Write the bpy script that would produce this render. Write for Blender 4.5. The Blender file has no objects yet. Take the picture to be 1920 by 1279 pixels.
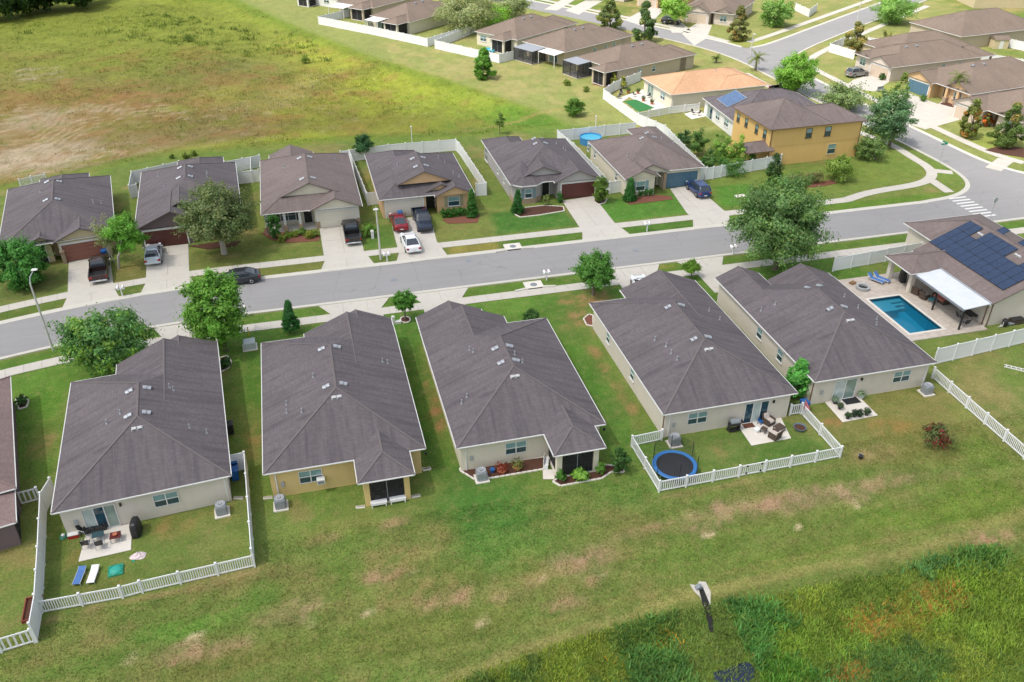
import bpy, math, random
import numpy as np
from mathutils import Matrix, Vector

# ------------------------------------------------------------------ camera, world, sun, exposure
scene = bpy.context.scene
rad = math.radians
FPX, PITCH, HC, YAW = 1592.4, 0.56928, 45.0, rad(14.35)     # focal length in photo pixels, pitch down, height, heading
cd = bpy.data.cameras.new('camera'); cam = bpy.data.objects.new('camera', cd)
scene.collection.objects.link(cam); scene.camera = cam
cd.sensor_width = 36.0; cd.lens = FPX / 1920 * 36.0; cd.clip_start = 0.5; cd.clip_end = 6000
cam.location = (0, 0, HC); cam.rotation_euler = (math.pi / 2 - PITCH, 0, -YAW)

SUN_EL = rad(60); SUN_DIR = (-0.955, -0.297)                # horizontal direction towards the sun
world = bpy.data.worlds.new('World'); scene.world = world; world.use_nodes = True
wn = world.node_tree; wn.nodes.clear()
sky = wn.nodes.new('ShaderNodeTexSky'); sky.sky_type = 'NISHITA'; sky.sun_disc = False
sky.sun_elevation = SUN_EL; sky.sun_rotation = math.atan2(SUN_DIR[0], SUN_DIR[1])
sky.air_density = 1.3; sky.dust_density = 3.5; sky.ozone_density = 1.0
bg = wn.nodes.new('ShaderNodeBackground'); bg.inputs[1].default_value = 0.15
wo = wn.nodes.new('ShaderNodeOutputWorld')
hs = wn.nodes.new('ShaderNodeHueSaturation'); hs.inputs['Saturation'].default_value = 0.5      # thin high cloud whitens the sky
wn.links.new(sky.outputs[0], hs.inputs['Color']); wn.links.new(hs.outputs[0], bg.inputs[0]); wn.links.new(bg.outputs[0], wo.inputs[0])
sd = bpy.data.lights.new('sun', 'SUN'); sd.energy = 2.35; sd.angle = rad(1.0); sd.color = (1.0, 0.95, 0.87)
sun = bpy.data.objects.new('sun', sd); scene.collection.objects.link(sun)
sv = Vector((SUN_DIR[0] * math.cos(SUN_EL), SUN_DIR[1] * math.cos(SUN_EL), math.sin(SUN_EL)))
sun.rotation_euler = sv.to_track_quat('Z', 'Y').to_euler(); sun.location = (0, 0, 200)
scene.render.engine = 'CYCLES'
scene.cycles.max_bounces = 6; scene.cycles.diffuse_bounces = 3; scene.cycles.transparent_max_bounces = 12
vs = scene.view_settings; vs.view_transform = 'Standard'; vs.look = 'None'; vs.exposure = 0.66; vs.gamma = 1.0

# ------------------------------------------------------------------ helpers
random.seed(7); RNG = np.random.default_rng(7)
COL = scene.collection
cP, sP, cY, sY = math.cos(PITCH), math.sin(PITCH), math.cos(YAW), math.sin(YAW)

def P(px, py, z=0.0):
    """point of the place at height z that a photo pixel shows"""
    X = (px - 960) / FPX; Y = (py - 639.5) / FPX
    d = (X, cP - sP * Y, -sP - cP * Y); t = (z - HC) / d[2]
    x, y = d[0] * t, d[1] * t
    return (x * cY + y * sY, -x * sY + y * cY)
def P3(px, py, z=0.0):
    a = P(px, py, z); return (a[0], a[1], z)
def depth_of(u, v, z):
    y = u * sY + v * cY; return y * cP - (z - HC) * sP
def pix(u, v, z):
    x = u * cY - v * sY; y = u * sY + v * cY; zz = z - HC
    d = y * cP - zz * sP
    return 960 + FPX * x / d, 639.5 - FPX * (y * sP + zz * cP) / d
def height_at(u, v, py):
    """height above (u, v) that lands on photo row py"""
    lo, hi = 0.0, 30.0
    for _ in range(40):
        m = (lo + hi) / 2
        if pix(u, v, m)[1] > py: lo = m
        else: hi = m
    return lo
def srgb(r, g, b):
    f = lambda c: (c / 255 / 12.92) if c / 255 <= 0.04045 else ((c / 255 + 0.055) / 1.055) ** 2.4
    return (f(r), f(g), f(b))

def tag(o, label=None, cat=None, group=None, kind=None):
    if label: o['label'] = label
    if cat: o['category'] = cat
    if group: o['group'] = group
    if kind: o['kind'] = kind
    return o
def empty(name, loc, rz=0.0, label=None, cat=None, group=None):
    o = bpy.data.objects.new(name, None); COL.objects.link(o)
    o.location = loc; o.rotation_euler = (0, 0, rz); o.empty_display_size = 0.3
    return tag(o, label, cat, group)
def link_mesh(name, me, parent=None, loc=None, rz=None):
    o = bpy.data.objects.new(name, me); COL.objects.link(o)
    if parent is not None: o.parent = parent
    if loc is not None: o.location = loc
    if rz is not None: o.rotation_euler = (0, 0, rz)
    return o
def copy_tree(o, parent=None):
    c = o.copy(); COL.objects.link(c); c.parent = parent
    for ch in list(o.children): copy_tree(ch, c)
    return c

class MB:
    """collects faces for ONE mesh"""
    def __init__(self): self.v = []; self.f = []; self.m = []; self.cur = 0
    def add(self, vs, fs):
        n = len(self.v); self.v.extend([tuple(p) for p in vs])
        for f in fs: self.f.append([n + i for i in f]); self.m.append(self.cur)
        return self
    def box(self, x0, x1, y0, y1, z0, z1):
        return self.add([(x0,y0,z0),(x1,y0,z0),(x1,y1,z0),(x0,y1,z0),(x0,y0,z1),(x1,y0,z1),(x1,y1,z1),(x0,y1,z1)],
                        [(3,2,1,0),(4,5,6,7),(0,1,5,4),(1,2,6,5),(2,3,7,6),(3,0,4,7)])
    def bbox(self, x0, x1, y0, y1, z0, z1, b):
        """box with chamfered upper and vertical edges"""
        pts = []
        def ring(i, z):
            return [(x0+b+i,y0+i,z),(x1-b-i,y0+i,z),(x1-i,y0+b+i,z),(x1-i,y1-b-i,z),(x1-b-i,y1-i,z),(x0+b+i,y1-i,z),(x0+i,y1-b-i,z),(x0+i,y0+b+i,z)]
        return self.loft([ring(0, z0), ring(0, z1 - b), ring(b * .7, z1)], cap=True)
    def loft(self, rings, cap=True, close=True):
        n = len(rings[0]); vs = [p for r in rings for p in r]; fs = []
        for k in range(len(rings) - 1):
            for i in range(n if close else n - 1):
                j = (i + 1) % n
                fs.append((k*n+i, k*n+j, (k+1)*n+j, (k+1)*n+i))
        if cap:
            fs.append(tuple(reversed(range(n)))); fs.append(tuple((len(rings)-1)*n + i for i in range(n)))
        return self.add(vs, fs)
    def prism(self, poly, z0, z1):
        return self.loft([[(p[0], p[1], z0) for p in poly], [(p[0], p[1], z1) for p in poly]])
    def poly(self, pts): return self.add(pts, [tuple(range(len(pts)))])
    def tube(self, pts, radii, n=6, cap=True):
        rings = []
        up = Vector((0, 0, 1))
        for i, p in enumerate(pts):
            a = Vector(pts[max(i-1, 0)]); b = Vector(pts[min(i+1, len(pts)-1)])
            t = (b - a).normalized() if (b - a).length > 1e-9 else up
            s = t.cross(Vector((1, 0, 0)) if abs(t.x) < .9 else Vector((0, 1, 0))).normalized(); w = t.cross(s)
            r = radii[i] if hasattr(radii, '__len__') else radii
            rings.append([tuple(Vector(p) + (s*math.cos(k*2*math.pi/n) + w*math.sin(k*2*math.pi/n))*r) for k in range(n)])
        return self.loft(rings, cap)
    def cyl(self, x, y, z0, z1, r, n=16, r2=None):
        r2 = r if r2 is None else r2
        ring = lambda q, z: [(x+q*math.cos(k*2*math.pi/n), y+q*math.sin(k*2*math.pi/n), z) for k in range(n)]
        return self.loft([ring(r, z0), ring(r2, z1)])
    def lathe(self, prof, x=0, y=0, n=20, cap=True):
        return self.loft([[(x+r*math.cos(k*2*math.pi/n), y+r*math.sin(k*2*math.pi/n), z) for k in range(n)] for r, z in prof], cap)
    def beam(self, a, b, w, h):
        """bar from a to b, w wide across, h high"""
        a, b = Vector(a), Vector(b); t = (b - a).normalized()
        s = t.cross(Vector((0, 0, 1)))
        s = s.normalized() if s.length > 1e-6 else Vector((1, 0, 0)); w_ = s * w / 2; u_ = s.cross(t) * h / 2
        return self.loft([[tuple(q + w_*i + u_*j) for i, j in ((-1,-1),(1,-1),(1,1),(-1,1))] for q in (a, b)])
    def mesh(self, name, mats, uv=False, smooth=False):
        me = bpy.data.meshes.new(name); me.from_pydata(self.v, [], self.f)
        for m in (mats if isinstance(mats, (list, tuple)) else [mats]): me.materials.append(m)
        if isinstance(mats, (list, tuple)) and len(mats) > 1:
            me.polygons.foreach_set('material_index', self.m)
        if smooth: me.polygons.foreach_set('use_smooth', [True] * len(me.polygons))
        if uv:
            lay = me.uv_layers.new(name='uv').data
            for p in me.polygons:
                nr = p.normal
                h = Vector((-nr.y, nr.x, 0)); h = h.normalized() if h.length > 1e-4 else Vector((1, 0, 0))
                t = nr.cross(h)
                for li in p.loop_indices:
                    co = me.vertices[me.loops[li].vertex_index].co
                    lay[li].uv = (co.dot(h), co.dot(t))
        me.validate(); me.update()
        return me
    def build(self, name, mats, parent=None, loc=None, rz=None, uv=False, smooth=False):
        return link_mesh(name, self.mesh(name, mats, uv, smooth), parent, loc, rz)

# ------------------------------------------------------------------ materials
MATS = {}
def nodes_of(name):
    m = bpy.data.materials.new(name); m.use_nodes = True; MATS[name] = m
    nt = m.node_tree; b = nt.nodes['Principled BSDF']
    return m, nt, b
def N(nt, t, **kw):
    n = nt.nodes.new('ShaderNode' + t)
    for k, v in kw.items():
        if k.startswith('i_'):
            key = k[2:]; n.inputs[int(key) if key.isdigit() else key.replace('_', ' ')].default_value = v
        else: setattr(n, k, v)
    return n
def mixc(nt, fac, a, b, mode='MIX'):
    n = N(nt, 'Mix', data_type='RGBA', blend_type=mode)
    for sock, val in ((n.inputs[0], fac), (n.inputs[6], a), (n.inputs[7], b)):
        if hasattr(val, 'is_linked') or hasattr(val, 'links'): nt.links.new(val, sock)
        elif isinstance(val, (int, float)): sock.default_value = val
        else: sock.default_value = (*val, 1) if len(val) == 3 else val
    return n.outputs[2]
def ramp(nt, src, stops):
    r = N(nt, 'ValToRGB'); nt.links.new(src, r.inputs[0]); e = r.color_ramp.elements
    while len(e) < len(stops): e.new(0.5)
    for el, (p, c) in zip(e, stops):
        el.position = p; el.color = (c, c, c, 1) if isinstance(c, (int, float)) else (*c, 1)
    return r.outputs[0]
def coords(nt, kind='Object', scale=(1, 1, 1)):
    tc = N(nt, 'TexCoord'); mp = N(nt, 'Mapping'); mp.inputs['Scale'].default_value = scale
    nt.links.new(tc.outputs[kind], mp.inputs[0]); return mp.outputs[0]
def noise(nt, vec, scale, detail=4, rough=0.6, dist=0.0):
    n = N(nt, 'TexNoise'); n.inputs['Scale'].default_value = scale; n.inputs['Detail'].default_value = detail
    n.inputs['Roughness'].default_value = rough; n.inputs['Distortion'].default_value = dist
    if vec is not None: nt.links.new(vec, n.inputs['Vector'])
    return n.outputs['Fac']
def bump(nt, b, h, strength, dist):
    n = N(nt, 'Bump'); n.inputs['Strength'].default_value = strength; n.inputs['Distance'].default_value = dist
    nt.links.new(h, n.inputs['Height']); nt.links.new(n.outputs[0], b.inputs['Normal'])

def plain(name, col, rough=0.6, metal=0.0, var=0.12, vscale=1.2, fine=20.0, spec=0.4, bmp=0.0, coat=0.0):
    """painted / plastic / metal surface with slight uneven wear"""
    m, nt, b = nodes_of(name); v = coords(nt)
    a = noise(nt, v, vscale, 5, 0.65); f = noise(nt, v, fine, 3, 0.7)
    lo = tuple(c * (1 - var) for c in col); hi = tuple(min(1, c * (1 + var * .7)) for c in col)
    c1 = mixc(nt, a, lo, hi)
    c2 = mixc(nt, 0.25 * min(1, var * 4), c1, mixc(nt, f, lo, hi))
    nt.links.new(c2, b.inputs['Base Color'])
    b.inputs['Roughness'].default_value = rough; b.inputs['Metallic'].default_value = metal
    b.inputs['Specular IOR Level'].default_value = spec; b.inputs['Coat Weight'].default_value = coat
    if bmp: bump(nt, b, f, bmp, 0.02)
    return m
def stucco(name, col):
    m, nt, b = nodes_of(name); v = coords(nt)
    big = noise(nt, v, .6, 4, .6); fine = noise(nt, v, 14, 4, .75)
    st = noise(nt, coords(nt, 'Object', (2.2, 2.2, .25)), 1.0, 4, .6)
    c = mixc(nt, big, tuple(x * .88 for x in col), tuple(min(1, x * 1.06) for x in col))
    c = mixc(nt, ramp(nt, st, [(.45, 0.0), (.85, .30)]), c, tuple(x * .72 for x in col))
    c = mixc(nt, .18, c, mixc(nt, fine, tuple(x * .7 for x in col), tuple(min(1, x * 1.2) for x in col)))
    nt.links.new(c, b.inputs['Base Color']); b.inputs['Roughness'].default_value = .9
    b.inputs['Specular IOR Level'].default_value = .2; bump(nt, b, fine, .35, .02)
    return m
def shingle(name, col, stain=.5):
    """asphalt shingle: courses, tabs, blended granules, streaks running down the slope (uv in metres)"""
    m, nt, b = nodes_of(name)
    uv = N(nt, 'UVMap').outputs[0]; ob = coords(nt)
    br = N(nt, 'TexBrick'); nt.links.new(uv, br.inputs['Vector'])
    br.inputs['Scale'].default_value = 1.0; br.inputs['Brick Width'].default_value = .34; br.inputs['Row Height'].default_value = .15
    br.inputs['Mortar Size'].default_value = .012; br.inputs['Mortar Smooth'].default_value = .3; br.inputs['Bias'].default_value = 0
    br.inputs['Color1'].default_value = (.82, .82, .82, 1); br.inputs['Color2'].default_value = (1.16, 1.14, 1.15, 1); br.inputs['Mortar'].default_value = (.68, .68, .68, 1)
    gr = noise(nt, ob, 26, 3, .8); big = noise(nt, ob, .22, 4, .6)
    mp = N(nt, 'Mapping'); nt.links.new(uv, mp.inputs[0]); mp.inputs['Scale'].default_value = (1.7, .13, 1)
    stk = noise(nt, mp.outputs[0], 1.3, 5, .65, .4)
    c = mixc(nt, ramp(nt, big, [(.3, 0.0), (.7, 1.0)]), tuple(x * .86 for x in col), tuple(x * 1.14 for x in col))
    c = mixc(nt, .85, c, br.outputs['Color'], 'MULTIPLY')
    c = mixc(nt, ramp(nt, gr, [(.3, 0.0), (.75, .55)]), c, tuple(x * 1.45 for x in col))
    c = mixc(nt, ramp(nt, stk, [(.46, 0.0), (.66, stain)]), c, tuple(x * .55 for x in (col[0]*.95, col[1], col[2]*1.05)))
    nt.links.new(c, b.inputs['Base Color']); b.inputs['Roughness'].default_value = .92; b.inputs['Specular IOR Level'].default_value = .25
    h = mixc(nt, .5, br.outputs['Fac'], gr); bump(nt, b, h, .4, .02)
    return m
def concrete(name, col, stain=.25):
    m, nt, b = nodes_of(name); v = coords(nt)
    a = noise(nt, v, .35, 5, .65); f = noise(nt, v, 9, 4, .75); s = noise(nt, v, 1.1, 5, .7, .6)
    c = mixc(nt, a, tuple(x * .85 for x in col), tuple(min(1, x * 1.08) for x in col))
    c = mixc(nt, ramp(nt, s, [(.52, 0.0), (.75, stain)]), c, tuple(x * .55 for x in col))
    c = mixc(nt, .2, c, mixc(nt, f, tuple(x * .6 for x in col), tuple(min(1, x * 1.2) for x in col)))
    nt.links.new(c, b.inputs['Base Color']); b.inputs['Roughness'].default_value = .9; b.inputs['Specular IOR Level'].default_value = .25
    bump(nt, b, f, .25, .01)
    return m
def glass(name, col, rough=.06):
    m, nt, b = nodes_of(name)
    v = coords(nt); a = noise(nt, v, 1.1, 2, .5)
    nt.links.new(mixc(nt, a, tuple(x * .6 for x in col), tuple(min(1, x * 1.3) for x in col)), b.inputs['Base Color'])
    b.inputs['Roughness'].default_value = rough; b.inputs['Specular IOR Level'].default_value = .8
    return m
def screen_mat(name, col, alpha):
    m, nt, b = nodes_of(name); b.inputs['Base Color'].default_value = (*col, 1); b.inputs['Roughness'].default_value = .8
    t = N(nt, 'BsdfTransparent'); mx = N(nt, 'MixShader'); mx.inputs[0].default_value = alpha
    nt.links.new(t.outputs[0], mx.inputs[1]); nt.links.new(b.outputs[0], mx.inputs[2])
    nt.links.new(mx.outputs[0], nt.nodes['Material Output'].inputs['Surface'])
    return m
def leafmat(name, transl=.35, rough=.55):
    """leaf colour comes from each leaf's own tint"""
    m, nt, b = nodes_of(name)
    at = N(nt, 'Attribute', attribute_name='tint'); c = at.outputs['Color']
    nt.links.new(c, b.inputs['Base Color']); b.inputs['Roughness'].default_value = rough; b.inputs['Specular IOR Level'].default_value = .3
    tr = N(nt, 'BsdfTranslucent'); nt.links.new(mixc(nt, 1.0, c, (1.0, 1.15, .55), 'MULTIPLY'), tr.inputs[0])
    mx = N(nt, 'MixShader'); mx.inputs[0].default_value = transl
    nt.links.new(b.outputs[0], mx.inputs[1]); nt.links.new(tr.outputs[0], mx.inputs[2])
    nt.links.new(mx.outputs[0], nt.nodes['Material Output'].inputs['Surface'])
    return m

ROOF = shingle('shingle_umber', (.114, .100, .106), .55)
ROOF_B = shingle('shingle_taupe', (.160, .130, .122), .35)
ROOF_F = shingle('shingle_brown', (.170, .132, .106), .25)
ROOF_O = shingle('shingle_terracotta', (.43, .26, .155), .15)
ST_BEIGE = stucco('stucco_beige', (.61, .56, .48)); ST_YEL = stucco('stucco_mustard', (.64, .48, .21))
ST_CREAM = stucco('stucco_cream', (.66, .61, .49)); ST_ORANGE = stucco('stucco_apricot', (.62, .42, .24))
ST_GREY = stucco('stucco_grey', (.40, .38, .37)); ST_MAUVE = stucco('stucco_mauve', (.165, .125, .13))
ST_AMBER = stucco('stucco_amber', (.68, .45, .17)); ST_WHITE = stucco('stucco_white', (.70, .69, .67))
ST_TAN = stucco('stucco_tan', (.48, .41, .31)); ST_SAND = stucco('stucco_sand', (.56, .47, .30)); ST_PEACH = stucco('stucco_peach', (.60, .52, .46))
WHITE = plain('white_vinyl', (.74, .75, .75), .5, var=.16, vscale=.7); TRIM = plain('white_trim', (.66, .66, .64), .5, var=.08)
RAKE = plain('taupe_rake', (.13, .108, .10), .7)
BROWN_TRIM = plain('brown_trim', (.16, .10, .065), .5)
CREAM_DOOR = plain('cream_door', (.66, .62, .52), .5, var=.06); MAROON = plain('maroon_door', (.105, .032, .026), .5, var=.15)
FADED_RED = plain('faded_red_door', (.25, .105, .075), .6, var=.2); BLUE_DOOR = plain('blue_door', (.085, .17, .235), .5, var=.1)
TAN_DOOR = plain('tan_door', (.56, .46, .36), .5, var=.06)
GL_UP = glass('glass_upper', (.20, .34, .35)); GL_LO = glass('glass_insect_screen', (.03, .07, .085), .2); GL_DARK = glass('glass_dark', (.012, .055, .085))  # upper panes are a paler teal than the lower ones
GL_SLIDE = glass('glass_sliding', (.22, .30, .26)); GL_CURT = glass('glass_curtain', (.42, .50, .48))
DARK = plain('dark_opening', (.018, .018, .018), .8); BLACK = plain('black_plastic', (.022, .022, .024), .45, var=.3)
METAL = plain('galvanised_metal', (.42, .44, .47), .5, .45, var=.2); GREYM = plain('grey_paint', (.20, .22, .24), .45, var=.15)
SCREEN = screen_mat('insect_screen', (.02, .02, .022), .66); CAGE = screen_mat('cage_screen', (.05, .05, .055), .42)
RIDGE = plain('ridge_shingle', (.138, .119, .120), .9, var=.25, vscale=2.5, fine=30)
CONC = concrete('concrete_walk', (.50, .47, .42)); CONC_D = concrete('concrete_drive', (.50, .47, .42), .4); KERB = concrete('concrete_kerb', (.52, .50, .44), .25)
SLAB = concrete('concrete_patio', (.64, .60, .54), .15)
STONE = concrete('stone_veneer', (.36, .27, .19), .5); MULCH = plain('bark_mulch', (.085, .036, .022), .95, var=.5, vscale=6, fine=30, bmp=.8)
REDMULCH = plain('red_mulch', (.18, .07, .045), .95, var=.4, vscale=6, fine=30, bmp=.8)
BARK = plain('bark', (.16, .13, .105), .9, var=.35, vscale=5, fine=25, bmp=.6)
LEAF = leafmat('leaf', .42); NEEDLE = leafmat('grass_blade', .4, .6)
RED = plain('red_plastic', (.42, .03, .025), .4); BLUE = plain('blue_plastic', (.02, .10, .30), .35, var=.15)
BLUEFAB = plain('blue_fabric', (.075, .17, .40), .8, var=.2); GREENP = plain('green_plastic', (.02, .26, .16), .4); PINK = plain('pink_fabric', (.62, .19, .23), .8, var=.15)
WICKER = plain('brown_wicker', (.075, .052, .04), .7, var=.4, vscale=8, fine=40, bmp=.5); CUSHION = plain('beige_cushion', (.50, .44, .40), .85, var=.1)
REDCUSH = plain('coral_cushion', (.50, .17, .14), .85, var=.15)
TERRA = plain('terracotta', (.42, .14, .07), .8, var=.2); WOOD = plain('wood', (.28, .17, .09), .7, var=.3, vscale=4)
TYRE = plain('tyre_rubber', (.016, .016, .017), .8); RIM = plain('alloy_rim', (.48, .49, .50), .3, .8); CHROME = plain('chrome', (.65, .66, .68), .15, 1.0)
LAMP_R = plain('tail_lamp', (.30, .012, .012), .25); LAMP_W = plain('head_lamp', (.72, .74, .76), .15)
CARGLASS = glass('car_glass', (.035, .045, .055), .03)
SIGN_G = plain('sign_green', (.015, .22, .14), .4); SIGN_R = plain('sign_red', (.50, .02, .025), .4)
# ------------------------------------------------------------------ the ground
def vnoise(x, y, cell, seed):
    r = np.random.default_rng(seed); T = r.random((257, 257))
    X = x / cell + 61.3; Y = y / cell + 37.7
    i = np.floor(X).astype(int); j = np.floor(Y).astype(int); fx = X - i; fy = Y - j
    fx = fx*fx*(3-2*fx); fy = fy*fy*(3-2*fy); i %= 256; j %= 256
    return (T[i, j]*(1-fx) + T[i+1, j]*fx)*(1-fy) + (T[i, j+1]*(1-fx) + T[i+1, j+1]*fx)*fy
def fbm(x, y, cell, seed, o=4, g=.55):
    s = 0; a = 1; t = 0
    for k in range(o):
        s = s + a * vnoise(x, y, cell / 2**k, seed + k); t += a; a *= g
    return s / t
def sstep(a, b, x):
    t = np.clip((x - a) / (b - a), 0, 1); return t*t*(3-2*t)
def sdist(poly, X, Y):
    """signed distance to a polygon, positive inside"""
    d = np.full(X.shape, 1e9); ins = np.zeros(X.shape, bool); n = len(poly)
    for k in range(n):
        (ax, ay), (bx, by) = poly[k], poly[(k+1) % n]
        ex, ey = bx-ax, by-ay; L = ex*ex + ey*ey + 1e-12
        t = np.clip(((X-ax)*ex + (Y-ay)*ey)/L, 0, 1)
        d = np.minimum(d, (X-ax-t*ex)**2 + (Y-ay-t*ey)**2)
        c = ((ay > Y) != (by > Y)) & (X < (bx-ax)*(Y-ay)/((by-ay) if by != ay else 1e-9) + ax)
        ins ^= c
    d = np.sqrt(d); return np.where(ins, d, -d)
def pdist(line, X, Y):
    d = np.full(X.shape, 1e9)
    for (ax, ay), (bx, by) in zip(line[:-1], line[1:]):
        ex, ey = bx-ax, by-ay; L = ex*ex + ey*ey + 1e-12
        t = np.clip(((X-ax)*ex + (Y-ay)*ey)/L, 0, 1)
        d = np.minimum(d, (X-ax-t*ex)**2 + (Y-ay-t*ey)**2)
    return np.sqrt(d)
PX = lambda pts: [P(*p) for p in pts]

FIELD = PX([(-260,420),(0,352),(120,330),(240,303),(330,290),(480,276),(640,262),(860,256),(960,244),(1060,236),(1000,205),(860,160),(700,110),(560,55),(440,0)]) + [(-35,262),(-80,285),(-170,300)]
POND = PX([(1990,1085),(1920,1045),(1870,1022),(1800,1030),(1650,1075),(1480,1110),(1340,1130),(1200,1162),(1100,1190),(1000,1222),(850,1279)]) + [(-3,29),(0,8),(70,0),(70,20)]
def ground_z(X, Y):
    z = -0.9 * sstep(0, 7, sdist(FIELD, X, Y)) - 1.0 * sstep(0, 5, sdist(POND, X, Y))
    return z + np.where(z < -0.05, .25*(fbm(X, Y, 6, 5)-.5), 0)

def axis(a, b, fine, lo, hi, mid):
    core = np.arange(a, b, fine); out = [core]
    for s, e, st in mid: out.append(np.arange(s, e, st))
    out.append(np.array(lo)); out.append(np.array(hi))
    return np.unique(np.round(np.concatenate(out), 3))
gu = axis(-42, 102, .5, [-4000,-2000,-1000,-500,-300,-220,-180], [300,400,600,1000,2000,4000], [(-150,-42,.9),(102,250,2.0)])
gv = axis(20, 132, .45, [-3000,-1000,-400,-150,-60,-30,-10,0,8,14], [330,360,420,600,1000,2000,4500], [(132,300,.9)])
GX, GY = np.meshgrid(gu, gv, indexing='ij')
_c = np.array(srgb(106, 122, 60)); GC = np.ones(GX.shape + (3,)) * _c
def mixin(mask, rgb):
    c = np.array(srgb(*rgb)); GC[...] = GC*(1-mask[..., None]) + c*mask[..., None]
N1 = fbm(GX, GY, 9, 11); N2 = fbm(GX, GY, 3.2, 21); N3 = fbm(GX, GY, 1.3, 31); N4 = fbm(GX, GY, 22, 41); N5 = fbm(GX, GY, .9, 51, 3)
def zone(px, rgb, s=1.0, soft=.5, nz=0.0, uvp=False, n=N2):
    d = sdist(px if uvp else PX(px), GX, GY)
    mixin(s * sstep(-soft, soft, d + nz*(n-.5)*2), rgb)
def blot(x, y, rx, ry, rgb, s=.6, uvp=False):
    """an uneven patch of drier or lusher turf, or painted fence shade; x, y is a photo pixel, radii in metres"""
    c = (x, y) if uvp else P(x, y)
    q = np.sqrt(((GX-c[0])/rx)**2 + ((GY-c[1])/ry)**2)
    fleck = .35+.85*sstep(.40, .62, N5) if rgb[0] > rgb[1]+8 else 1.0      # dry turf is broken up by green blades
    mixin(np.clip(s * sstep(1.15, .25, q + (N2-.5)*1.7 + (N3-.5)*.8)*fleck, 0, 1), rgb)
def trail(px, w, rgb, s=.5, uvp=False):
    d = pdist(px if uvp else PX(px), GX, GY) + (N3-.5)*w*1.2
    mixin(s * sstep(w, w*.2, d), rgb)
DRY = (150, 126, 88); TANN = (168, 136, 112); LUSH = (72, 112, 46); GREEN = (88, 126, 50); OLIVE = (118, 120, 62)
# broad lawns
mixin(.55*sstep(.50, .68, N1), (96, 124, 52)); mixin(.5*sstep(.52, .68, N4), (122, 124, 66))
mixin(.45*sstep(.54, .72, N2), DRY)
# mown strip behind the houses and the sloping edge of the wet basin
R = lambda a, b, c, d: [(a, c), (b, c), (b, d), (a, d)]
zone(R(-60, 120, 33, 42), (112, 122, 60), .45, 3, 2, True)
for x, y, rx, ry, c, s in [(1450,945,6,1.6,TANN,.85),(1560,930,5,1.3,(165,138,112),.7),(1330,965,3,1.4,TANN,.7),(1100,1050,5,2,TANN,.7),(1010,1090,4,1.6,DRY,.6),(1650,905,4,1,TANN,.6),
        (760,1045,4,2.4,DRY,.55),(560,1135,3,1.6,TANN,.6),(790,1110,4,1.5,DRY,.6),(330,1225,3,.8,TANN,.55),(640,990,3,1.5,OLIVE,.6),(200,1195,2.5,1,DRY,.5),
        (905,955,4.5,4,LUSH,.9),(930,1010,4,3,(80,122,52),.7),(1180,930,3.5,3,(84,122,50),.7),(1000,1030,5,2,(92,124,54),.6),(480,1120,3,2,GREEN,.6),(330,1180,4,.9,(92,132,52),.7),(150,1250,4,1,(92,124,50),.6),
        (1720,965,7,1.2,(104,128,50),.8),(1560,1030,7,1,(108,128,54),.7),(1860,930,5,3,(104,126,48),.8),(1300,1040,6,1.3,(100,122,54),.6),(820,1180,6,2,(112,118,58),.6),(620,1220,5,2,(108,116,56),.5),
        (870,920,1.6,4,(70,108,46),.7),(1850,740,4,5,(138,128,82),.75),(1800,690,5,2,(112,122,62),.5),(1890,820,3,4,(132,124,76),.6),(440,1240,4,1.2,(118,112,62),.5)]:
    blot(x, y, rx, ry, c, s)
trail([(840,1278),(1000,1212),(1150,1165),(1300,1112),(1500,1072),(1700,1035),(1920,965)], .7, (158,146,92), .6)
trail([(980,1180),(1200,1120),(1400,1065),(1600,1025),(1800,985),(1920,955)], .35, (150,136,84), .35)
trail([(900,1130),(1150,1060),(1400,1000),(1650,955),(1920,890)], .5, (98,124,50), .45)
# side gaps between the houses
zone(R(-9.5,-5.5,52,70), (92,114,52), .8, .5, .4, True); blot(-7.3,58.5,1.1,4.5,(128,108,66),.8,True); blot(-7.2,66,1.5,4,(76,114,44),.8,True)
zone(R(6,8.5,50,75), (78,110,44), .9, .4, .3, True); blot(8.05,60,.45,7,(138,104,70),.9,True); blot(6.7,54,.8,5,(66,100,40),.7,True)
zone(R(20.4,25.4,48,70), (84,118,48), .75, .6, .4, True); blot(24.7,58,.8,9,(140,118,76),.85,True); blot(22.6,58,1.2,9,(78,122,46),.6,True); blot(24,70.5,2.6,3.4,(150,116,80),.95,True); blot(21.3,64,1,5,(96,124,40),.6,True)
zone(R(37.7,39.9,51,76), (80,98,48), .7, .4, .3, True)
zone(PX([(0,715),(130,690),(100,900),(35,900)]), (90,122,48), .85, .6, .5, True); blot(75,830,1.3,4,(132,112,74),.85); blot(90,760,1.2,3.5,(84,126,42),.7); blot(40,760,1,3.5,(88,128,44),.6)
zone(R(-34,-8,70,76.3), (88,122,48), .85, .6, .4, True); zone(R(-8,60,69.5,76.3), (80,116,46), .85, .6, .4, True)
blot(950,572,3,2,(100,132,54),.6); blot(1100,560,3.2,2.5,(150,118,82),.85); blot(1090,600,1.6,2.4,(146,116,80),.8)
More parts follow.
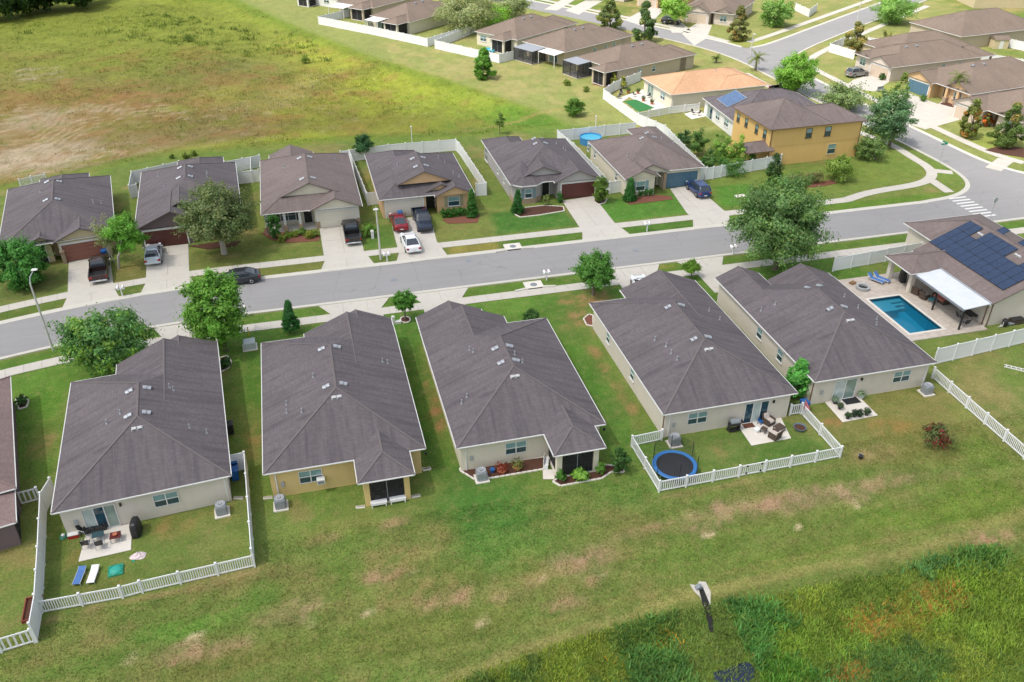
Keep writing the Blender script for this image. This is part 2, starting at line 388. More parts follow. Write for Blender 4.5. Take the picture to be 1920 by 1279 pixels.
# fenced yards
zone([(92,975),(465,880),(476,1058),(80,1145)], (100,116,56), .7, .4, .3)
for x, y, rx, ry, c, s in [(330,990,2.4,1.5,(140,118,72),.7),(420,970,1.6,1.6,(132,118,72),.6),(150,1040,1.6,1.4,(120,108,60),.6),(120,1000,.8,5,(84,102,42),.7),(190,1095,1.6,.8,(128,110,62),.6),(430,1030,1.6,1.2,(112,118,58),.6)]: blot(x, y, rx, ry, c, s)  # the long dark strip paints the left fence's shade into the turf colour
zone([(1195,830),(1480,790),(1570,850),(1240,915)], (84,112,50), .75, .4, .3); blot(1350,850,1.2,1.6,(138,122,80),.7); blot(1470,845,3,.8,(74,108,44),.6); blot(1515,800,1,1.5,(112,112,72),.6)
zone([(1520,770),(1745,715),(1900,860),(1590,880)], (122,118,66), .7, .8, .6); blot(1690,800,2.6,1.4,(138,112,64),.7); blot(1650,850,2.5,1,(150,130,92),.6); blot(1560,790,1.2,.6,(148,112,72),.7); blot(1850,850,2.5,3,(98,124,48),.7)
# front lawns across the street
for px, c in [([(0,540),(0,480),(128,500),(126,545),(0,568)],(92,102,54)), ([(212,500),(275,480),(272,522),(215,530)],(112,108,60)), ([(356,470),(480,450),(606,440),(606,482),(356,505)],(100,108,54)), ([(490,420),(600,440),(606,482),(490,492)],(104,118,56)),
              ([(676,430),(735,420),(745,462),(682,470)],(80,112,46)), ([(806,420),(900,380),(960,400),(1085,425),(820,455)],(112,122,62)), ([(920,400),(1050,390),(1085,422),(930,440)],(62,110,44)), ([(1112,378),(1165,372),(1270,362),(1288,400),(1150,416)],(74,124,46)),
              ([(1304,352),(1330,335),(1620,300),(1700,275),(1735,320),(1700,345),(1350,392)],(108,126,58)), ([(1340,350),(1400,345),(1440,380),(1350,390)],(74,122,44))]:
    zone(px, c, .85, .6, .5)
for x, y, rx, ry, c, s in [(540,460,3,.8,(140,122,84),.7),(430,480,3,1,(136,122,80),.6),(850,430,3,1.5,(128,118,72),.7),(1500,350,6,1.4,(124,124,66),.6),(1650,330,5,2,(112,128,58),.6),(110,530,3,1,(98,88,56),.6),(240,505,1.8,1,(126,112,66),.6)]: blot(x, y, rx, ry, c, s)
# verges
def street_shift(u): u = np.minimum(u, -9.0); return -0.0062*(np.maximum(u, -38)+9)**2 + np.where(u < -38, (u+38)*.36, 0)
VS = GY - street_shift(GX)
zone_v = lambda a, b, u0, u1, c, s: mixin(s*sstep(-.2,.2,np.minimum(VS-a, b-VS))*sstep(-.3,.3,np.minimum(GX-u0, u1-GX)), c)
zone_v(77.7, 79.5, -60, 120, (82,114,44), .85); zone_v(88, 90, -60, 80, (88,106,48), .8); zone_v(88, 90, 15, 21, (158,138,74), .55); zone_v(88, 90, 21.5, 31.5, (74,112,42), .7); zone_v(88, 90, 36, 46, (70,114,42), .7); zone_v(88, 90, 50, 84, (92,126,44), .7)
zone_v(88, 90, -13, 1, (118,112,62), .4); blot(1250,500,2,1,(146,128,66),.5)
# far side: B lots, corner lots
zone(PX([(1060,236),(1000,205),(860,160),(700,110),(560,55),(440,0)])+[(40,245),(80,190),(120,240),(170,200),(115,100),(99,95),(86,118),(56,122)], (138,142,84), .75, 1.2, 1, True)
mixin(.5*sstep(.45,.6,N2)*sstep(118,135,GY)*(GX > 20), (158,146,98))
zone([(1205,195),(1310,215),(1345,235),(1255,250),(1220,235)], (124,124,66), .7, .4, .3)
for px in ([(1565,130),(1600,160),(1720,160),(1640,190)], [(1710,190),(1790,215),(1830,225),(1720,225)], [(1800,245),(1900,260),(1920,300),(1850,290)], [(1330,80),(1430,70),(1500,90)]):
    zone(px, (142,152,72), .7, .8, .5)
# the dry basin behind the far row
fd = sdist(FIELD, GX, GY); fin = sstep(-1.5, 1.5, fd + (N2-.5)*3)
mixin(fin, (132,138,60))
mixin(fin*.55*sstep(.45,.62,N4), (116,132,48))
def fz(x, y, rx, ry, rgb, s):
    c = P(x, y); q = np.sqrt(((GX-c[0])/rx)**2 + ((GY-c[1])/ry)**2)
    mixin(fin*s*sstep(1.2, .2, q + (N1-.5)*1.3 + (N2-.5)*.9), rgb)
for a in [(230,190,66,42,(138,122,80),.92),(430,205,44,24,(134,120,76),.85),(120,110,50,30,(136,128,70),.75),(560,190,26,15,(138,122,74),.7),(0,230,36,44,(146,118,76),.95),(260,210,42,34,(146,120,72),.9),(120,180,40,34,(148,122,76),.9),(420,235,32,18,(124,116,66),.9),(560,225,26,13,(128,110,68),.85),(380,150,30,26,(132,130,66),.8),(40,110,38,36,(138,138,70),.75),
          (250,130,20,16,(118,116,62),.6),(180,175,20,14,(150,112,76),.6),(520,160,24,14,(158,146,76),.75),(640,175,18,12,(160,150,70),.6),(730,190,20,14,(132,142,48),.6),(640,95,24,22,(160,164,60),.8),(780,140,18,16,(156,166,58),.85),(900,185,14,10,(138,154,56),.8),(330,40,50,60,(142,154,60),.7),
          (700,235,20,7,(132,138,50),.7),(520,262,24,5,(150,162,50),.8),(970,215,12,9,(92,132,44),.8),(1030,225,7,5,(78,124,42),.8),(880,230,8,5,(108,130,50),.7),(60,275,30,9,(146,128,90),.8),(30,300,16,8,(178,160,134),.75),(120,265,10,3,(170,152,124),.6),(80,215,8,7,(176,156,128),.7),(440,120,16,12,(124,122,72),.6)]: fz(*a)
mixin(fin*.35*sstep(.58,.78,fbm(GX,GY*1.8,2.0,77))*sstep(1.1,.3,np.hypot((GX-P(240,220)[0])/60,(GY-P(240,220)[1])/42)), (182,162,134))
mixin(fin*.35*sstep(.6,.7,N2), (112,120,46)); mixin(fin*.5*sstep(.5,.66,fbm(GX,GY,5,91))*sstep(1.2,.5,np.hypot((GX-P(250,200)[0])/75,(GY-P(250,200)[1])/55)), (150,112,70)); mixin(fin*.4*sstep(.52,.68,fbm(GX,GY,3,95)), (120,128,52))
trail([(870,243),(950,225),(1030,208),(1060,205)], .9, (150,134,84), .7); trail([(560,228),(660,232),(760,240),(870,243)], .6, (146,128,80), .4)
for arc in ([(0,262),(60,255),(110,240),(150,222),(190,215)], [(20,285),(80,270),(110,250),(130,235)], [(150,188),(170,190),(200,195),(240,200),(320,198)], [(45,292),(90,285),(130,270)], [(60,240),(90,220),(105,200)], [(0,272),(40,280),(75,262)]): [trail([(x+dx_, y+dy_) for x, y in arc], .36, (196,178,152), .38) for dx_, dy_ in ((0,0),(9,4),(-8,-5),(16,9))]
for x, y, rx, ry, th_ in [(30,292,26,9,.47),(60,262,22,7,.5),(70,130,12,10,.52),(235,192,16,7,.52),(120,285,20,7,.52),(10,215,12,16,.54),(330,205,18,7,.55)]:
    q_ = P(x, y); mixin(fin*.42*sstep(th_, th_+.14, fbm(GX, GY*1.5, 2.1, 500+x, 4, .7)*sstep(1.3, .3, np.hypot((GX-q_[0])/rx, (GY-q_[1])/ry))), (200,182,158))
edge = np.exp(-((fd-.8)/2.2)**2); mixin(.55*edge*sstep(140,160,GY), (96,126,40)); mixin(.6*edge*(GY < 135), (96,126,48))
# the wet basin in the foreground
pdn = sdist(POND, GX, GY); pin = sstep(-.5, .9, pdn + (N3-.5)*1.4)
mixin(pin, (92,112,44)); mixin(pin*.7*sstep(.5,.65,N2), (78,108,48))
for x, y, rx, ry in [(1770,1110,2.4,1.4),(1640,1150,2.5,1.3),(1600,1240,1.6,1),(1720,1130,1.8,1.2)]:
    c = P(x, y); q = np.hypot((GX-c[0])/rx, (GY-c[1])/ry); mixin(pin*.8*sstep(1.2,.2,q+(N3-.5)*1.2), (166,118,60))
# mowing bands: rows of the mower follow the basin edge behind the near houses and run between the left lots
mb = (np.sin((GY-.035*GX+(N1-.5)*2.2)*2*np.pi/2.1) > 0)*(GY < 47)*(pin < .3)
mixin(.16*mb*sstep(.35,.6,N1), (132,140,76)); mixin(.13*(1-mb)*(GY < 47)*(pin < .3), (78,104,46))
mb2 = np.sin((GX+.23*GY)*2*np.pi/1.5); mixin(.30*sstep(.2,.6,mb2)*sstep(.2,-.2,np.abs(GY-64)-8)*(GX < -20.5)*(GX > -29), (112,142,60))
for x, y, rx, ry, s in [(700,1080,2,.8,.7),(860,1120,3,.9,.7),(960,1110,2.4,.7,.6),(520,1150,1.6,.7,.7),(430,1210,2,.7,.6),(300,1240,1.6,.6,.6),(1180,1000,2.6,.8,.6),(1240,985,1.6,.6,.6),(1850,1010,2.5,.8,.7),(1780,890,1.6,.6,.6),(620,1010,1.5,.8,.5),(740,980,1.4,.6,.5),(1060,1130,2,.7,.6)]: blot(x, y, rx, ry, (166,134,106), s)
trail([(85,1162),(478,1076)], .3, (158,134,96), .6); trail([(1238,932),(1574,868)], .25, (156,134,96), .5)
for x, y in [(1325,1003),(690,1150),(585,1165),(1130,1080),(905,1165),(1020,1080),(370,1190),(1500,990),(1600,945),(1705,935),(240,1235),(780,1075)]: blot(x, y, .45, .3, (196,176,142), .8)
# mottling everywhere
lum = (.80 + .40*N5 + .22*(N3-.5))*(.90-.13*fin); GC *= lum[..., None]
GZ = ground_z(GX, GY)
GZ = np.where((GX > 55.4) & (GX < 60.5) & (GY > 58.9) & (GY < 67.1), -1.9, GZ)          # dug out for the swimming pool
nu, nv = len(gu), len(gv)
gvts = np.stack([GX, GY, GZ], -1).reshape(-1, 3)
ii, jj = np.meshgrid(np.arange(nu-1), np.arange(nv-1), indexing='ij'); q0 = (ii*nv + jj).ravel()
quads = np.stack([q0, q0+nv, q0+nv+1, q0+1], -1).astype(np.int32)
def np_mesh(name, verts, faces, mat, cols=None, attr='tint'):
    me = bpy.data.meshes.new(name); nf, k = faces.shape
    me.vertices.add(len(verts)); me.vertices.foreach_set('co', np.ascontiguousarray(verts, dtype=np.float32).ravel())
    me.loops.add(nf*k); me.polygons.add(nf)
    me.loops.foreach_set('vertex_index', np.ascontiguousarray(faces, dtype=np.int32).ravel())
    me.polygons.foreach_set('loop_start', np.arange(0, nf*k, k, dtype=np.int32))
    me.update(calc_edges=True)
    if cols is not None:
        a = me.color_attributes.new(attr, 'FLOAT_COLOR', 'POINT')
        c = np.ones((len(verts), 4), np.float32); c[:, :3] = cols; a.data.foreach_set('color', c.ravel())
    me.materials.append(mat); me.validate(); return me
GM, nt, b = nodes_of('turf')
at = N(nt, 'Attribute', attribute_name='tint').outputs['Color']; v = coords(nt)
f1 = noise(nt, v, 5.5, 5, .75); f2 = noise(nt, v, 1.3, 5, .7); f3 = noise(nt, v, 16, 3, .8)
c = mixc(nt, 1.0, at, ramp(nt, f1, [(.28, .55), (.5, 1.0), (.74, 1.5)]), 'MULTIPLY')
c = mixc(nt, ramp(nt, f2, [(.52, 0.0), (.72, .38)]), c, srgb(150, 130, 92))
c = mixc(nt, ramp(nt, f2, [(.28, .5), (.47, 0.0)]), c, srgb(66, 100, 40))
c = mixc(nt, .7, c, ramp(nt, f3, [(.3, .6), (.7, 1.42)]), 'MULTIPLY')
nt.links.new(c, b.inputs['Base Color']); b.inputs['Roughness'].default_value = .95; b.inputs['Specular IOR Level'].default_value = .1
bump(nt, b, mixc(nt, .5, f1, f3), .55, .08)
ground = link_mesh('ground', np_mesh('ground', gvts, quads, GM, GC.reshape(-1, 3)))
ground.data.polygons.foreach_set('use_smooth', [True]*len(ground.data.polygons))
tag(ground, kind='structure')

# ------------------------------------------------------------------ streets, kerbs, sidewalks
AS, nt, b = nodes_of('asphalt')
v = coords(nt); a1 = noise(nt, v, .12, 5, .6); a2 = noise(nt, v, 22, 3, .8); a3 = noise(nt, coords(nt, 'Object', (.10, 1.1, 1)), 1.0, 4, .6, .3); a4 = noise(nt, v, 1.4, 5, .7)
base = (.248, .240, .238)
c = mixc(nt, a1, tuple(x*.84 for x in base), tuple(x*1.12 for x in base))
c = mixc(nt, ramp(nt, a3, [(.42, 0.0), (.7, .35)]), c, tuple(x*.72 for x in base))
c = mixc(nt, ramp(nt, a4, [(.55, 0.0), (.75, .25)]), c, tuple(x*.7 for x in base))
vo = N(nt, 'TexVoronoi'); vo.feature = 'DISTANCE_TO_EDGE'; vo.inputs['Scale'].default_value = .16
dv = N(nt, 'VectorMath'); dv.operation = 'ADD'; nz3 = N(nt, 'TexNoise'); nz3.inputs['Scale'].default_value = .8; nz3.inputs['Detail'].default_value = 5; nt.links.new(v, nz3.inputs['Vector']); nt.links.new(v, dv.inputs[0]); nt.links.new(nz3.outputs['Color'], dv.inputs[1]); nt.links.new(dv.outputs[0], vo.inputs['Vector'])
c = mixc(nt, ramp(nt, vo.outputs['Distance'], [(.0, .5), (.006, 0.0)]), c, (.09, .088, .086))
c = mixc(nt, .22, c, mixc(nt, a2, (.12,)*3, (.55,)*3))
nt.links.new(c, b.inputs['Base Color']); b.inputs['Roughness'].default_value = .9; b.inputs['Specular IOR Level'].default_value = .25
bump(nt, b, a2, .3, .01)

def strip(name, L, Rr, z, mat):
    m = MB()
    for k in range(len(L)-1):
        m.add([(*L[k], z), (*Rr[k], z), (*Rr[k+1], z), (*L[k+1], z)], [(3, 2, 1, 0)])
    return tag(m.build(name, mat), kind='structure')
def resample(line, step):
    out = [Vector(line[0])]; 
    for a, b_ in zip(line[:-1], line[1:]):
        a, b_ = Vector(a), Vector(b_); L = (b_-a).length; n = max(1, int(round(L/step)))
        for k in range(1, n+1): out.append(a.lerp(b_, k/n))
    return [tuple(p) for p in out]
def smooth_line(line, it=3):
    for _ in range(it):
        o = [line[0]]
        for a, b_ in zip(line[:-1], line[1:]):
            o.append((a[0]*.75+b_[0]*.25, a[1]*.75+b_[1]*.25)); o.append((a[0]*.25+b_[0]*.75, a[1]*.25+b_[1]*.75))
        o.append(line[-1]); line = o
    return line
def offset(line, d):
    out = []
    for i, p in enumerate(line):
        a = Vector(line[max(i-1, 0)]); b_ = Vector(line[min(i+1, len(line)-1)]); t = (b_-a).normalized()
        out.append((p[0]-t.y*d, p[1]+t.x*d))
    return out
def kerb(line, side):
    """rolled concrete kerb along a road edge; side = +1 when the verge lies to the left of the line"""
    m = MB(); prof = [(-.42, .012), (-.30, .018), (-.06, .075), (.06, .105), (.17, .105), (.18, .0)]
    rows = [offset(line, d*side) for d, _ in prof]
    vs = []; n = len(line)
    for r, (_, z) in zip(rows, prof): vs += [(p[0], p[1], z) for p in r]
    fs = []
    for k in range(len(prof)-1):
        for i in range(n-1):
            q = (k*n+i, k*n+i+1, (k+1)*n+i+1, (k+1)*n+i); fs.append(q if side > 0 else q[::-1])
    m.add(vs, fs); return tag(m.build('kerb', KERB), kind='structure')
us = list(np.concatenate([np.arange(-75, -9, 2.0), np.arange(-9, 151, 8.0)]))
sh = lambda u: float(street_shift(np.array(u)))
near_k = [(u, 79.9 + sh(u)) for u in us]; far_k = [(u, 87.7 + sh(u)) for u in us]
strip('road', near_k, far_k, .006, AS)
sideL = smooth_line([(78,87.7),(84.2,88.3),(88.6,91.2),(90.2,96.5),(90.1,107),(89.3,117),(88.7,132),(88.5,148),(88.4,158),(86.8,167),(83,176),(77.5,187),(70,201),(62,215),(52,232),(42,250)], 3)
sideR = smooth_line([(112,87.7),(103.5,88.8),(99.2,92.4),(97.2,96.6),(96.6,101),(96.4,110),(96,121),(96,132),(96.2,148),(96.4,158),(94.5,168.5),(90.5,178),(84.5,190.5),(77,204.5),(69,218.5),(59,236),(49,254)], 3)
nn = min(len(sideL), len(sideR)); sideL, sideR = sideL[:nn], sideR[:nn]
strip('side_road', sideL, sideR, .010, AS)
upN = smooth_line([(90,159),(96.5,156),(101,159.5),(108,165.2),(117.1,171.4),(136.4,184.1),(160,199.5),(205,229)], 3)
upF = smooth_line([(88,170),(92,168),(97,168.2),(103,171.5),(112,177.5),(131.5,190.3),(155,205.5),(200,235)], 3)
strip('upper_road', upF, upN, .014, AS)
kerb(near_k, -1); i0 = [k for k, p in enumerate(far_k) if p[0] <= 79]; kerb(far_k[:len(i0)], 1)
def span(line, a, b_): return [p for p in line if a(p) and b_(p)]
kerb(span(sideL, lambda p: p[0] > 78.2, lambda p: p[1] < 400), 1)
kerb(span(sideR, lambda p: True, lambda p: p[1] < 157), -1)
kerb(span(upN, lambda p: p[0] > 97.5, lambda p: True), -1); kerb(span(upF, lambda p: p[0] > 95, lambda p: True), 1)
kerb(span(sideR, lambda p: p[1] > 168.5, lambda p: True), -1)
kerb([(p[0], p[1]) for p in far_k if p[0] > 112], 1)

def clip(poly, n, d):
    out = []
    for i in range(len(poly)):
        a, b_ = poly[i], poly[(i+1) % len(poly)]; da = a[0]*n[0]+a[1]*n[1]-d; db = b_[0]*n[0]+b_[1]*n[1]-d
        if da >= 0: out.append(a)
        if (da >= 0) != (db >= 0):
            t = da/(da-db); out.append((a[0]+(b_[0]-a[0])*t, a[1]+(b_[1]-a[1])*t))
    return out
def ccw(poly):
    s = sum(poly[i][0]*poly[(i+1) % len(poly)][1]-poly[(i+1) % len(poly)][0]*poly[i][1] for i in range(len(poly)))
    return poly if s > 0 else poly[::-1]
def slabbed(name, poly, mat, sx, sy, rot=0.0, gap=.03, z=.012, th=.03, org=None):
    """a paved area: base sheet with its slabs cut by joints, each slab a piece of its own"""
    poly = ccw(poly); m = MB(); m.poly([(p[0], p[1], z) for p in poly])
    base = tag(m.build(name, JOINT), kind='structure')
    ex = (math.cos(rot), math.sin(rot)); ey = (-ex[1], ex[0])
    A = [p[0]*ex[0]+p[1]*ex[1] for p in poly]; B = [p[0]*ey[0]+p[1]*ey[1] for p in poly]
    a0, b0 = (min(A), min(B)) if org is None else org
    na = max(1, int(round((max(A)-min(A))/sx))); nb = max(1, int(round((max(B)-min(B))/sy)))
    wa, wb = (max(A)-min(A))/na, (max(B)-min(B))/nb; a0, b0 = min(A), min(B)
    for i in range(na):
        for j in range(nb):
            q = clip(poly, ex, a0+i*wa+gap/2); q = clip(q, (-ex[0], -ex[1]), -(a0+(i+1)*wa-gap/2)) if len(q) > 2 else q
            q = clip(q, ey, b0+j*wb+gap/2) if len(q) > 2 else q; q = clip(q, (-ey[0], -ey[1]), -(b0+(j+1)*wb-gap/2)) if len(q) > 2 else q
            if len(q) > 2:
                ar = abs(sum(q[k][0]*q[(k+1) % len(q)][1]-q[(k+1) % len(q)][0]*q[k][1] for k in range(len(q))))/2
                if ar > .05: MB().prism(q, z, z+th).build('slab', mat, base)
    return base
JOINT = concrete('joint_dirt', (.30, .27, .22), .4)
SLABMESH = {}
def sidewalk(line, w, name='sidewalk', step=1.5, keep=None):
    line = resample(line, step); L = offset(line, w/2); Rr = offset(line, -w/2)
    m = MB()
    for k in range(len(line)-1): m.add([(*L[k], .014), (*Rr[k], .014), (*Rr[k+1], .014), (*L[k+1], .014)], [(0, 1, 2, 3)])
    base = tag(m.build(name, JOINT), kind='structure')
    for k in range(len(line)-1):
        a, b_ = Vector(line[k]), Vector(line[k+1]); t = (b_-a).normalized()*.011
        e = [Vector(L[k])+t, Vector(Rr[k])+t, Vector(Rr[k+1])-t, Vector(L[k+1])-t]
        MB().prism(ccw([tuple(p) for p in e]), .014, .045+.004*random.random()).build('slab', CONC, base)
    return base
def vline(v0, u0, u1): return [(u, v0+sh(u)) for u in np.arange(u0, u1+.1, 3.0)]
sidewalk(vline(77.0, -52, 88), 1.42)
cor = PX([(1632,360),(1726,346),(1750,331),(1742,314),(1711,296),(1673,271)])
sidewalk(vline(90.7, -56, 66) + smooth_line([(69,90.75)] + cor + [(85.8,116),(85.3,132),(85,150)], 2), 1.42)
sidewalk(PX([(1746,338),(1780,361)]), 1.4, step=1.2); sidewalk(PX([(1745,320),(1786,324)]), 1.4, step=1.2)
sidewalk(smooth_line(PX([(1920,306),(1870,292),(1800,262),(1755,240),(1700,218)]) + [(99,128),(99.5,140),(99.6,150),(101.5,155.5),(110,162.5),(130,176),(160,196)], 2), 1.5, step=2)
sidewalk(smooth_line([(97.5,172.5),(103,175.6),(126,190.5),(155,209.5),(180,226)], 2), 1.5, step=2)
sidewalk(smooth_line([(93.4,174),(90,183),(86,192),(78.5,206.5),(70.5,221),(60,240)], 2), 1.5, step=2)
sidewalk(PX([(1886,300),(1862,318)]), 2.2, step=1.2)

DRIVES = [([(129,488),(206,479),(213,538),(226,561),(116,580),(127,556)], 9), ([(275,466),(353,458),(355,516),(363,530),(261,556),(274,530)], 3.5),
    ([(599,428),(672,421),(682,470),(704,498),(600,511),(609,490)], 0), ([(732,412),(806,404),(819,453),(842,483),(742,496),(748,475)], 0),
    ([(1054,377),(1113,368),(1152,418),(1184,442),(1092,454),(1092,432),(1085,424)], 0), ([(1256,354),(1303,348),(1350,389),(1366,402),(1371,424),(1300,430),(1299,410),(1288,400)], 0)]
for px, r in DRIVES: slabbed('driveway', PX(px), CONC_D, 2.6, 3.4, rad(r))
nb = lambda a, b_, c, d: [(a, 79.75+sh(a)), (a+1.1, 77.8+sh(a)), (a+1.1, d), (b_-1.1, d), (b_-1.1, 77.8+sh(b_)), (b_, 79.75+sh(b_))]
a1 = P(285, 619)[0]; drv = [(a1, 79.6, a1+7.6, 71), (-.6, 79.6, 6.9, 72), (8.9, 79.6, 15.5, 72), (30.6, 79.6, 37.8, 72), (39.9, 79.6, 45.8, 72)]
for a, _, b_, d in drv: slabbed('driveway', nb(a, b_, 0, d), CONC_D, 2.7, 3.2, 0)
for px in [[(1600,150),(1668,128),(1690,138),(1640,172),(1582,164)], [(1690,170),(1760,196),(1812,205),(1825,218),(1735,243),(1700,232),(1650,205)]]:
    slabbed('driveway', PX(px), CONC_D, 4, 4, 0)
for px in [[(1277,62),(1310,42),(1335,48),(1325,72),(1302,86)], [(1170,38),(1220,12),(1245,18),(1213,52)], [(1060,20),(1100,0),(1130,2),(1085,28)], [(1260,62),(1250,40),(1280,44),(1300,62)], [(1020,18),(1060,-4),(1085,-4),(1045,20)]]:
    slabbed('driveway', PX(px), CONC_D, 4, 4, rad(40))
# zebra crossing, manholes, kerb inlets
zb = empty('crosswalk_marking', (*P(1825, 388), 0)); tag(zb, kind='structure'); zb.location.z = 0
PAINT = plain('road_paint', (.62, .62, .60), .7, var=.2, vscale=3)
za, zz = P(1795, 371), P(1850, 405)
for k in range(8):
    t = k/7; cx, cy = za[0]+(zz[0]-za[0])*t, za[1]+(zz[1]-za[1])*t
    MB().box(cx-1.35, cx+1.35, cy-.17, cy+.17, .0105, .0145).build('bar', PAINT, zb).matrix_parent_inverse = Matrix.Translation(-Vector(zb.location))
for px, py, lb in [(738, 525, 'round iron manhole cover in the road opposite the lollipop tree'), (879, 489, 'small dark round cover near the far kerb of the street'), (1193, 470, 'round iron manhole cover in the road beyond the maple')]:
    m = MB(); m.lathe([(.36, .004), (.36, .016), (.30, .020), (.28, .014), (.05, .016)], *P(px, py), 20); tag(m.build('manhole_cover', GREYM), lb, 'manhole cover', 'manhole covers')
# ------------------------------------------------------------------ house builder
SHARED = {}; PALEGREY = plain('meter_grey', (.36,.37,.37), .5)
def vent_mesh(kind):
    if kind in SHARED: return SHARED[kind]
    m = MB()
    if kind == 'hood':            # two curved metal lobes with a dark mouth, +y points up the slope
        for y0 in (-.5, -.02):
            prof = [(-.30, .03), (-.29, .17), (-.20, .27), (0, .31), (.20, .27), (.29, .17), (.30, .03)]
            m.loft([[(x, y0, z) for x, z in prof], [(x, y0+.42, z*.8) for x, z in prof]])
            m.cur = 1; m.box(-.24, .24, y0-.02, y0-.004, .04, .2); m.cur = 0
        SHARED[kind] = m.mesh('roof_vent', [METAL, DARK])
    elif kind == 'pair':
        m.box(-.62, .62, -.25, .25, 0, .03)
        for s in (-1, 1):
            m.bbox(s*.31-.27, s*.31+.27, -.2, .2, .03, .24, .07); m.cur = 1; m.box(s*.31-.22, s*.31+.22, -.225, -.205, .05, .17); m.cur = 0
        SHARED[kind] = m.mesh('roof_vent', [plain('vent_grey', (.46,.46,.46), .5), DARK])
    elif kind == 'pipe':
        m.cyl(0, 0, -.05, .38, .055, 8); m.cyl(0, 0, -.1, .09, .14, 8, .07); SHARED[kind] = m.mesh('vent_pipe', METAL)
    elif kind == 'low':
        m.bbox(-.26, .26, -.26, .26, 0, .16, .05); m.cur = 1; m.box(-.2, .2, -.275, -.262, .03, .12); SHARED[kind] = m.mesh('roof_vent', [GREYM, DARK])
    return SHARED[kind]

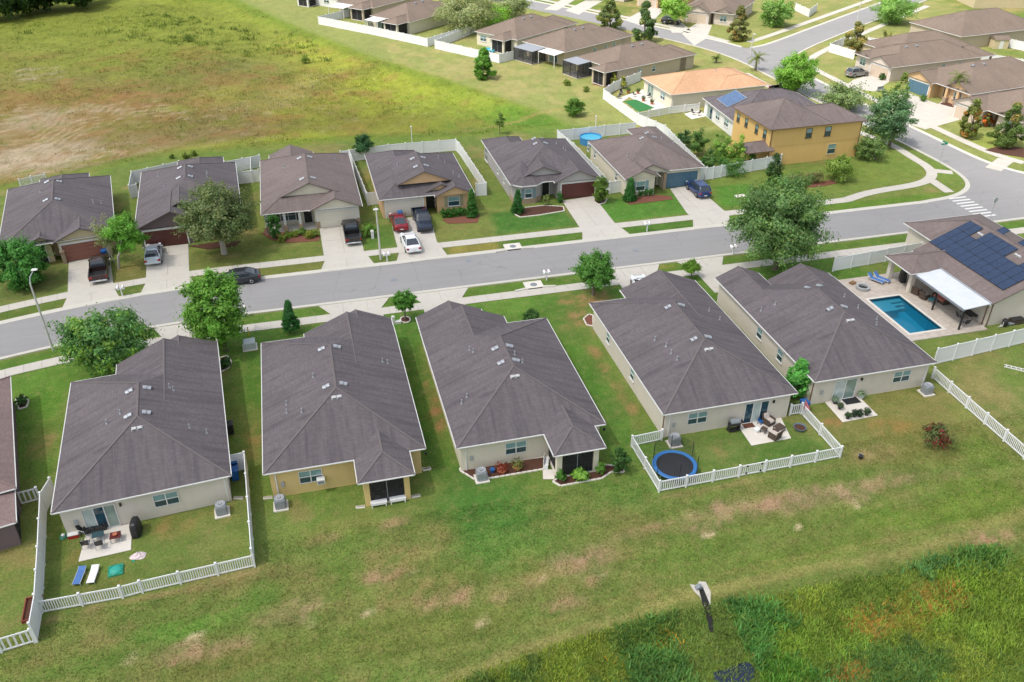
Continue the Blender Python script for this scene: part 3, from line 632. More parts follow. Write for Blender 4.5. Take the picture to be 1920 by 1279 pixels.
class House:
    def __init__(s, label, u, v, rot, wall, roofmat=None, group=None, trim=None, name='house', cat='house'):
        s.e = empty(name, (u, v, 0), rad(rot), label, cat, group); s.u, s.v, s.r = u, v, rad(rot)
        s.wall = wall; s.rm = roofmat or ROOF; s.trim = trim or TRIM; s.pcs = []; s.rz = {}
    def loc(s, u, v):
        du, dv = u-s.u, v-s.v; return du*math.cos(s.r)+dv*math.sin(s.r), -du*math.sin(s.r)+dv*math.cos(s.r)
    def wld(s, x, y): return s.u+x*math.cos(s.r)-y*math.sin(s.r), s.v+x*math.sin(s.r)+y*math.cos(s.r)
    def body(s, x0, x1, y0, y1, h=2.66, mat=None, z0=0, name='wall'):
        m = MB(); m.box(x0, x1, y0, y1, z0, h); return m.build(name, mat or s.wall, s.e)
    def roof(s, x0, x1, y0, y1, z=2.75, axis='y', lo='h', hi='h', pitch=.43, gwall=True, over=.34, name='roof', th=.12, inner=False, nocap=''):
        sw = axis == 'x'
        if sw: x0, x1, y0, y1 = y0, y1, x0, x1
        h = (x1-x0)/2; xm = (x0+x1)/2; zr = z+h*pitch
        r0 = y0+h if lo == 'h' else y0; r1 = y1-h if hi == 'h' else y1
        if r0 > r1: r0 = r1 = (r0+r1)/2 if (lo == 'h' and hi == 'h') else (r1 if lo == 'h' else r0)
        A, B, C, D, E, F = (x0,y0,z), (x1,y0,z), (x1,y1,z), (x0,y1,z), (xm,r0,zr), (xm,r1,zr)
        T = (lambda p: (p[1], p[0], p[2])) if sw else (lambda p: p)
        tri = [[A,E,F,D] if r1-r0 > 1e-6 else [A,E,D], [B,C,F,E] if r1-r0 > 1e-6 else [B,C,E]]
        if lo == 'h': tri.append([A,B,E])
        if hi == 'h': tri.append([C,D,F])
        m = MB()
        for t in tri: m.poly([T(p) for p in (t[::-1] if sw else t)])
        caps = [(E, F)] if r1-r0 > .3 else []
        if lo == 'h': caps += [(q, E) for q, n_ in ((A, 'A'), (B, 'B')) if n_ not in nocap]
        if hi == 'h': caps += [(q, F) for q, n_ in ((C, 'C'), (D, 'D')) if n_ not in nocap]
        mc = MB()
        for a, b_ in caps:
            a_, b2 = Vector(T(a)), Vector(T(b_)); mc.beam(a_+Vector((0,0,.012)), b2+Vector((0,0,.012)), .17, .03)
        ro = m.build(name, s.rm, s.e, uv=True)
        if caps: mc.build('ridge_cap', RIDGE if s.rm is ROOF else s.rm, ro, uv=True)
        f = MB(); dn = lambda p: T((p[0], p[1], p[2]-th))
        for t in tri:
            q = [dn(p) for p in t]; f.poly(q if sw else q[::-1])
        rim = [(D, A), (B, C)] + ([(A, B)] if lo == 'h' else []) + ([(C, D)] if hi == 'h' else [])
        rk = ([] if lo == 'h' else [(A, E), (E, B)]) + ([] if hi == 'h' else [(C, F), (F, D)])
        for k in range(0, len(rk), 2):
            fk = MB()
            for a, b_ in rk[k:k+2]: q = [dn(a), dn(b_), T(b_), T(a)]; fk.poly(q[::-1] if sw else q)
            fk.build('rake_board', RAKE, ro)
        for a, b_ in rim:
            if inner:
                q = [dn(a), dn(b_), T(b_), T(a)]; f.poly(q[::-1] if sw else q); continue
            q = [dn(a), dn(b_), T(b_), T(a)]; f.poly(q[::-1] if sw else q)
            t_ = Vector(T(b_))-Vector(T(a)); o = t_.cross(Vector((0,0,1))).normalized()*.045*(-1 if sw else 1)      # gutter / fascia lip, proud of the edge
            pa, pb = Vector(T(a))+o+Vector((0,0,-.055)), Vector(T(b_))+o+Vector((0,0,-.055)); f.beam(pa, pb, .055, .075)
        f.build('fascia', RAKE if inner else s.trim, ro)
        for on, yy, d in ((lo == 'g', y0, 1), (hi == 'g', y1, -1)):
            if on and gwall:
                g = MB(); ya, yb = yy+d*over, yy+d*(over+.12); zb = z-.12; k = over*.6
                pr = [(x0+k, zb), (x1-k, zb), (x1-k, z+k*pitch-th), (xm, zr-th-.01), (x0+k, z+k*pitch-th)]
                r_ = [[T((x, ya, zz)) for x, zz in pr], [T((x, yb, zz)) for x, zz in pr]]
                if (d < 0) != sw: r_ = r_[::-1]
                g.loft(r_); g.build('gable_wall', s.wall, s.e)
        s.pcs.append((sw, x0, x1, y0, y1, z, pitch, lo, hi)); return ro
    def roof_z(s, x, y):
        best = (-1, (0, 1))
        for sw, x0, x1, y0, y1, z, p, lo, hi in s.pcs:
            X, Y = (y, x) if sw else (x, y)
            if x0 <= X <= x1 and y0 <= Y <= y1:
                c = [(X-x0, (1, 0)), (x1-X, (-1, 0))]
                if lo == 'h': c.append((Y-y0, (0, 1)))
                if hi == 'h': c.append((y1-Y, (0, -1)))
                d, g = min(c); zz = z+d*p
                if zz > best[0]: best = (zz, (g[1], g[0]) if sw else g, p)
        return best
    def on_roof(s, px, py):
        z = 4.0
        for _ in range(12):
            x, y = s.loc(*P(px, py, z)); q = s.roof_z(x, y)
            if q[0] < 0: break
            z = .5*z+.5*q[0]
        return x, y, q
    def vent(s, kind, px, py, local=False):
        if local: x, y = px, py; q = s.roof_z(x, y)
        else: x, y, q = s.on_roof(px, py)
        if q[0] < 0: return
        z, g, p = q; o = link_mesh('vent_pipe' if kind == 'pipe' else 'roof_vent', vent_mesh(kind), s.e)
        up = Vector((g[0], g[1], p)).normalized(); rt = up.cross(Vector((-g[0]*p, -g[1]*p, 1)).normalized()); nr = rt.cross(up)
        M = Matrix((rt, up, nr)).transposed().to_4x4() if kind != 'pipe' else Matrix.Identity(4)
        o.matrix_local = Matrix.Translation((x, y, z+.005)) @ M @ Matrix.Scale({'hood': .68, 'pair': .66}.get(kind, 1), 4)
        if kind == 'pipe': o.rotation_euler.z = random.random()
    def T(s, face, plane):
        return {'S': lambda a, d, z: (a, plane-d, z), 'N': lambda a, d, z: (-a, plane+d, z), 'W': lambda a, d, z: (plane-d, -a, z), 'E': lambda a, d, z: (plane+d, a, z)}[face]
    def slab(s, m, face, plane, a0, a1, d0, d1, z0, z1):
        t = s.T(face, plane); m.loft([[t(a, d, z0) for a, d in ((a0,d0),(a0,d1),(a1,d1),(a1,d0))][::-1], [t(a, d, z1) for a, d in ((a0,d0),(a0,d1),(a1,d1),(a1,d0))][::-1]])
    def window(s, face, a, plane, w, z0, z1, cols=1, up=None, lo=None, surround=None, shutters=None, sill=True):
        """double-hung sashes in a white frame: frame proud of the wall, panes set back inside it"""
        m = MB(); fw = .05; a0, a1 = a-w/2, a+w/2; t = s.trim if surround is None else surround
        for q in ((a0, a1, z1-fw, z1), (a0, a1, z0, z0+fw), (a0, a0+fw, z0+fw, z1-fw), (a1-fw, a1, z0+fw, z1-fw)): s.slab(m, face, plane, q[0], q[1], -.02, .07, q[2], q[3])
        cw = (w-2*fw)/cols
        for k in range(1, cols): s.slab(m, face, plane, a0+fw+cw*k-.04, a0+fw+cw*k+.04, -.02, .068, z0+fw, z1-fw)
        zm = (z0+z1)/2; s.slab(m, face, plane, a0+fw, a1-fw, -.02, .06, zm-.03, zm+.03)
        if sill: s.slab(m, face, plane, a0-.06, a1+.06, -.02, .12, z0-.07, z0-.002)
        o = m.build('window', t, s.e)
        for k in range(cols):
            for zz0, zz1, mt in ((z0+fw, zm-.03, lo or GL_LO), (zm+.03, z1-fw, up or GL_UP)):
                g = MB(); s.slab(g, face, plane, a0+fw+cw*k+.02, a0+fw+cw*(k+1)-.02, .005, .025, zz0, zz1); g.build('pane', mt, o)
        if shutters:
            for e in (-1, 1):
                g = MB(); c = a+e*(w/2+.27)
                s.slab(g, face, plane, c-.2, c+.2, .004, .05, z0-.04, z1+.04); g.build('shutter', shutters, s.e)
        return o
    def slider(s, face, a, plane, w, z0, z1, mats):
        m = MB(); fw = .06; a0, a1 = a-w/2, a+w/2
        for q in ((a0, a1, z1-fw, z1), (a0, a1, z0, z0+fw), (a0, a0+fw, z0+fw, z1-fw), (a1-fw, a1, z0+fw, z1-fw)): s.slab(m, face, plane, q[0], q[1], -.02, .07, q[2], q[3])
        n = len(mats); cw = (w-2*fw)/n
        for k in range(1, n): s.slab(m, face, plane, a0+fw+cw*k-.035, a0+fw+cw*k+.035, -.02, .065, z0+fw, z1-fw)
        o = m.build('sliding_door', s.trim, s.e)
        for k in range(n):
            g = MB(); s.slab(g, face, plane, a0+fw+cw*k+.03, a0+fw+cw*(k+1)-.03, .005, .025, z0+fw, z1-fw); g.build('pane', mats[k], o)
        return o
    def garage(s, face, a, plane, w, h, mat, surround=None):
        m = MB(); a0, a1 = a-w/2, a+w/2; t = surround or s.trim
        for q in ((a0-.16, a1+.16, h, h+.24), (a0-.16, a0, 0, h), (a1, a1+.16, 0, h)): s.slab(m, face, plane, q[0], q[1], -.02, .07, q[2], q[3])
        m.build('garage_frame', t, s.e)
        m = MB(); s.slab(m, face, plane, a0, a1, -.02, .01, .01, h); o = m.build('garage_door', mat, s.e)
        rows = 4; hh = (h-.02)/rows
        for r in range(rows):
            for k in range(4):
                g = MB(); c0 = a0+w/4*k+.07; c1 = a0+w/4*(k+1)-.07
                s.slab(g, face, plane, c0, c1, .01, .035, .01+r*hh+.06, .01+(r+1)*hh-.05); g.build('panel', mat, o)
        return o
    def door(s, face, a, plane, mat, w=.95, h=2.1, glassy=False):
        m = MB()
        for q in ((a-w/2-.08, a+w/2+.08, h, h+.1), (a-w/2-.08, a-w/2, 0, h), (a+w/2, a+w/2+.08, 0, h)): s.slab(m, face, plane, q[0], q[1], -.02, .06, q[2], q[3])
        m.build('door_frame', s.trim, s.e)
        m = MB(); s.slab(m, face, plane, a-w/2, a+w/2, -.02, .03, .01, h); o = m.build('door', mat, s.e)
        g = MB(); s.slab(g, face, plane, a+w/2-.14, a+w/2-.08, .03, .08, 1.0, 1.06); g.build('door_handle', METAL, o)
    def post(s, x, y, r=.16, h=2.6, mat=None, base=None):
        if base: m = MB(); m.bbox(x-r*1.7, x+r*1.7, y-r*1.7, y+r*1.7, 0, .95, .03); m.build('column_base', base, s.e)
        m = MB(); m.box(x-r, x+r, y-r, y+r, .95 if base else 0, h); m.box(x-r*1.25, x+r*1.25, y-r*1.25, y+r*1.25, h-.18, h-.02); m.build('column', mat or s.trim, s.e)
    def downspout(s, face, a, plane, z1=2.6, mat=None):
        m = MB(); s.slab(m, face, plane, a-.045, a+.045, .002, .08, .05, z1); m.build('downspout', mat or s.trim, s.e)
    def screened(s, x0, x1, y0, y1, colmat, h=2.6, mat=None):
        """screen room: concrete floor, corner columns, dark insect screen between slim uprights"""
        m = MB(); m.box(x0+.02, x1-.02, y0+.02, y1, .0, .10); m.build('floor_slab', SLAB, s.e)
        for x in (x0, x1-.42):
            m = MB(); m.box(x, x+.42, y0, y0+.42, 0, h); m.build('column', colmat, s.e)
        for face, a0, a1, pl in (('S', x0+.42, x1-.42, y0+.16), ):
            m = MB(); s.slab(m, face, pl, a0, a1, 0, .05, h-.1, h); s.slab(m, face, pl, a0, a1, 0, .05, .1, .16); mid = (a0+a1)/2
            for c in (mid,): s.slab(m, face, pl, c-.03, c+.03, 0, .05, .16, h-.1)
            o = m.build('screen_frame', GREYM, s.e)
            for k0, k1 in ((a0, mid-.03), (mid+.03, a1)):
                g = MB(); s.slab(g, face, pl, k0, k1, .015, .02, .16, h-.1); g.build('screen', mat or SCREEN, o)
        for x in (x0+.16, x1-.16):
            g = MB(); g.box(x-.004, x+.004, y0+.42, y1, .12, h-.05); g.build('screen', mat or SCREEN, s.e)

# ------------------------------------------------------------------ near row (seen from behind, backs at local y = 0)
def near_house(label, u, v, rot, wall, length, wings, winx, slide=None, slide_mats=None, lanai=None, hoods=(), pair=None, pipes=(), ac=None, rm=None, sidewins=(), group='row of hip roofed houses on the near side'):
    H = House(label, u, v, rot, wall, rm, group)
    o = .36
    H.body(-6.07+o, 6.07-o, o, length-o)
    H.roof(-6.07, 6.07, 0, length, nocap=('C' if any(w[1] > 6 for w in wings) else '')+('D' if any(w[0] < -6 for w in wings) else ''))
    for k, (x0, x1, y1) in enumerate(wings):
        a, b_ = (x0+.012*(k+1), x1-.012*(k+1))
        H.body(max(x0+o, -5.7)+.013*(k+1), min(x1-o, 5.7)-.013*(k+1), length-o-1, y1-o-.1, 2.64)
        H.roof(a, b_, max(7.5, length-8) if (k == 0 or y1 < wings[0][2]) else wings[0][2]-.8, y1, 2.75-.02*(k+1), lo='g', hi='g')
    if winx is not None: H.window('S', winx, o, 1.75, .95, 2.15, 2, sill=False)
    if slide is not None: H.slider('S', slide, o, 2.25, .05, 2.2, slide_mats)
    for face, a, z0, z1, w in sidewins: H.window(face, a, -5.71 if face == 'W' else 5.71, w, z0, z1, 1)
    H.downspout('S', 5.5 if (winx or 0) > -1 else -5.3, o)
    if lanai:
        x0, x1, y0 = lanai
        H.roof(x0, x1, y0, 4.6, 2.735, hi='g', gwall=False); H.screened(x0+.38, x1-.38, y0+.38, o, wall)
        m = MB(); H.slab(m, 'S', o, (x0+x1)/2-1.1, (x0+x1)/2+1.1, .003, .05, .1, 2.2); m.build('sliding_door', GL_DARK, H.e)
    wx = (slide if slide is not None else 4.6)+1.5; H.slab(q := MB(), 'S', o, wx-.07, wx+.07, .002, .14, 1.85, 2.1); q.build('wall_lamp', BLACK, H.e)
    H.slab(q := MB(), 'S', o, -5.0, -4.75, .002, .1, 1.0, 1.45); q.build('meter_box', PALEGREY, H.e)
    for p in hoods: H.vent('hood', *p)
    if pair: H.vent('pair', *pair)
    for p in pipes: H.vent('pipe', *p)
    return H
c1 = lambda x, y: (x/3.84, 620+y/3.84)
c3 = lambda x, y: (460+x/3.1975, 560+y/3.1975)
c4 = lambda x, y: (760+x/3.3667, 550+y/3.3667)
c5 = lambda x, y: (1080+x/2.908, 500+y/2.908)
c6 = lambda x, y: (1330+x/3.198, 460+y/3.198)
H1 = near_house('beige house with patio furniture and a closed picket yard behind it', -14.42, 50.75, 4.84, ST_BEIGE, 16.8, [(-2.5,6.07,18.5), (-.25,6.07,19.5)], 1.3, -3.25, [GL_CURT, GL_DARK, GL_SLIDE],
    hoods=[c1(938,438), c1(1052,415), c1(930,615), c1(1048,592)], pair=c1(988,705), pipes=[c1(868,598), c1(1222,410), c1(1250,430), c1(1365,700), c1(1490,738), c1(770,670)])
H2 = near_house('mustard yellow house with a screened lanai at its back corner', .03, 50.78, 0, ST_YEL, 18.6, [(-2.2,6.06,19.3), (-.45,6.06,20.2)], -2.75, lanai=(.62, 4.8, -2.75),
    hoods=[c3(462,303), c3(545,290), c3(490,528), c3(582,512)], pair=c3(548,592), pipes=[c3(408,470), c3(248,635), c3(250,685), c3(340,680), c3(823,380), c3(853,388)])
H3 = near_house('cream house with a screened lanai and planted beds behind it', 14.5, 50.18, 0, ST_CREAM, 17.0, [(-6.07,2.2,18.4), (-6.07,.4,20.3)], -1.25, lanai=(.95, 5.12, -2.75),
    hoods=[c4(570,350), c4(652,335), c4(608,440), c4(693,425)], pair=c4(693,526), pipes=[c4(405,357), c4(430,370), c4(390,655), c4(357,695), c4(690,388), c4(738,438)])
H4 = near_house('beige house with the trampoline yard behind it', 31.62, 50.15, 0, ST_BEIGE, 18.7, [(-2.2,6.07,20.5)], -2.78, 2.65, [GL_DARK, GL_CURT, GL_DARK],
    hoods=[c5(503,222), c5(570,212), c5(645,397), c5(715,386)], pair=c5(725,452), pipes=[c5(492,435), c5(520,472), c5(430,400), c5(552,508), c5(725,243), c5(783,290)], sidewins=[('W', -13.9, 1.0, 2.1, .9), ('W', -7.6, 1.0, 2.1, .9)])
H5 = near_house('beige house between the trampoline yard and the pool house', 46.0, 51.2, 0, ST_BEIGE, 16.6, [(-6.07,-1.1,19.4), (-1.1,6.07,17.6)], 3.05, -2.6, [GL_CURT, GL_SLIDE],
    hoods=[c6(590,260), c6(660,248), c6(725,383), c6(803,372)], pair=c6(846,452), pipes=[c6(395,355), c6(310,392), c6(808,310), c6(890,377), c6(1003,445), c6(1000,478)], sidewins=[('W', -10, 1.0, 2.1, 1.0), ('W', -6.1, .9, 2.1, 1.0)])
for h in (H4, H5): h.downspout('W', -.5, -5.71, mat=BROWN_TRIM)
H0 = House('mauve house cut off by the left edge of the picture', -29.4, 52.3, 13.4, ST_MAUVE, shingle('shingle_rose', (.20,.145,.135), .2), 'row of hip roofed houses on the near side')
H0.body(-5.7, 5.7, .36, 15.5); H0.roof(-6.07, 6.07, 0, 16); H0.body(.6, 5.6, -3.0, .5, 2.3); H0.roof(.3, 5.9, -3.4, 1.6, 2.4, pitch=.12, hi='g', gwall=False); H0.downspout('E', 1.2, 5.71, mat=BROWN_TRIM)
m = MB(); H0.slab(m, 'E', 5.6, -2.6, -.2, .003, .03, .1, 2.1); m.build('screen', SCREEN, H0.e)

# pool house at the right edge: gable end to the camera, solar panels, lanai and awning
H6 = House('beige pool house with blue solar panels on its roof', 63, 58, 0, ST_BEIGE, ROOF_B, 'row of hip roofed houses on the near side')
H6.body(1.3, 14.6, .98, 12.4); H6.roof(.9, 15.0, .6, 13.0, lo='g', hi='g'); H6.body(5, 14.4, 8, 19, 2.64); H6.roof(4.6, 15.1, 6.5, 19.6, 2.74, 'y', 'h', 'h', .40)
H6.roof(-2.7, 3.2, 8.2, 12.75, 2.74, 'x', 'h', 'g', gwall=False)
for x, y in ((-1.95, 12.2), (-1.75, 8.9)): H6.post(x, y, .24, 2.62, ST_BEIGE)
H6.slider('W', -6.5, 1.3, 3.4, .05, 2.25, [GL_DARK, GL_SLIDE, GL_DARK]); H6.downspout('W', -1.3, 1.3, mat=BROWN_TRIM); H6.downspout('S', 1.5, .98, mat=BROWN_TRIM)
for p in ((1838,440),(1908,480),(1912,428)): H6.vent('pair', *p)

# ------------------------------------------------------------------ far row (fronts face the camera, front eave at local y = 0)
FG = 'row of houses across the street'
A1 = House('beige house behind the dark pickup with a faded red garage door', -29, 101.7, 9, ST_SAND, ROOF, FG)
A1.body(-5.7, 5.7, -2.6, 13.9); A1.roof(-6.07, 6.07, -4.9, 14.25); A1.body(-.1, 5.2, -4.75, -2, 2.64); A1.roof(-.5, 5.65, -5.2, 1.5, 2.73, lo='g', hi='g'); A1.body(-3.9,-.9,-3.9,-2.5,2.62); A1.roof(-3.6, .2, -4.8, -.5, 2.70, lo='g', hi='g')
A1.roof(-2.4, 3.5, 12, 16.4, 2.73, lo='g'); A1.body(-2, 3.1, 13, 16, 2.6)
A1.garage('S', 2.45, -4.75, 4.5, 2.15, FADED_RED); A1.door('S', -2.3, -3.9, DARK, 1.5, 2.2); A1.post(.15, -4.95, .2, 1.6, STONE)
for p in ((89.5,343),(110,341),(87,376),(107,374)): A1.vent('hood', *p)
for p in ((175,380),(190,382),(76,360)): A1.vent('pipe', *p)
A2 = House('mauve house with a maroon garage door half hidden by the oak', -14.2, 99.5, 3.4, ST_MAUVE, ROOF, FG)
A2.body(-5.7, 5.7, 2.2, 17.4); A2.roof(-6.05, 6.05, .9, 17.8, nocap='A'); A2.body(-5.65, .1, -.75, 3, 2.64); A2.roof(-6.04, 2.4, -1.3, 8, 2.735, lo='g', hi='g'); A2.roof(-5.0, 3.4, .4, 9, 3.05, lo='g', hi='g', inner=True)
A2.roof(-1.5, 4.5, 15, 20.6, 2.73, lo='g'); A2.body(-1.1, 4.1, 16, 20.2, 2.6)
A2.garage('S', -2.9, -.75, 4.7, 2.15, MAROON); A2.window('S', 3.4, 2.2, 1.6, .8, 2.1, 2); A2.door('S', 1.1, 2.2, MAROON)
for p in ((338,315),(356,313),(336,334),(356,331)): A2.vent('hood', *p)
for p in ((297,330),(309,349),(388,325),(388,332)): A2.vent('pipe', *p)
A3 = House('cream house with a broad roof gable and a white columned porch', .15, 98.7, 0, ST_CREAM, ROOF_B, FG)
A3.body(-5.7, 5.7, 2.4, 18.3); A3.roof(-6.03, 6.03, 0, 18.7, nocap='B'); A3.roof(-3.5, 3.5, 2.1, 9, 3.885, lo='g', hi='g', inner=True); A3.body(.2, 5.65, .45, 3, 2.64); A3.roof(-.35, 6.02, -.35, 6, 2.735, lo='g', hi='g')
A3.roof(-4.8, 1.2, 16, 20.6, 2.73, lo='g', hi='g')
A3.garage('S', 2.95, .45, 4.8, 2.15, CREAM_DOOR); m = MB(); A3.slab(m, 'S', .45, .25, .75, .002, .10, 0, .9); A3.slab(m, 'S', .45, 5.2, 5.66, .002, .10, 0, .9); m.build('stone_base', STONE, A3.e)
for x in (-5.6, -3.4, -1.6): A3.post(x, .45, .15, 2.6, TRIM, STONE)
A3.window('S', -3.0, 2.4, 1.9, .6, 2.1, 2, up=GL_DARK, shutters=BLACK); A3.window('S', -5.2, 2.4, .6, .6, 2.1, 1, up=GL_DARK); A3.door('S', -.6, 2.4, BLACK); A3.slab(q := MB(), 'S', 2.4, -5.9, .2, .02, 2.0, 0, .09); q.build('porch_floor', SLAB, A3.e)
for p in ((562,297),(580,295),(567,336),(586,334)): A3.vent('hood', *p)
for p in ((532,314),(628,298)): A3.vent('pipe', *p)
A4 = House('apricot house with red, white and blue cars on its driveway', 14.4, 99.3, 0, ST_ORANGE, ROOF, FG)
A4.body(-5.7, 5.7, 2.6, 14.2); A4.roof(-6.03, 6.03, .3, 14.6, nocap='BD'); A4.roof(-3.5, 3.5, 1.5, 9, 3.99, lo='g', hi='g', inner=True); A4.body(-5.65, -.1, .75, 3, 2.64); A4.body(1.6, 5.6, .75, 3, 2.64); A4.roof(.95, 6.02, -.3, 6, 2.735, lo='g', hi='g'); A4.roof(-.2, 4.2, .7, 6, 2.95, lo='g', hi='g', inner=True)
A4.body(-5.6, .6, 13, 16.6, 2.62); A4.roof(-6.02, 1.0, 8, 17.0, 2.73, lo='g')
A4.garage('S', -2.85, .75, 4.7, 2.15, CREAM_DOOR); A4.window('S', 3.5, .75, 1.5, .8, 2.1, 1, shutters=plain('olive_shutter', (.30,.30,.20), .6)); A4.door('S', .75, 2.6, BLACK, 1.1); A4.post(1.5, 1.0, .18, 2.6, ST_ORANGE)
for p in ((774,298),(792,296),(780,313),(798,311)): A4.vent('hood', *p)
for p in ((745,309),(822,297),(834,305),(850,325),(861,332)): A4.vent('pipe', *p)
A5 = House('grey house with a faceted bay and maroon garage door', 31.6, 99.9, 0, ST_GREY, ROOF, FG)
A5.body(-5.7, 5.7, 2.4, 15.2); A5.roof(-6.05, 6.05, .4, 15.6, nocap='BD'); A5.body(-5.68, -.7, 14, 17.8, 2.64); A5.roof(-6.04, -.3, 9, 18.2, 2.735, lo='g'); A5.body(.3, 5.65, .4, 3, 2.64); A5.roof(-.35, 6.04, -.3, 6, 2.735, lo='g', hi='g'); A5.roof(-4.4, 1.4, 1.2, 7, 3.25, lo='g', hi='g', inner=True)
bp = [(-5.7,2.6),(-5.7,.9),(-4.7,.1),(-2.9,.1),(-1.9,.9),(-1.9,2.6)]; m = MB(); m.prism(bp, 0, 2.6); m.build('bay_wall', ST_GREY, A5.e)
m = MB(); ep = [(-6.1,3.4),(-6.1,.7),(-4.85,-.35),(-2.75,-.35),(-1.5,.7),(-1.5,3.4)]; ap = (-3.8, 4.2, 4.45)
for k in range(len(ep)-1): m.poly([(*ep[k], 2.72), (*ep[k+1], 2.72), ap])
ro = m.build('bay_roof', ROOF, A5.e, uv=True); m = MB()
for k in range(len(ep)-1): m.beam((*ep[k], 2.64), (*ep[k+1], 2.64), .06, .16)
m.build('fascia', TRIM, ro)
m = MB(); m.prism([(-5.76,2.5),(-5.76,.87),(-4.72,.03),(-2.88,.03),(-1.84,.87),(-1.84,2.5)], 0, .75); m.build('stone_base', STONE, A5.e)
A5.garage('S', 3.1, .4, 4.6, 2.15, MAROON); A5.window('S', -3.8, .1, 1.0, .85, 2.1, 1, shutters=plain('blue_shutter', (.16,.24,.26), .6)); A5.door('S', -.8, 2.4, BLACK); A5.window('W', -9, -5.71, .7, 1.0, 2.1); A5.window('W', -5.5, -5.71, .7, 1.0, 2.1); A5.window('W', -16.3, -5.71, 1.6, .2, 2.3, 2, up=GL_DARK)
for p in ((1001,264),(1004,270),(1016,262),(1022,269)): A5.vent('hood', *p)
for p in ((978,311),(1043,270),(1060,282),(1056,279)): A5.vent('pipe', *p)
A6 = House('beige house with a blue garage door and blue car', 46.6, 99.3, 0, ST_CREAM, ROOF_B, FG)
A6.body(-5.7, 5.7, 2.6, 14.0); A6.roof(-6.05, 6.05, .7, 14.4, nocap='AC'); A6.body(1.7, 5.68, 13, 17.4, 2.64); A6.roof(1.3, 6.04, 8, 17.9, 2.735, lo='g'); A6.body(.2, 5.65, 1.15, 3, 2.64); A6.body(-5.66, -1.7, -.55, 3, 2.64); A6.roof(-6.04, -1.15, -1.0, 6, 2.735, lo='g', hi='g'); A6.roof(-4.4, .6, .2, 7, 2.95, lo='g', hi='g', inner=True)
A6.garage('S', 3.0, 1.15, 4.6, 2.15, BLUE_DOOR, ST_CREAM); A6.window('S', -3.7, -.55, 1.3, .8, 2.15, 1, shutters=plain('teal_shutter', (.20,.34,.36), .6)); A6.door('S', -.6, 2.6, BROWN_TRIM); m = MB(); m.box(.2,.62,.85,1.12,0,2.3); m.build('stone_pier', STONE, A6.e)
A6.window('W', -3.2, -5.71, .7, 1, 2.1); A6.window('W', -12, -5.71, .7, 1.0, 2.1); A6.window('W', -15, -5.71, .7, 1.0, 2.1)
for p in ((1190,246),(1203,260),(1213,250),(1226,258)): A6.vent('hood', *p)
for p in ((1240,260),(1176,292),(1262,268)): A6.vent('pipe', *p)

# ------------------------------------------------------------------ houses by the side street and beyond the basin
Y1 = House('two storey amber yellow house on the street corner', 64.2, 104.0, 1.5, ST_AMBER, ROOF_B, None, BROWN_TRIM)
Y1.body(.4, 9.8, .4, 10.9, 5.55); Y1.body(9.5, 15.3, .41, 7.2, 5.54); Y1.roof(0, 10.2, 0, 11.3, 5.6, 'x', 'h', 'h', .45); Y1.roof(4, 15.75, .012, 7.6, 5.585, 'x', 'h', 'h', .45); Y1.body(10.2, 14.9, 4, 9.5, 2.9)
Y1.roof(-3.4, 1.0, -.3, 3.6, 2.6, 'x', 'h', 'g', .45, gwall=False)
for x, y in ((-3.0, .1), (-3.0, 3.2)): Y1.post(x, y, .14, 2.5, ST_AMBER)
m = MB(); m.box(-3.2, .4, -.1, 3.4, 0, .1); m.build('porch_floor', SLAB, Y1.e)
for a in (6.6, 9.7): Y1.window('S', a, .4, 1.0, 3.7, 5.1, 1)
Y1.window('S', 10.9, .4, 1.35, .9, 2.4, 1, surround=ST_SAND)
for a in (-9.6, -7.2, -4.2, -1.9): Y1.window('W', a, .4, .8, 3.7, 5.0, 1)
Y1.downspout('S', .55, .4, 5.5, BROWN_TRIM); Y1.downspout('S', 15.2, .4, 5.5, BROWN_TRIM)
m = MB(); Y1.slab(m, 'S', .4, .6, 15.1, .002, .03, 2.85, 2.93); m.build('band_course', ST_AMBER, Y1.e)
for p in ((1460,186),(1468,190),(1486,186)): Y1.vent('pair', *p)
W1 = House('white walled house with a small solar collector on its roof', 65.2, 115.8, -3, ST_WHITE, ROOF, None)
W1.body(.4, 16.5, .4, 13, 2.66); W1.roof(0, 17, 0, 13.4, 2.75, 'x'); W1.slider('W', -10.6, .4, 2.2, .1, 2.2, [GL_SLIDE, GL_DARK])
for a in (-7.4, -4.0): W1.window('W', a, .4, 1.5, .9, 2.1, 2)
for p in ((1413,170),(1432,169)): W1.vent('pair', *p)
m = MB(); sx, sy, q = W1.on_roof(1372, 186); 
O1 = House('house with a terracotta orange shingle roof', 61.5, 131.9, 4.6, ST_CREAM, ROOF_O, None)
O1.body(.4, 18.5, .4, 10.9); O1.roof(0, 19, 0, 11.3, 2.75, 'x', pitch=.36); O1.roof(9, 19.2, -.1, 7, 2.73, 'x', pitch=.36); O1.slider('W', -8.2, .4, 2.2, .1, 2.2, [GL_SLIDE, GL_SLIDE]); O1.window('W', -3.6, .4, 1.6, .9, 2.1, 2); O1.downspout('S', .6, .4)
O1.vent('pipe', 1342, 133)
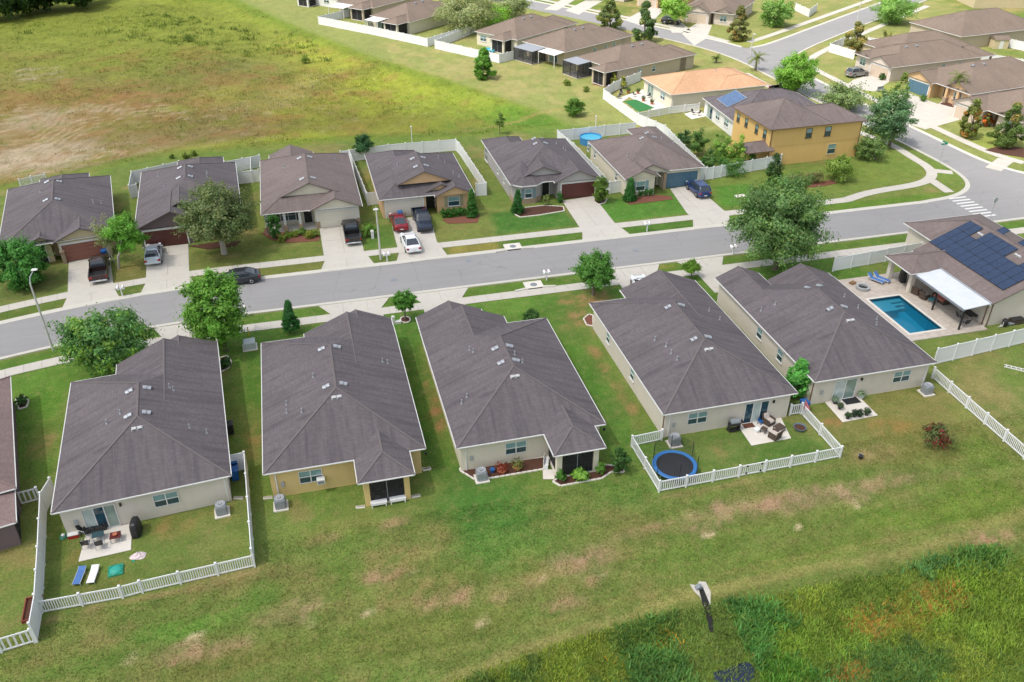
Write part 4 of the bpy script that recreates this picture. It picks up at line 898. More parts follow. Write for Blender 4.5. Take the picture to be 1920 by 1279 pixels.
def far_house(label, u, v, rot, wall, L=18, W=12.1, wings=(), lanai=None, slide=None, win=None, sidew=(), rm=None, mats=None, group='houses around the far basin'):
    """seen from its rear corner: local y = 0 is the rear eave, +y runs to its street"""
    H = House(label, u, v, rot, wall, rm or ROOF_F, group); o = .36
    H.body(-W/2+o, W/2-o, o, L-o); H.roof(-W/2, W/2, 0, L)
    for x0, x1, y1 in wings: H.body(x0+o, x1-o, L-2, y1-o, 2.64); H.roof(x0+.015, x1-.015, L-8, y1, 2.73, lo='g', hi='h')
    if lanai: H.roof(lanai[0], lanai[1], lanai[2], 4, 2.735, hi='g', gwall=False); H.screened(lanai[0]+.36, lanai[1]-.36, lanai[2]+.36, o, wall)
    if slide is not None: H.slider('S', slide, o, 2.2, .05, 2.2, mats or [GL_SLIDE, GL_DARK])
    if win is not None: H.window('S', win, o, 1.7, .95, 2.15, 2)
    for face, a in sidew: H.window(face, a, (W/2-o) if face == 'E' else -(W/2-o), .9, 1.0, 2.1)
    for y in (8, 10.5): H.vent('low', .9, y, True)
    return H
def by_corner(px, py, rot, W=12.1):
    """rear right eave corner seen at a photo pixel -> house origin (middle of the rear eave)"""
    u, v = P(px, py, 2.75); r = rad(rot); return u-math.cos(r)*W/2, v-math.sin(r)*W/2
u, v = by_corner(1158, 132, -69); B1 = far_house('tan house with a netted tropical bed at its rear corner', u, v, -69, ST_TAN, 18.5, wings=[(-1.5, 6.05, 20.6)], lanai=(1.6, 5.9, -3.0), slide=-2.5, sidew=[('E', 6), ('E', 9.5)])
u, v = by_corner(1060, 98, -61); B2 = far_house('tan house with a dark screen cage and white awning', u, v, -61, ST_TAN, 19.5, wings=[(-2, 6.05, 21)], slide=2.5, sidew=[('E', 9), ('E', 12.5), ('E', 15)])
u, v = by_corner(970, 75, -55); B3 = far_house('cream house with a small blue pool in its walled yard', u, v, -55, ST_CREAM, 18, wings=[(-2, 6.05, 21)], lanai=(.2, 4.6, -2.6), win=-3.8, sidew=[('E', 7), ('E', 10.5)])
u, v = by_corner(768, 42, -50); B4 = far_house('brown roofed house with two dark screen porches beside the grey oaks', u, v, -50, ST_CREAM, 18, wings=[(-2, 6.05, 20)], lanai=(.6, 5.4, -3.4), slide=-3)
u, v = by_corner(700, 15, -48); B5 = far_house('brown house with a white patio awning at the top edge', u, v, -48, ST_TAN, 17, lanai=(.6, 5.4, -3), slide=-3)
u, v = by_corner(632, -5, -46); B6 = far_house('white house cut by the top edge of the picture', u, v, -46, ST_WHITE, 17, lanai=(-5.6, -1.2, -3), win=2)
R1O, R2O = (107.36, 143.34), (108.65, 126.55)
def front_house(label, u, v, rot, wall, door, L=18, W=12.1, gar=2.7, gate=None, rm=None, bay=None, group='houses beyond the side street', sidew=(), stonefront=False):
    """local y = 0 is the street front"""
    H = House(label, u, v, rot, wall, rm or ROOF_F, group); o = .36; s_ = 1 if gar > 0 else -1
    H.body(-W/2+o, W/2-o, 2.6, L-o); H.roof(-W/2, W/2, .8, L)
    x0, x1 = (gar-2.9, gar+2.9); H.body(x0, x1, .4, 3.2, 2.64); H.roof(x0-.4, x1+.4, -.2, 7, 2.73, lo='g', hi='g')
    H.garage('S', gar, .4, 4.7, 2.15, door)
    b0, b1 = (-W/2+o, -1.6) if s_ > 0 else (1.6, W/2-o)
    H.body(b0, b1, 1.5, 3, 2.62); H.window('S', (b0+b1)/2, 1.5, 1.6, .8, 2.1, 2); H.door('S', -.7*s_, 2.6, BROWN_TRIM)
    H.roof((b0-.35), (b1+.35), .9, 6, 2.71, lo='g', hi='g')
    for face, a in sidew: H.window(face, a, (W/2-o) if face == 'E' else -(W/2-o), .9, 1.0, 2.1)
    for y in (7, 9.5): H.vent('low', 1.0, y, True)
    return H
u, v = R1O; R1 = front_house('peach stucco house with the silver crossover parked in front', u, v, -83, ST_PEACH, TAN_DOOR, 22.5, 11.5, 2.4, sidew=[('E', 13), ('E', 17)])
R1.roof(-1, 5.7, 20, 25.5, 2.72, lo='g'); R1.post(5.1, 25, .15, 2.5, BROWN_TRIM)
u, v = R2O; R2 = front_house('tan house with a slate blue garage door beyond the side street', u, v, -82, ST_ORANGE, BLUE_DOOR, 24, 14.5, -3.6, sidew=[('E', 10)])
for x in (2.2, 4.6, 7.0): R2.post(x, 1.1, .22, 2.6, ST_ORANGE, STONE)
u, v = by_corner(1855, 232, -82); R3 = front_house('brown house behind the magnolias at the right edge', u+4.5, v-.5, -82, ST_PEACH, TAN_DOOR, 20, 13, -3.4)
u, v = P(1640, 54, 2.75); R4 = far_house('tan house with a wooden lanai wall beyond the white corner fence', u+9.5, v-13.5, 97, ST_SAND, 19, wings=[(-5, 1, 21)], slide=0)
u, v = P(1735, 28, 2.75); R5 = far_house('large brown roofed house near the top right corner', u+16.5, v-10, 97, ST_TAN, 24, 15, lanai=(-6, 0, -4))
u, v = P(1790, 20, 0); R6 = House('two storey sand coloured house at the top right', u+6, v+1, -15, ST_SAND, ROOF_F, None); R6.body(.4, 14, .4, 10, 5.4); R6.roof(0, 14.4, 0, 10.4, 5.5, 'x'); R6.roof(13, 19, 0, 5, 2.7, 'x', 'g', 'h', gwall=False); R6.post(18.4, .6, .25, 2.6, ST_TAN, STONE); R6.post(18.4, 4.4, .25, 2.6, ST_TAN, STONE)
for a in (3, 7, 11): R6.window('S', a, .4, 1.1, 3.6, 4.8)
u, v = P(1310, 50, 0); C1 = front_house('peach house with a cream garage door facing the far junction', u+2.2, v+1.5, -43, ST_PEACH, TAN_DOOR, 19, 13, -2.2, group='houses across the far junction')
u, v = P(1232, 18, 0); C2 = front_house('tan house with the dark car on its driveway across the far junction', u, v+1.5, -47, ST_ORANGE, TAN_DOOR, 19, 12.5, -2.4, group='houses across the far junction')
u, v = P(1120, 5, 0); C3 = front_house('house with a slate blue garage door at the top edge', u+2, v+2.5, -50, ST_PEACH, BLUE_DOOR, 18, 12.5, -2.4, group='houses across the far junction')
u, v = P(1055, -8, 0); C4 = front_house('tan house with a shaded stone porch at the top edge', u+2, v+4, -53, ST_TAN, TAN_DOOR, 18, 12.5, 2.4, group='houses across the far junction')
# ------------------------------------------------------------------ fences
def fence(label, pts, kind='privacy', h=1.83, uvp=False, single=True, span_=2.4, pitch=.16, pw=.075, name=None, gate=None, group='white vinyl fences'):
    pts = pts if uvp else PX(pts); o0 = Vector((*pts[0], 0))
    name = name or ('privacy_fence' if kind == 'privacy' else 'picket_fence')
    e = empty(name, o0, 0, label, 'fence', group)
    if 'post' not in SHARED:
        m = MB(); m.box(-.065, .065, -.065, .065, 0, 1.0); SHARED['post'] = m.mesh('post', WHITE)
        m = MB(); m.loft([[(s_*a, t_*a, z) for s_, t_ in ((-1,-1),(1,-1),(1,1),(-1,1))] for a, z in ((.085, 0), (.085, .04), (.01, .10))]); SHARED['cap'] = m.mesh('post_cap', WHITE)
        m = MB(); m.box(-.5, .5, -.012, .012, 0, 1); SHARED['picket'] = m.mesh('picket', WHITE)
    def put_post(p, a):
        q = link_mesh('post', SHARED['post'], e, (p.x, p.y, 0), a); q.scale = (1, 1, h+.06)
        c = link_mesh('post_cap', SHARED['cap'], e, (p.x, p.y, h+.06), a)
    last = None
    for a_, b_ in zip(pts[:-1], pts[1:]):
        A = Vector((*a_, 0))-o0; B = Vector((*b_, 0))-o0; L = (B-A).length; n = max(1, int(round(L/span_))); w = L/n; t = (B-A)/L; ang = math.atan2(t.y, t.x)
        if last is None: put_post(A, ang)
        ln = w-.13
        if kind == 'privacy':
            m = MB(); m.box(-ln/2, ln/2, -.03, .03, h-.14, h); m.box(-ln/2, ln/2, -.03, .03, .05, .2)
            nbk = max(2, int(ln/.18)); bw = ln/nbk
            for k in range(nbk): m.box(-ln/2+k*bw+.003, -ln/2+(k+1)*bw-.003, -.014, .014, .2, h-.14)
            me = m.mesh('panel', WHITE)
        else:
            m = MB(); m.box(-ln/2, ln/2, -.028, .028, h-.13, h-.02); m.box(-ln/2, ln/2, -.028, .028, .1, .2)
            if not single:
                k = max(2, int(ln/pitch))
                for i in range(k): x = -ln/2+(i+.5)*ln/k; m.box(x-pw/2, x+pw/2, -.012, .012, .2, h-.13)
            me = m.mesh('rails' if single else 'panel', WHITE)
        for k in range(n):
            c = A+t*w*(k+.5); link_mesh(me.name.split('.')[0], me, e, (c.x, c.y, random.uniform(-.015, .015)), ang+random.uniform(-.004, .004))
            put_post(A+t*w*(k+1), ang)
            if kind != 'privacy' and single:
                q = max(2, int(ln/pitch))
                for i in range(q):
                    x = -ln/2+(i+.5)*ln/q; pc = c+t*x; o = link_mesh('picket', SHARED['picket'], e, (pc.x, pc.y, .2), ang); o.scale = (pw, 1, h-.33)
        last = B
    if gate:
        for gx in gate:
            c = Vector((*P(*gx), 0))-o0; m = MB(); m.box(-.06, .06, -.05, .05, 0, .14); m.build('hinge', BLACK, e, (c.x, c.y, h-.2)); m.build('hinge', BLACK, e, (c.x, c.y, .2))
    return e
fence('low picket fence closing the back of the mauve house yard', [(-60,1243),(66,1205)], 'picket', 1.25, pitch=.30, pw=.12)
fence('short picket gate panel between the mauve and beige houses', [(36,948),(76,938)], 'picket', 1.25, pitch=.28, pw=.11)
fence('tall white privacy fence along the left side of the patio yard', [(105,930),(88,958),(84,1060),(79,1150),(70,1204)], 'privacy', 1.8)
fence('low picket fence with a gate along the back of the patio yard', [(79,1150),(231,1122),(268,1112),(478,1063)], 'picket', 1.15, pitch=.15, pw=.07, gate=[(231,1122),(268,1112)])
fence('tall white fence along the right side of the patio yard', [(478,1063),(464,880),(434,886)], 'privacy', 1.75)
fence('white picket fence enclosing the trampoline yard', [(1240,826),(1184,838),(1235,923),(1574,858),(1501,776),(1480,779)], 'picket', 1.12, pitch=.17, pw=.085, gate=[(1398,892),(1425,887)])
fence('long picket fence running down to the right edge of the picture', [(1747,709),(1960,897)], 'picket', 1.15, pitch=.16, pw=.08)
fence('white privacy fence below the pool deck', [(1750,684),(1925,642)], 'privacy', 1.8)
fence('white privacy fence between the pool yard and the street', [(1561,509),(1723,479)], 'privacy', 1.7)
fence('tall white fence closing the yard behind the mauve garage house', [(261,369),(247,372),(252,345),(340,325),(362,322)], 'privacy', 1.8)
fence('white fence joining the mauve house and the columned house', [(446,346),(488,341)], 'privacy', 1.8)
fence('white fence across the back between the oak house and columned house', [(425,326),(490,313)], 'privacy', 1.8); fence('short white fence dividing two narrow back yards', [(473,318),(474,343)], 'privacy', 1.7)
fence('white fence behind the columned house and the apricot house', [(640,306),(730,293),(855,283)], 'privacy', 1.8)
fence('white fence in the narrow gap left of the apricot house', [(657,304),(690,386),(713,383)], 'privacy', 1.8)
fence('tall white fence along the right side of the apricot house', [(855,283),(862,290),(912,367),(893,368)], 'privacy', 1.8)
fence('white fence running between the grey house and the blue door house', [(1045,266),(1075,290),(1143,364),(1169,360)], 'privacy', 1.75)
fence('white fence around the round pool behind the blue door house', [(1045,266),(1190,250)], 'privacy', 1.8)
fence('white fence beside the garden of the amber house', [(1195,234),(1245,256),(1322,338),(1336,336)], 'privacy', 1.8)
fence('white fence in front of the amber house back garden', [(1322,338),(1462,312),(1467,302)], 'privacy', 1.75)
fence('bright white wall fence along the basin behind the orange roofed house', [(1131,186),(1196,234)], 'privacy', 1.75)
fence('white fence closing the yard of the orange roofed house', [(1131,186),(1150,172),(1200,152)], 'privacy', 1.75, single=False); fence('low white fence between the orange roofed house and its neighbour', [(1196,226),(1255,214),(1310,208)], 'picket', 1.3, single=False, pitch=.2, pw=.14)
fence('long white fence along the rim of the far basin', [(598,46),(700,66),(802,88)], 'privacy', 1.8); fence('white fence between the far screen porches and the grey oaks', [(802,88),(880,64)], 'privacy', 1.8)
fence('white fence around the small blue pool yard', [(890,62),(816,92),(936,119),(980,108)], 'privacy', 1.8); fence('white side fence of the far awning house', [(598,46),(655,32)], 'privacy', 1.8); fence('white fence between two far back yards', [(690,56),(722,40)], 'privacy', 1.8)
fence('bright white corner fence beyond the side street', [(1600,112),(1554,98),(1583,85),(1625,100)], 'privacy', 1.8); fence('bright white fence behind the silver crossover house', [(1625,86),(1700,98),(1760,104)], 'privacy', 1.8)
fence('long bright white fence at the far right', [(1790,108),(1860,120),(1990,142)], 'privacy', 1.8); fence('bright white fence below the two storey sand house', [(1828,72),(1900,92),(1960,104)], 'privacy', 1.8)
fence('small white fence at the top beside the far road', [(1490,20),(1516,32),(1530,22)], 'privacy', 1.8)
fence('thin low white rail behind the left hand house', [(40,352),(62,346),(88,341)], 'picket', 1.2, single=False)
m = fence('white panel at the corner of the garden next to the blue door house', [(1323,337),(1305,339)], 'privacy', 1.8)

# ------------------------------------------------------------------ trees and shrubs
def leaf_mesh(name, C, Nrm, size, cols, mat=None, ratio=.55):
    n = len(C); r = RNG.normal(size=(n, 3)); t = np.cross(Nrm, r); t /= np.linalg.norm(t, axis=1, keepdims=True)+1e-9; b_ = np.cross(Nrm, t)
    s_ = size*RNG.uniform(.65, 1.35, (n, 1)); a = t*s_; w = b_*s_*ratio; bend = Nrm*s_*.25
    V = np.stack([C-a, C+w+bend, C+a, C-w+bend], 1).reshape(-1, 3); Fc = np.arange(4*n).reshape(-1, 4)
    return np_mesh(name, V, Fc, mat or LEAF, np.repeat(cols, 4, 0))
def crown_pts(shape, n, rng, rx, rz, clumps, rough=.30, hollow=.35):
    """leaf positions gathered in clumps spread through the crown"""
    d = rng.normal(size=(clumps, 3)); d /= np.linalg.norm(d, axis=1, keepdims=True)
    r = rng.uniform(hollow**3, 1, (clumps, 1))**(1/3)
    if shape == 'round': c = d*r*np.array([1, 1, 1])*rng.uniform(.8, 1.05, (clumps, 1))
    elif shape == 'oak':
        c = d*r*rng.uniform(.75, 1.12, (clumps, 1)); c[:, 2] = np.where(c[:, 2] < 0, c[:, 2]*.75, c[:, 2])
    elif shape == 'umbrella': c = d*r; c[:, 2] = np.abs(c[:, 2])*1.3-.55
    elif shape in ('cone', 'magnolia', 'column'):
        h = rng.uniform(0, 1, clumps)**(1.25 if shape != 'column' else 1.0); ang = rng.uniform(0, 2*np.pi, clumps)
        w = {'cone': 1-h**1.15, 'magnolia': np.minimum(1, (1-h)*1.5)*np.minimum(1, .55+h*2.2), 'column': np.minimum(1, (1-h)*2.2)*np.minimum(1, .6+h*2)}[shape]
        rr = np.sqrt(rng.uniform(.25, 1, clumps))*(w+.06)*rng.uniform(.8, 1.1, clumps)
        c = np.stack([np.cos(ang)*rr, np.sin(ang)*rr, h*2-1], 1)
    else: c = d*r
    k = rng.integers(0, clumps, n); cs = rough*rng.uniform(.6, 1.3, clumps)
    g = rng.normal(size=(n, 3)); g /= np.linalg.norm(g, axis=1, keepdims=True); g *= rng.uniform(.1, 1, (n, 1))**(1/2.2)*cs[k][:, None]
    g[:, 2] *= .75
    g = g+d[k]*rng.normal(0, .55, (n, 1))*cs[k][:, None]*(shape in ('oak', 'round', 'umbrella'))
    p = c[k]+g*(np.array([1, 1, rx/max(rz, .01)*1.0]) if rz > 0 else 1)
    return p*np.array([rx, rx, rz]), k, c*np.array([rx, rx, rz]), g
def tree(name, label, base, box, shape='round', col=(70,110,45), n=4200, leaf=.17, clumps=60, rough=.30, cat='tree', group='trees', var=.22, seed=None, trunk=None, hollow=.35, col2=None, mix2=.25, barkm=None, limbs=6, lean=True, trunkr=None):
    """base: photo pixel of the foot; box: (x0, x1, y0, y1) of the crown in the photo"""
    n = int(n*2.1); leaf *= .72; clumps = int(clumps*1.25)
    if shape in ('cone', 'column'): clumps *= 2; rough *= 1.4
    seed = seed or (hash(label) % 9973 if False else sum(ord(ch)*(i+3) for i, ch in enumerate(label)) % 99991); rng = np.random.default_rng(seed)
    u, v = P(*base); x0, x1, y0, y1 = box; yc = (y0+y1)/2
    dep = depth_of(u, v, 2.0); mpp = dep/FPX; th_ = PITCH+math.atan((yc-639.5)/FPX)
    rx = (x1-x0)/2*mpp*.88; a = (y1-y0)/2*mpp*.95
    rz = math.sqrt(max(a*a-(rx*math.sin(th_))**2, (.55*rx)**2))/math.cos(th_) if shape not in ('cone','magnolia','column') else max(.6*rx, (a-.45*rx*math.sin(th_))/math.cos(th_))
    zc = max(height_at(u, v, yc), rz*.9 if cat != 'tree' else rz*.95)
    off = ((x0+x1)/2-pix(u, v, zc)[0])*mpp if lean else 0
    cx, cy = off*cY, -off*sY
    e = empty(name, (u, v, float(ground_z(np.array([u]), np.array([v]))[0])), 0, label, cat, group)
    p, k, cl, g = crown_pts(shape, n, rng, rx, rz, clumps, rough, hollow)
    p += np.array([cx, cy, zc]); ok = p[:, 2] > .06; p, k, g = p[ok], k[ok], g[ok]
    out = p-np.array([cx, cy, zc]); out /= np.linalg.norm(out, axis=1, keepdims=True)+1e-9
    nr = out*.7+rng.normal(size=p.shape)*.55+np.array([0, 0, .35])+g/(np.linalg.norm(g, axis=1, keepdims=True)+1e-9)*.5; nr /= np.linalg.norm(nr, axis=1, keepdims=True)
    c0 = np.array(srgb(*col))*1.72; tn = rng.uniform(1-var, 1+var, (clumps, 1))[k]*rng.uniform(1-var*.8, 1+var*.8, (len(p), 1)); cols = c0*tn
    if col2 is not None:
        mk = (rng.random(clumps) < mix2)[k] & (rng.random(len(p)) < .75); cols[mk] = np.array(srgb(*col2))*1.7*tn[mk]
    cols *= 1+rng.normal(size=(len(p), 3))*np.array([.08, .04, .08])
    m = MB(); tr = trunkr or max(.06, min(.26, rx*.07)); top = zc-rz*.25 if rz < zc else zc
    bend = rng.uniform(-.12, .12, 2)
    path = [(0, 0, -.05), (cx*.15+bend[0]*.4, cy*.15+bend[1]*.4, top*.4), (cx*.6+bend[0], cy*.6+bend[1], top*.8), (cx, cy, min(zc+rz*.45, top+rz*.6))]
    if trunk is None or trunk:
        m.tube(path, [tr*1.25, tr, tr*.8, tr*.25], 7)
        pick = rng.choice(clumps, min(limbs, clumps), replace=False)
        for q in pick:
            s0 = Vector(path[1]).lerp(Vector(path[2]), rng.uniform(.3, 1)); e1 = Vector(cl[q])*.8+Vector((cx, cy, zc)); md = s0.lerp(e1, .5)+Vector((0, 0, -.08*rx))
            m.tube([tuple(s0), tuple(md), tuple(e1)], [tr*.55, tr*.35, tr*.1], 5)
        m.build('trunk' if cat == 'tree' else 'stem', barkm or BARK, e)
    link_mesh('crown', leaf_mesh('crown', p, nr, leaf, np.clip(cols, 0, 1)), e)
    return e
ST = 'street trees along the near sidewalk'
tree('street_tree', 'dense round bright green tree in front of the patio house', (425,657), (340,460,506,652), 'round', (90,128,50), 8500, .20, 120, .20, group=ST, hollow=.62)
tree('street_tree', 'wide spreading dark green tree beside the left lamp post', (212,690), (107,282,578,692), 'oak', (80,114,64), 7500, .20, 90, .20, group=ST, col2=(104,134,56), hollow=.5)
tree('cypress_tree', 'narrow cone shaped evergreen by the near sidewalk', (542,624), (525,559,560,618), 'cone', (52,98,50), 5200, .11, 110, .2, group=ST)
tree('lollipop_tree', 'clipped ball tree in a round mulch ring by the near sidewalk', (760,600), (734,783,540,586), 'round', (74,116,44), 3200, .12, 60, .2, group=ST, hollow=.6, trunkr=.07)
tree('maple_tree', 'mid green maple growing on the bare brown patch', (1112,553), (1076,1155,470,546), 'oak', (78,118,52), 5600, .17, 80, .24, group=ST, hollow=.3)
tree('lollipop_tree', 'small flat topped ball tree between two near driveways', (1295,521), (1278,1314,484,512), 'umbrella', (92,124,44), 1800, .11, 40, .28, group=ST, trunkr=.06)
tree('oak_tree', 'largest dark green oak overhanging the street', (1453,506), (1368,1552,334,500), 'oak', (90,116,70), 17000, .21, 190, .19, group=ST, hollow=.3, col2=(104,130,72), limbs=9)
FT = 'trees in the front yards across the street'
tree('oak_tree', 'olive grey live oak in front of the mauve house', (421,476), (331,476,345,462), 'oak', (98,108,70), 11500, .19, 150, .2, group=FT, hollow=.3, col2=(80,98,58), barkm=plain('pale_bark', (.34,.31,.27), .9, var=.3, fine=25), limbs=9, trunkr=.3)
tree('young_tree', 'small bright green tree with a leaning pale trunk between two driveways', (223,503), (196,270,402,482), 'oak', (92,134,52), 4200, .18, 50, .26, group=FT, barkm=MATS['pale_bark'])
tree('young_tree', 'thin pale half bare tree beside the dark pickup', (214,492), (172,212,402,478), 'oak', (122,128,90), 700, .14, 26, .3, group=FT, barkm=MATS['pale_bark'], limbs=12)
tree('dense_tree', 'dense rounded leafy tree at the left edge', (44,534), (-14,86,444,540), 'round', (66,112,50), 7500, .19, 90, .22, group=FT, hollow=.55)
tree('young_tree', 'small dark tree behind the white fence near the basin', (679,300), (662,699,253,291), 'oak', (58,92,56), 1900, .17, 34, .3, group=FT)
tree('cypress_tree', 'cone evergreen at the right end of the apricot house hedge', (884,406), (872,897,352,406), 'cone', (62,104,46), 4200, .12, 90, .22, group=FT)
tree('cypress_tree', 'cone evergreen at the corner of the grey house', (971,400), (958,984,354,400), 'cone', (54,96,46), 4200, .12, 90, .22, group=FT)
tree('topiary', 'tall clipped oval evergreen between the grey house and blue door house', (1127,380), (1112,1142,330,378), 'round', (84,108,44), 4200, .11, 110, .26, group=FT, hollow=.55)
tree('cypress_tree', 'cone evergreen beside the shuttered window of the blue door house', (1181,376), (1168,1196,332,376), 'cone', (54,100,46), 4200, .12, 90, .22, group=FT)
CT = 'trees around the amber house corner'
tree('young_tree', 'slim dark column tree in front of the white garden fence', (1453,346), (1438,1468,286,346), 'column', (62,86,46), 1700, .17, 34, .3, group=CT)
tree('shrub', 'loose yellow green bush on the corner lawn', (1572,338), (1545,1602,290,340), 'oak', (112,132,62), 2600, .17, 44, .28, cat='shrub', group=CT, trunk=True)
tree('silver_tree', 'tall blue green tree beside the corner sidewalk', (1668,274), (1624,1712,172,272), 'oak', (82,110,76), 8500, .22, 110, .24, group=CT, hollow=.1, col2=(120,140,98))
tree('leafy_tree', 'broad grey green tree behind the amber house', (1590,206), (1538,1628,166,212), 'oak', (112,128,84), 4200, .22, 60, .24, group=CT)
tree('slim_tree', 'slim upright tree beyond the side street', (1692,196), (1675,1708,135,194), 'magnolia', (104,120,60), 2000, .2, 36, .28, group=CT)
tree('leafy_tree', 'bright green rounded tree by the far driveway', (1492,178), (1450,1536,98,172), 'round', (104,140,56), 6000, .22, 80, .22, group=CT, hollow=.5)
tree('shrub', 'tangled shrub at the right corner of the amber house', (1640,300), (1608,1664,256,302), 'oak', (96,116,66), 2600, .18, 40, .28, cat='shrub', group=CT)
tree('magnolia_tree', 'brown tinged magnolia at the right of the side street', (1822,258), (1800,1846,186,256), 'magnolia', (98,106,52), 3000, .2, 40, .28, group=CT, col2=(150,112,60))
tree('magnolia_tree', 'dark magnolia cut by the right edge above the mulch bed', (1893,274), (1864,1926,192,276), 'magnolia', (82,100,50), 3600, .2, 44, .28, group=CT, col2=(140,120,70), mix2=.15)
tree('shrub', 'orange red flowering shrub beside the magnolia', (1848,236), (1835,1862,206,238), 'oak', (100,112,56), 900, .18, 20, .3, cat='shrub', group=CT, col2=(190,90,40), mix2=.5)
BT = 'trees around the far basin'
tree('basin_tree', 'bushy green tree standing alone beside the basin', (906,148), (885,930,88,148), 'magnolia', (84,122,46), 4000, .24, 60, .26, group=BT)
tree('shrub', 'round leafy bush on the basin bank', (1080,217), (1061,1099,183,218), 'oak', (76,106,42), 1900, .2, 34, .3, cat='shrub', group=BT)
tree('young_tree', 'thin young tree on the bank behind the grey house', (937,252), (927,949,209,244), 'oak', (104,126,62), 600, .17, 18, .32, group=BT)
tree('magnolia_tree', 'tall dark magnolia left of the far driveway', (1144,56), (1119,1168,-4,54), 'magnolia', (92,106,60), 3600, .26, 50, .28, group=BT, col2=(130,130,70))
tree('magnolia_tree', 'tall dark magnolia beside the far road', (1208,78), (1184,1234,4,76), 'magnolia', (76,98,56), 3800, .26, 50, .28, group=BT, col2=(124,128,74), mix2=.15)
tree('magnolia_tree', 'brownish magnolia on the lawn of the far peach house', (1386,76), (1364,1408,12,76), 'magnolia', (100,102,58), 3200, .26, 46, .28, group=BT, col2=(140,112,66))
tree('oak_tree', 'round oak with a dark shadow on the far corner lawn', (1456,50), (1424,1492,-2,46), 'round', (108,136,72), 4600, .26, 64, .24, group=BT, hollow=.5)
tree('leafy_tree', 'light green tree in front of the far dark car', (1266,48), (1236,1296,-4,36), 'oak', (120,150,66), 3400, .26, 50, .26, group=BT)
tree('oak_tree', 'wide grey green oak behind the small pool house', (886,58), (808,940,-8,48), 'oak', (122,128,90), 7000, .28, 80, .22, group=BT, limbs=9, hollow=.4)
tree('oak_tree', 'second grey green oak at the top edge', (960,34), (924,1000,-14,30), 'oak', (126,134,96), 4200, .28, 56, .24, group=BT)
tree('shrub', 'bright green bushes below the grey oaks', (922,44), (890,958,18,46), 'oak', (120,156,62), 2000, .24, 34, .3, cat='shrub', group=BT)
tree('magnolia_tree', 'loose magnolia inside the white corner fence', (1606,102), (1582,1630,40,98), 'magnolia', (112,112,62), 2400, .26, 34, .3, group=BT, col2=(160,140,80))
tree('young_tree', 'small thin tree behind the white corner fence', (1662,92), (1650,1674,56,90), 'oak', (126,126,74), 700, .2, 18, .32, group=BT)
tree('leafy_tree', 'leafy green tree at the end of the far road', (1668,44), (1632,1722,-6,42), 'oak', (116,146,78), 5200, .28, 64, .24, group=BT)
tree('leafy_tree', 'small dark tree by the far blue door driveway', (1098,-2), (1080,1120,-34,0), 'oak', (110,130,80), 1500, .26, 30, .28, group=BT)
NS = 'garden shrubs'
def shrub(label, base, box, col, n=900, leaf=.12, shape='round', col2=None, mix2=.3, name='shrub', clumps=30, group=NS):
    return tree(name, label, base, box, shape, col, n, leaf, clumps, .28, 'shrub', group, col2=col2, mix2=mix2, lean=True, limbs=3, trunkr=.04)
tree('banana_shrub', 'bright green big leaved shrub between the two beige houses', (1499,742), (1475,1521,671,744), 'column', (84,142,66), 1500, .20, 40, .3, cat='shrub', group=NS)
shrub('red flowering crape myrtle bush on the brown lawn', (1761,834), (1730,1794,790,838), (84,98,58), 1700, .11, 'umbrella', (112,54,48), .45, 'crape_myrtle', 40)
shrub('round dark green bush at the corner of the screened lanai', (1162,886), (1142,1183,838,886), (58,88,42), 2600, .09)
shrub('ball bush left of the planted lanai', (1052,903), (1042,1063,878,904), (78,118,48), 900, .08); shrub('ball bush right of the planted lanai', (1126,890), (1117,1136,866,890), (86,124,48), 900, .08)
shrub('spiky bright green cycad before the lanai screen', (1086,897), (1071,1104,876,900), (112,146,64), 500, .18, 'umbrella')
shrub('dark bush showing behind the cream house roof', (997,606), (978,1016,583,606), (62,92,44), 1500, .12); shrub('dark green shrub in a curved bed right of the patio house', (421,690), (412,434,668,694), (62,92,52), 900, .1)
shrub('shrub in a curved bed by the mauve house', (38,756), (26,52,742,758), (66,96,52), 600, .1)
shrub('bushy green shrub left of the columned porch', (512,447), (499,528,402,448), (64,104,48), 2200, .12); shrub('clipped round bush beside the columned house driveway', (690,443), (678,704,417,444), (94,124,52), 2000, .1)
for k, (x, y, c) in enumerate([(540,446,(96,118,46)),(553,443,(110,124,50)),(566,440,(90,116,48)),(579,447,(116,122,48)),(590,444,(96,112,48)),(529,452,(104,116,46))]):
    shrub(['low yellow plant second from left in the columned house bed','bright yellow green plant in the middle of the columned house bed','green plant behind the middle of the columned house bed','yellow plant right of centre in the columned house bed','last plant by the driveway in the columned house bed','leftmost low plant in the columned house bed'][k], (x, y), (x-9, x+9, y-13, y+2), c, 420, .1)
for k, x in enumerate(range(832, 876, 9)): shrub('clipped hedge plant '+['at the left end','second from left','in the middle','second from right','at the right end'][k]+' under the apricot house window', (x, 408-k*.9), (x-7, x+7, 390-k*.9, 409-k*.9), (60,104,42), 700, .09)
for k, x in enumerate((1200, 1210, 1219)): shrub('clipped hedge plant '+['at the left','in the middle','at the right'][k]+' under the blue door house window', (x, 368-k), (x-7, x+7, 352-k, 369-k), (62,106,46), 600, .09)
shrub('square clipped bush beside the maroon garage door', (1050,380), (1043,1057,357,381), (58,100,44), 900, .09); shrub('thin shrub by the faceted bay', (1025,385), (1018,1032,364,386), (110,120,70), 500, .1)
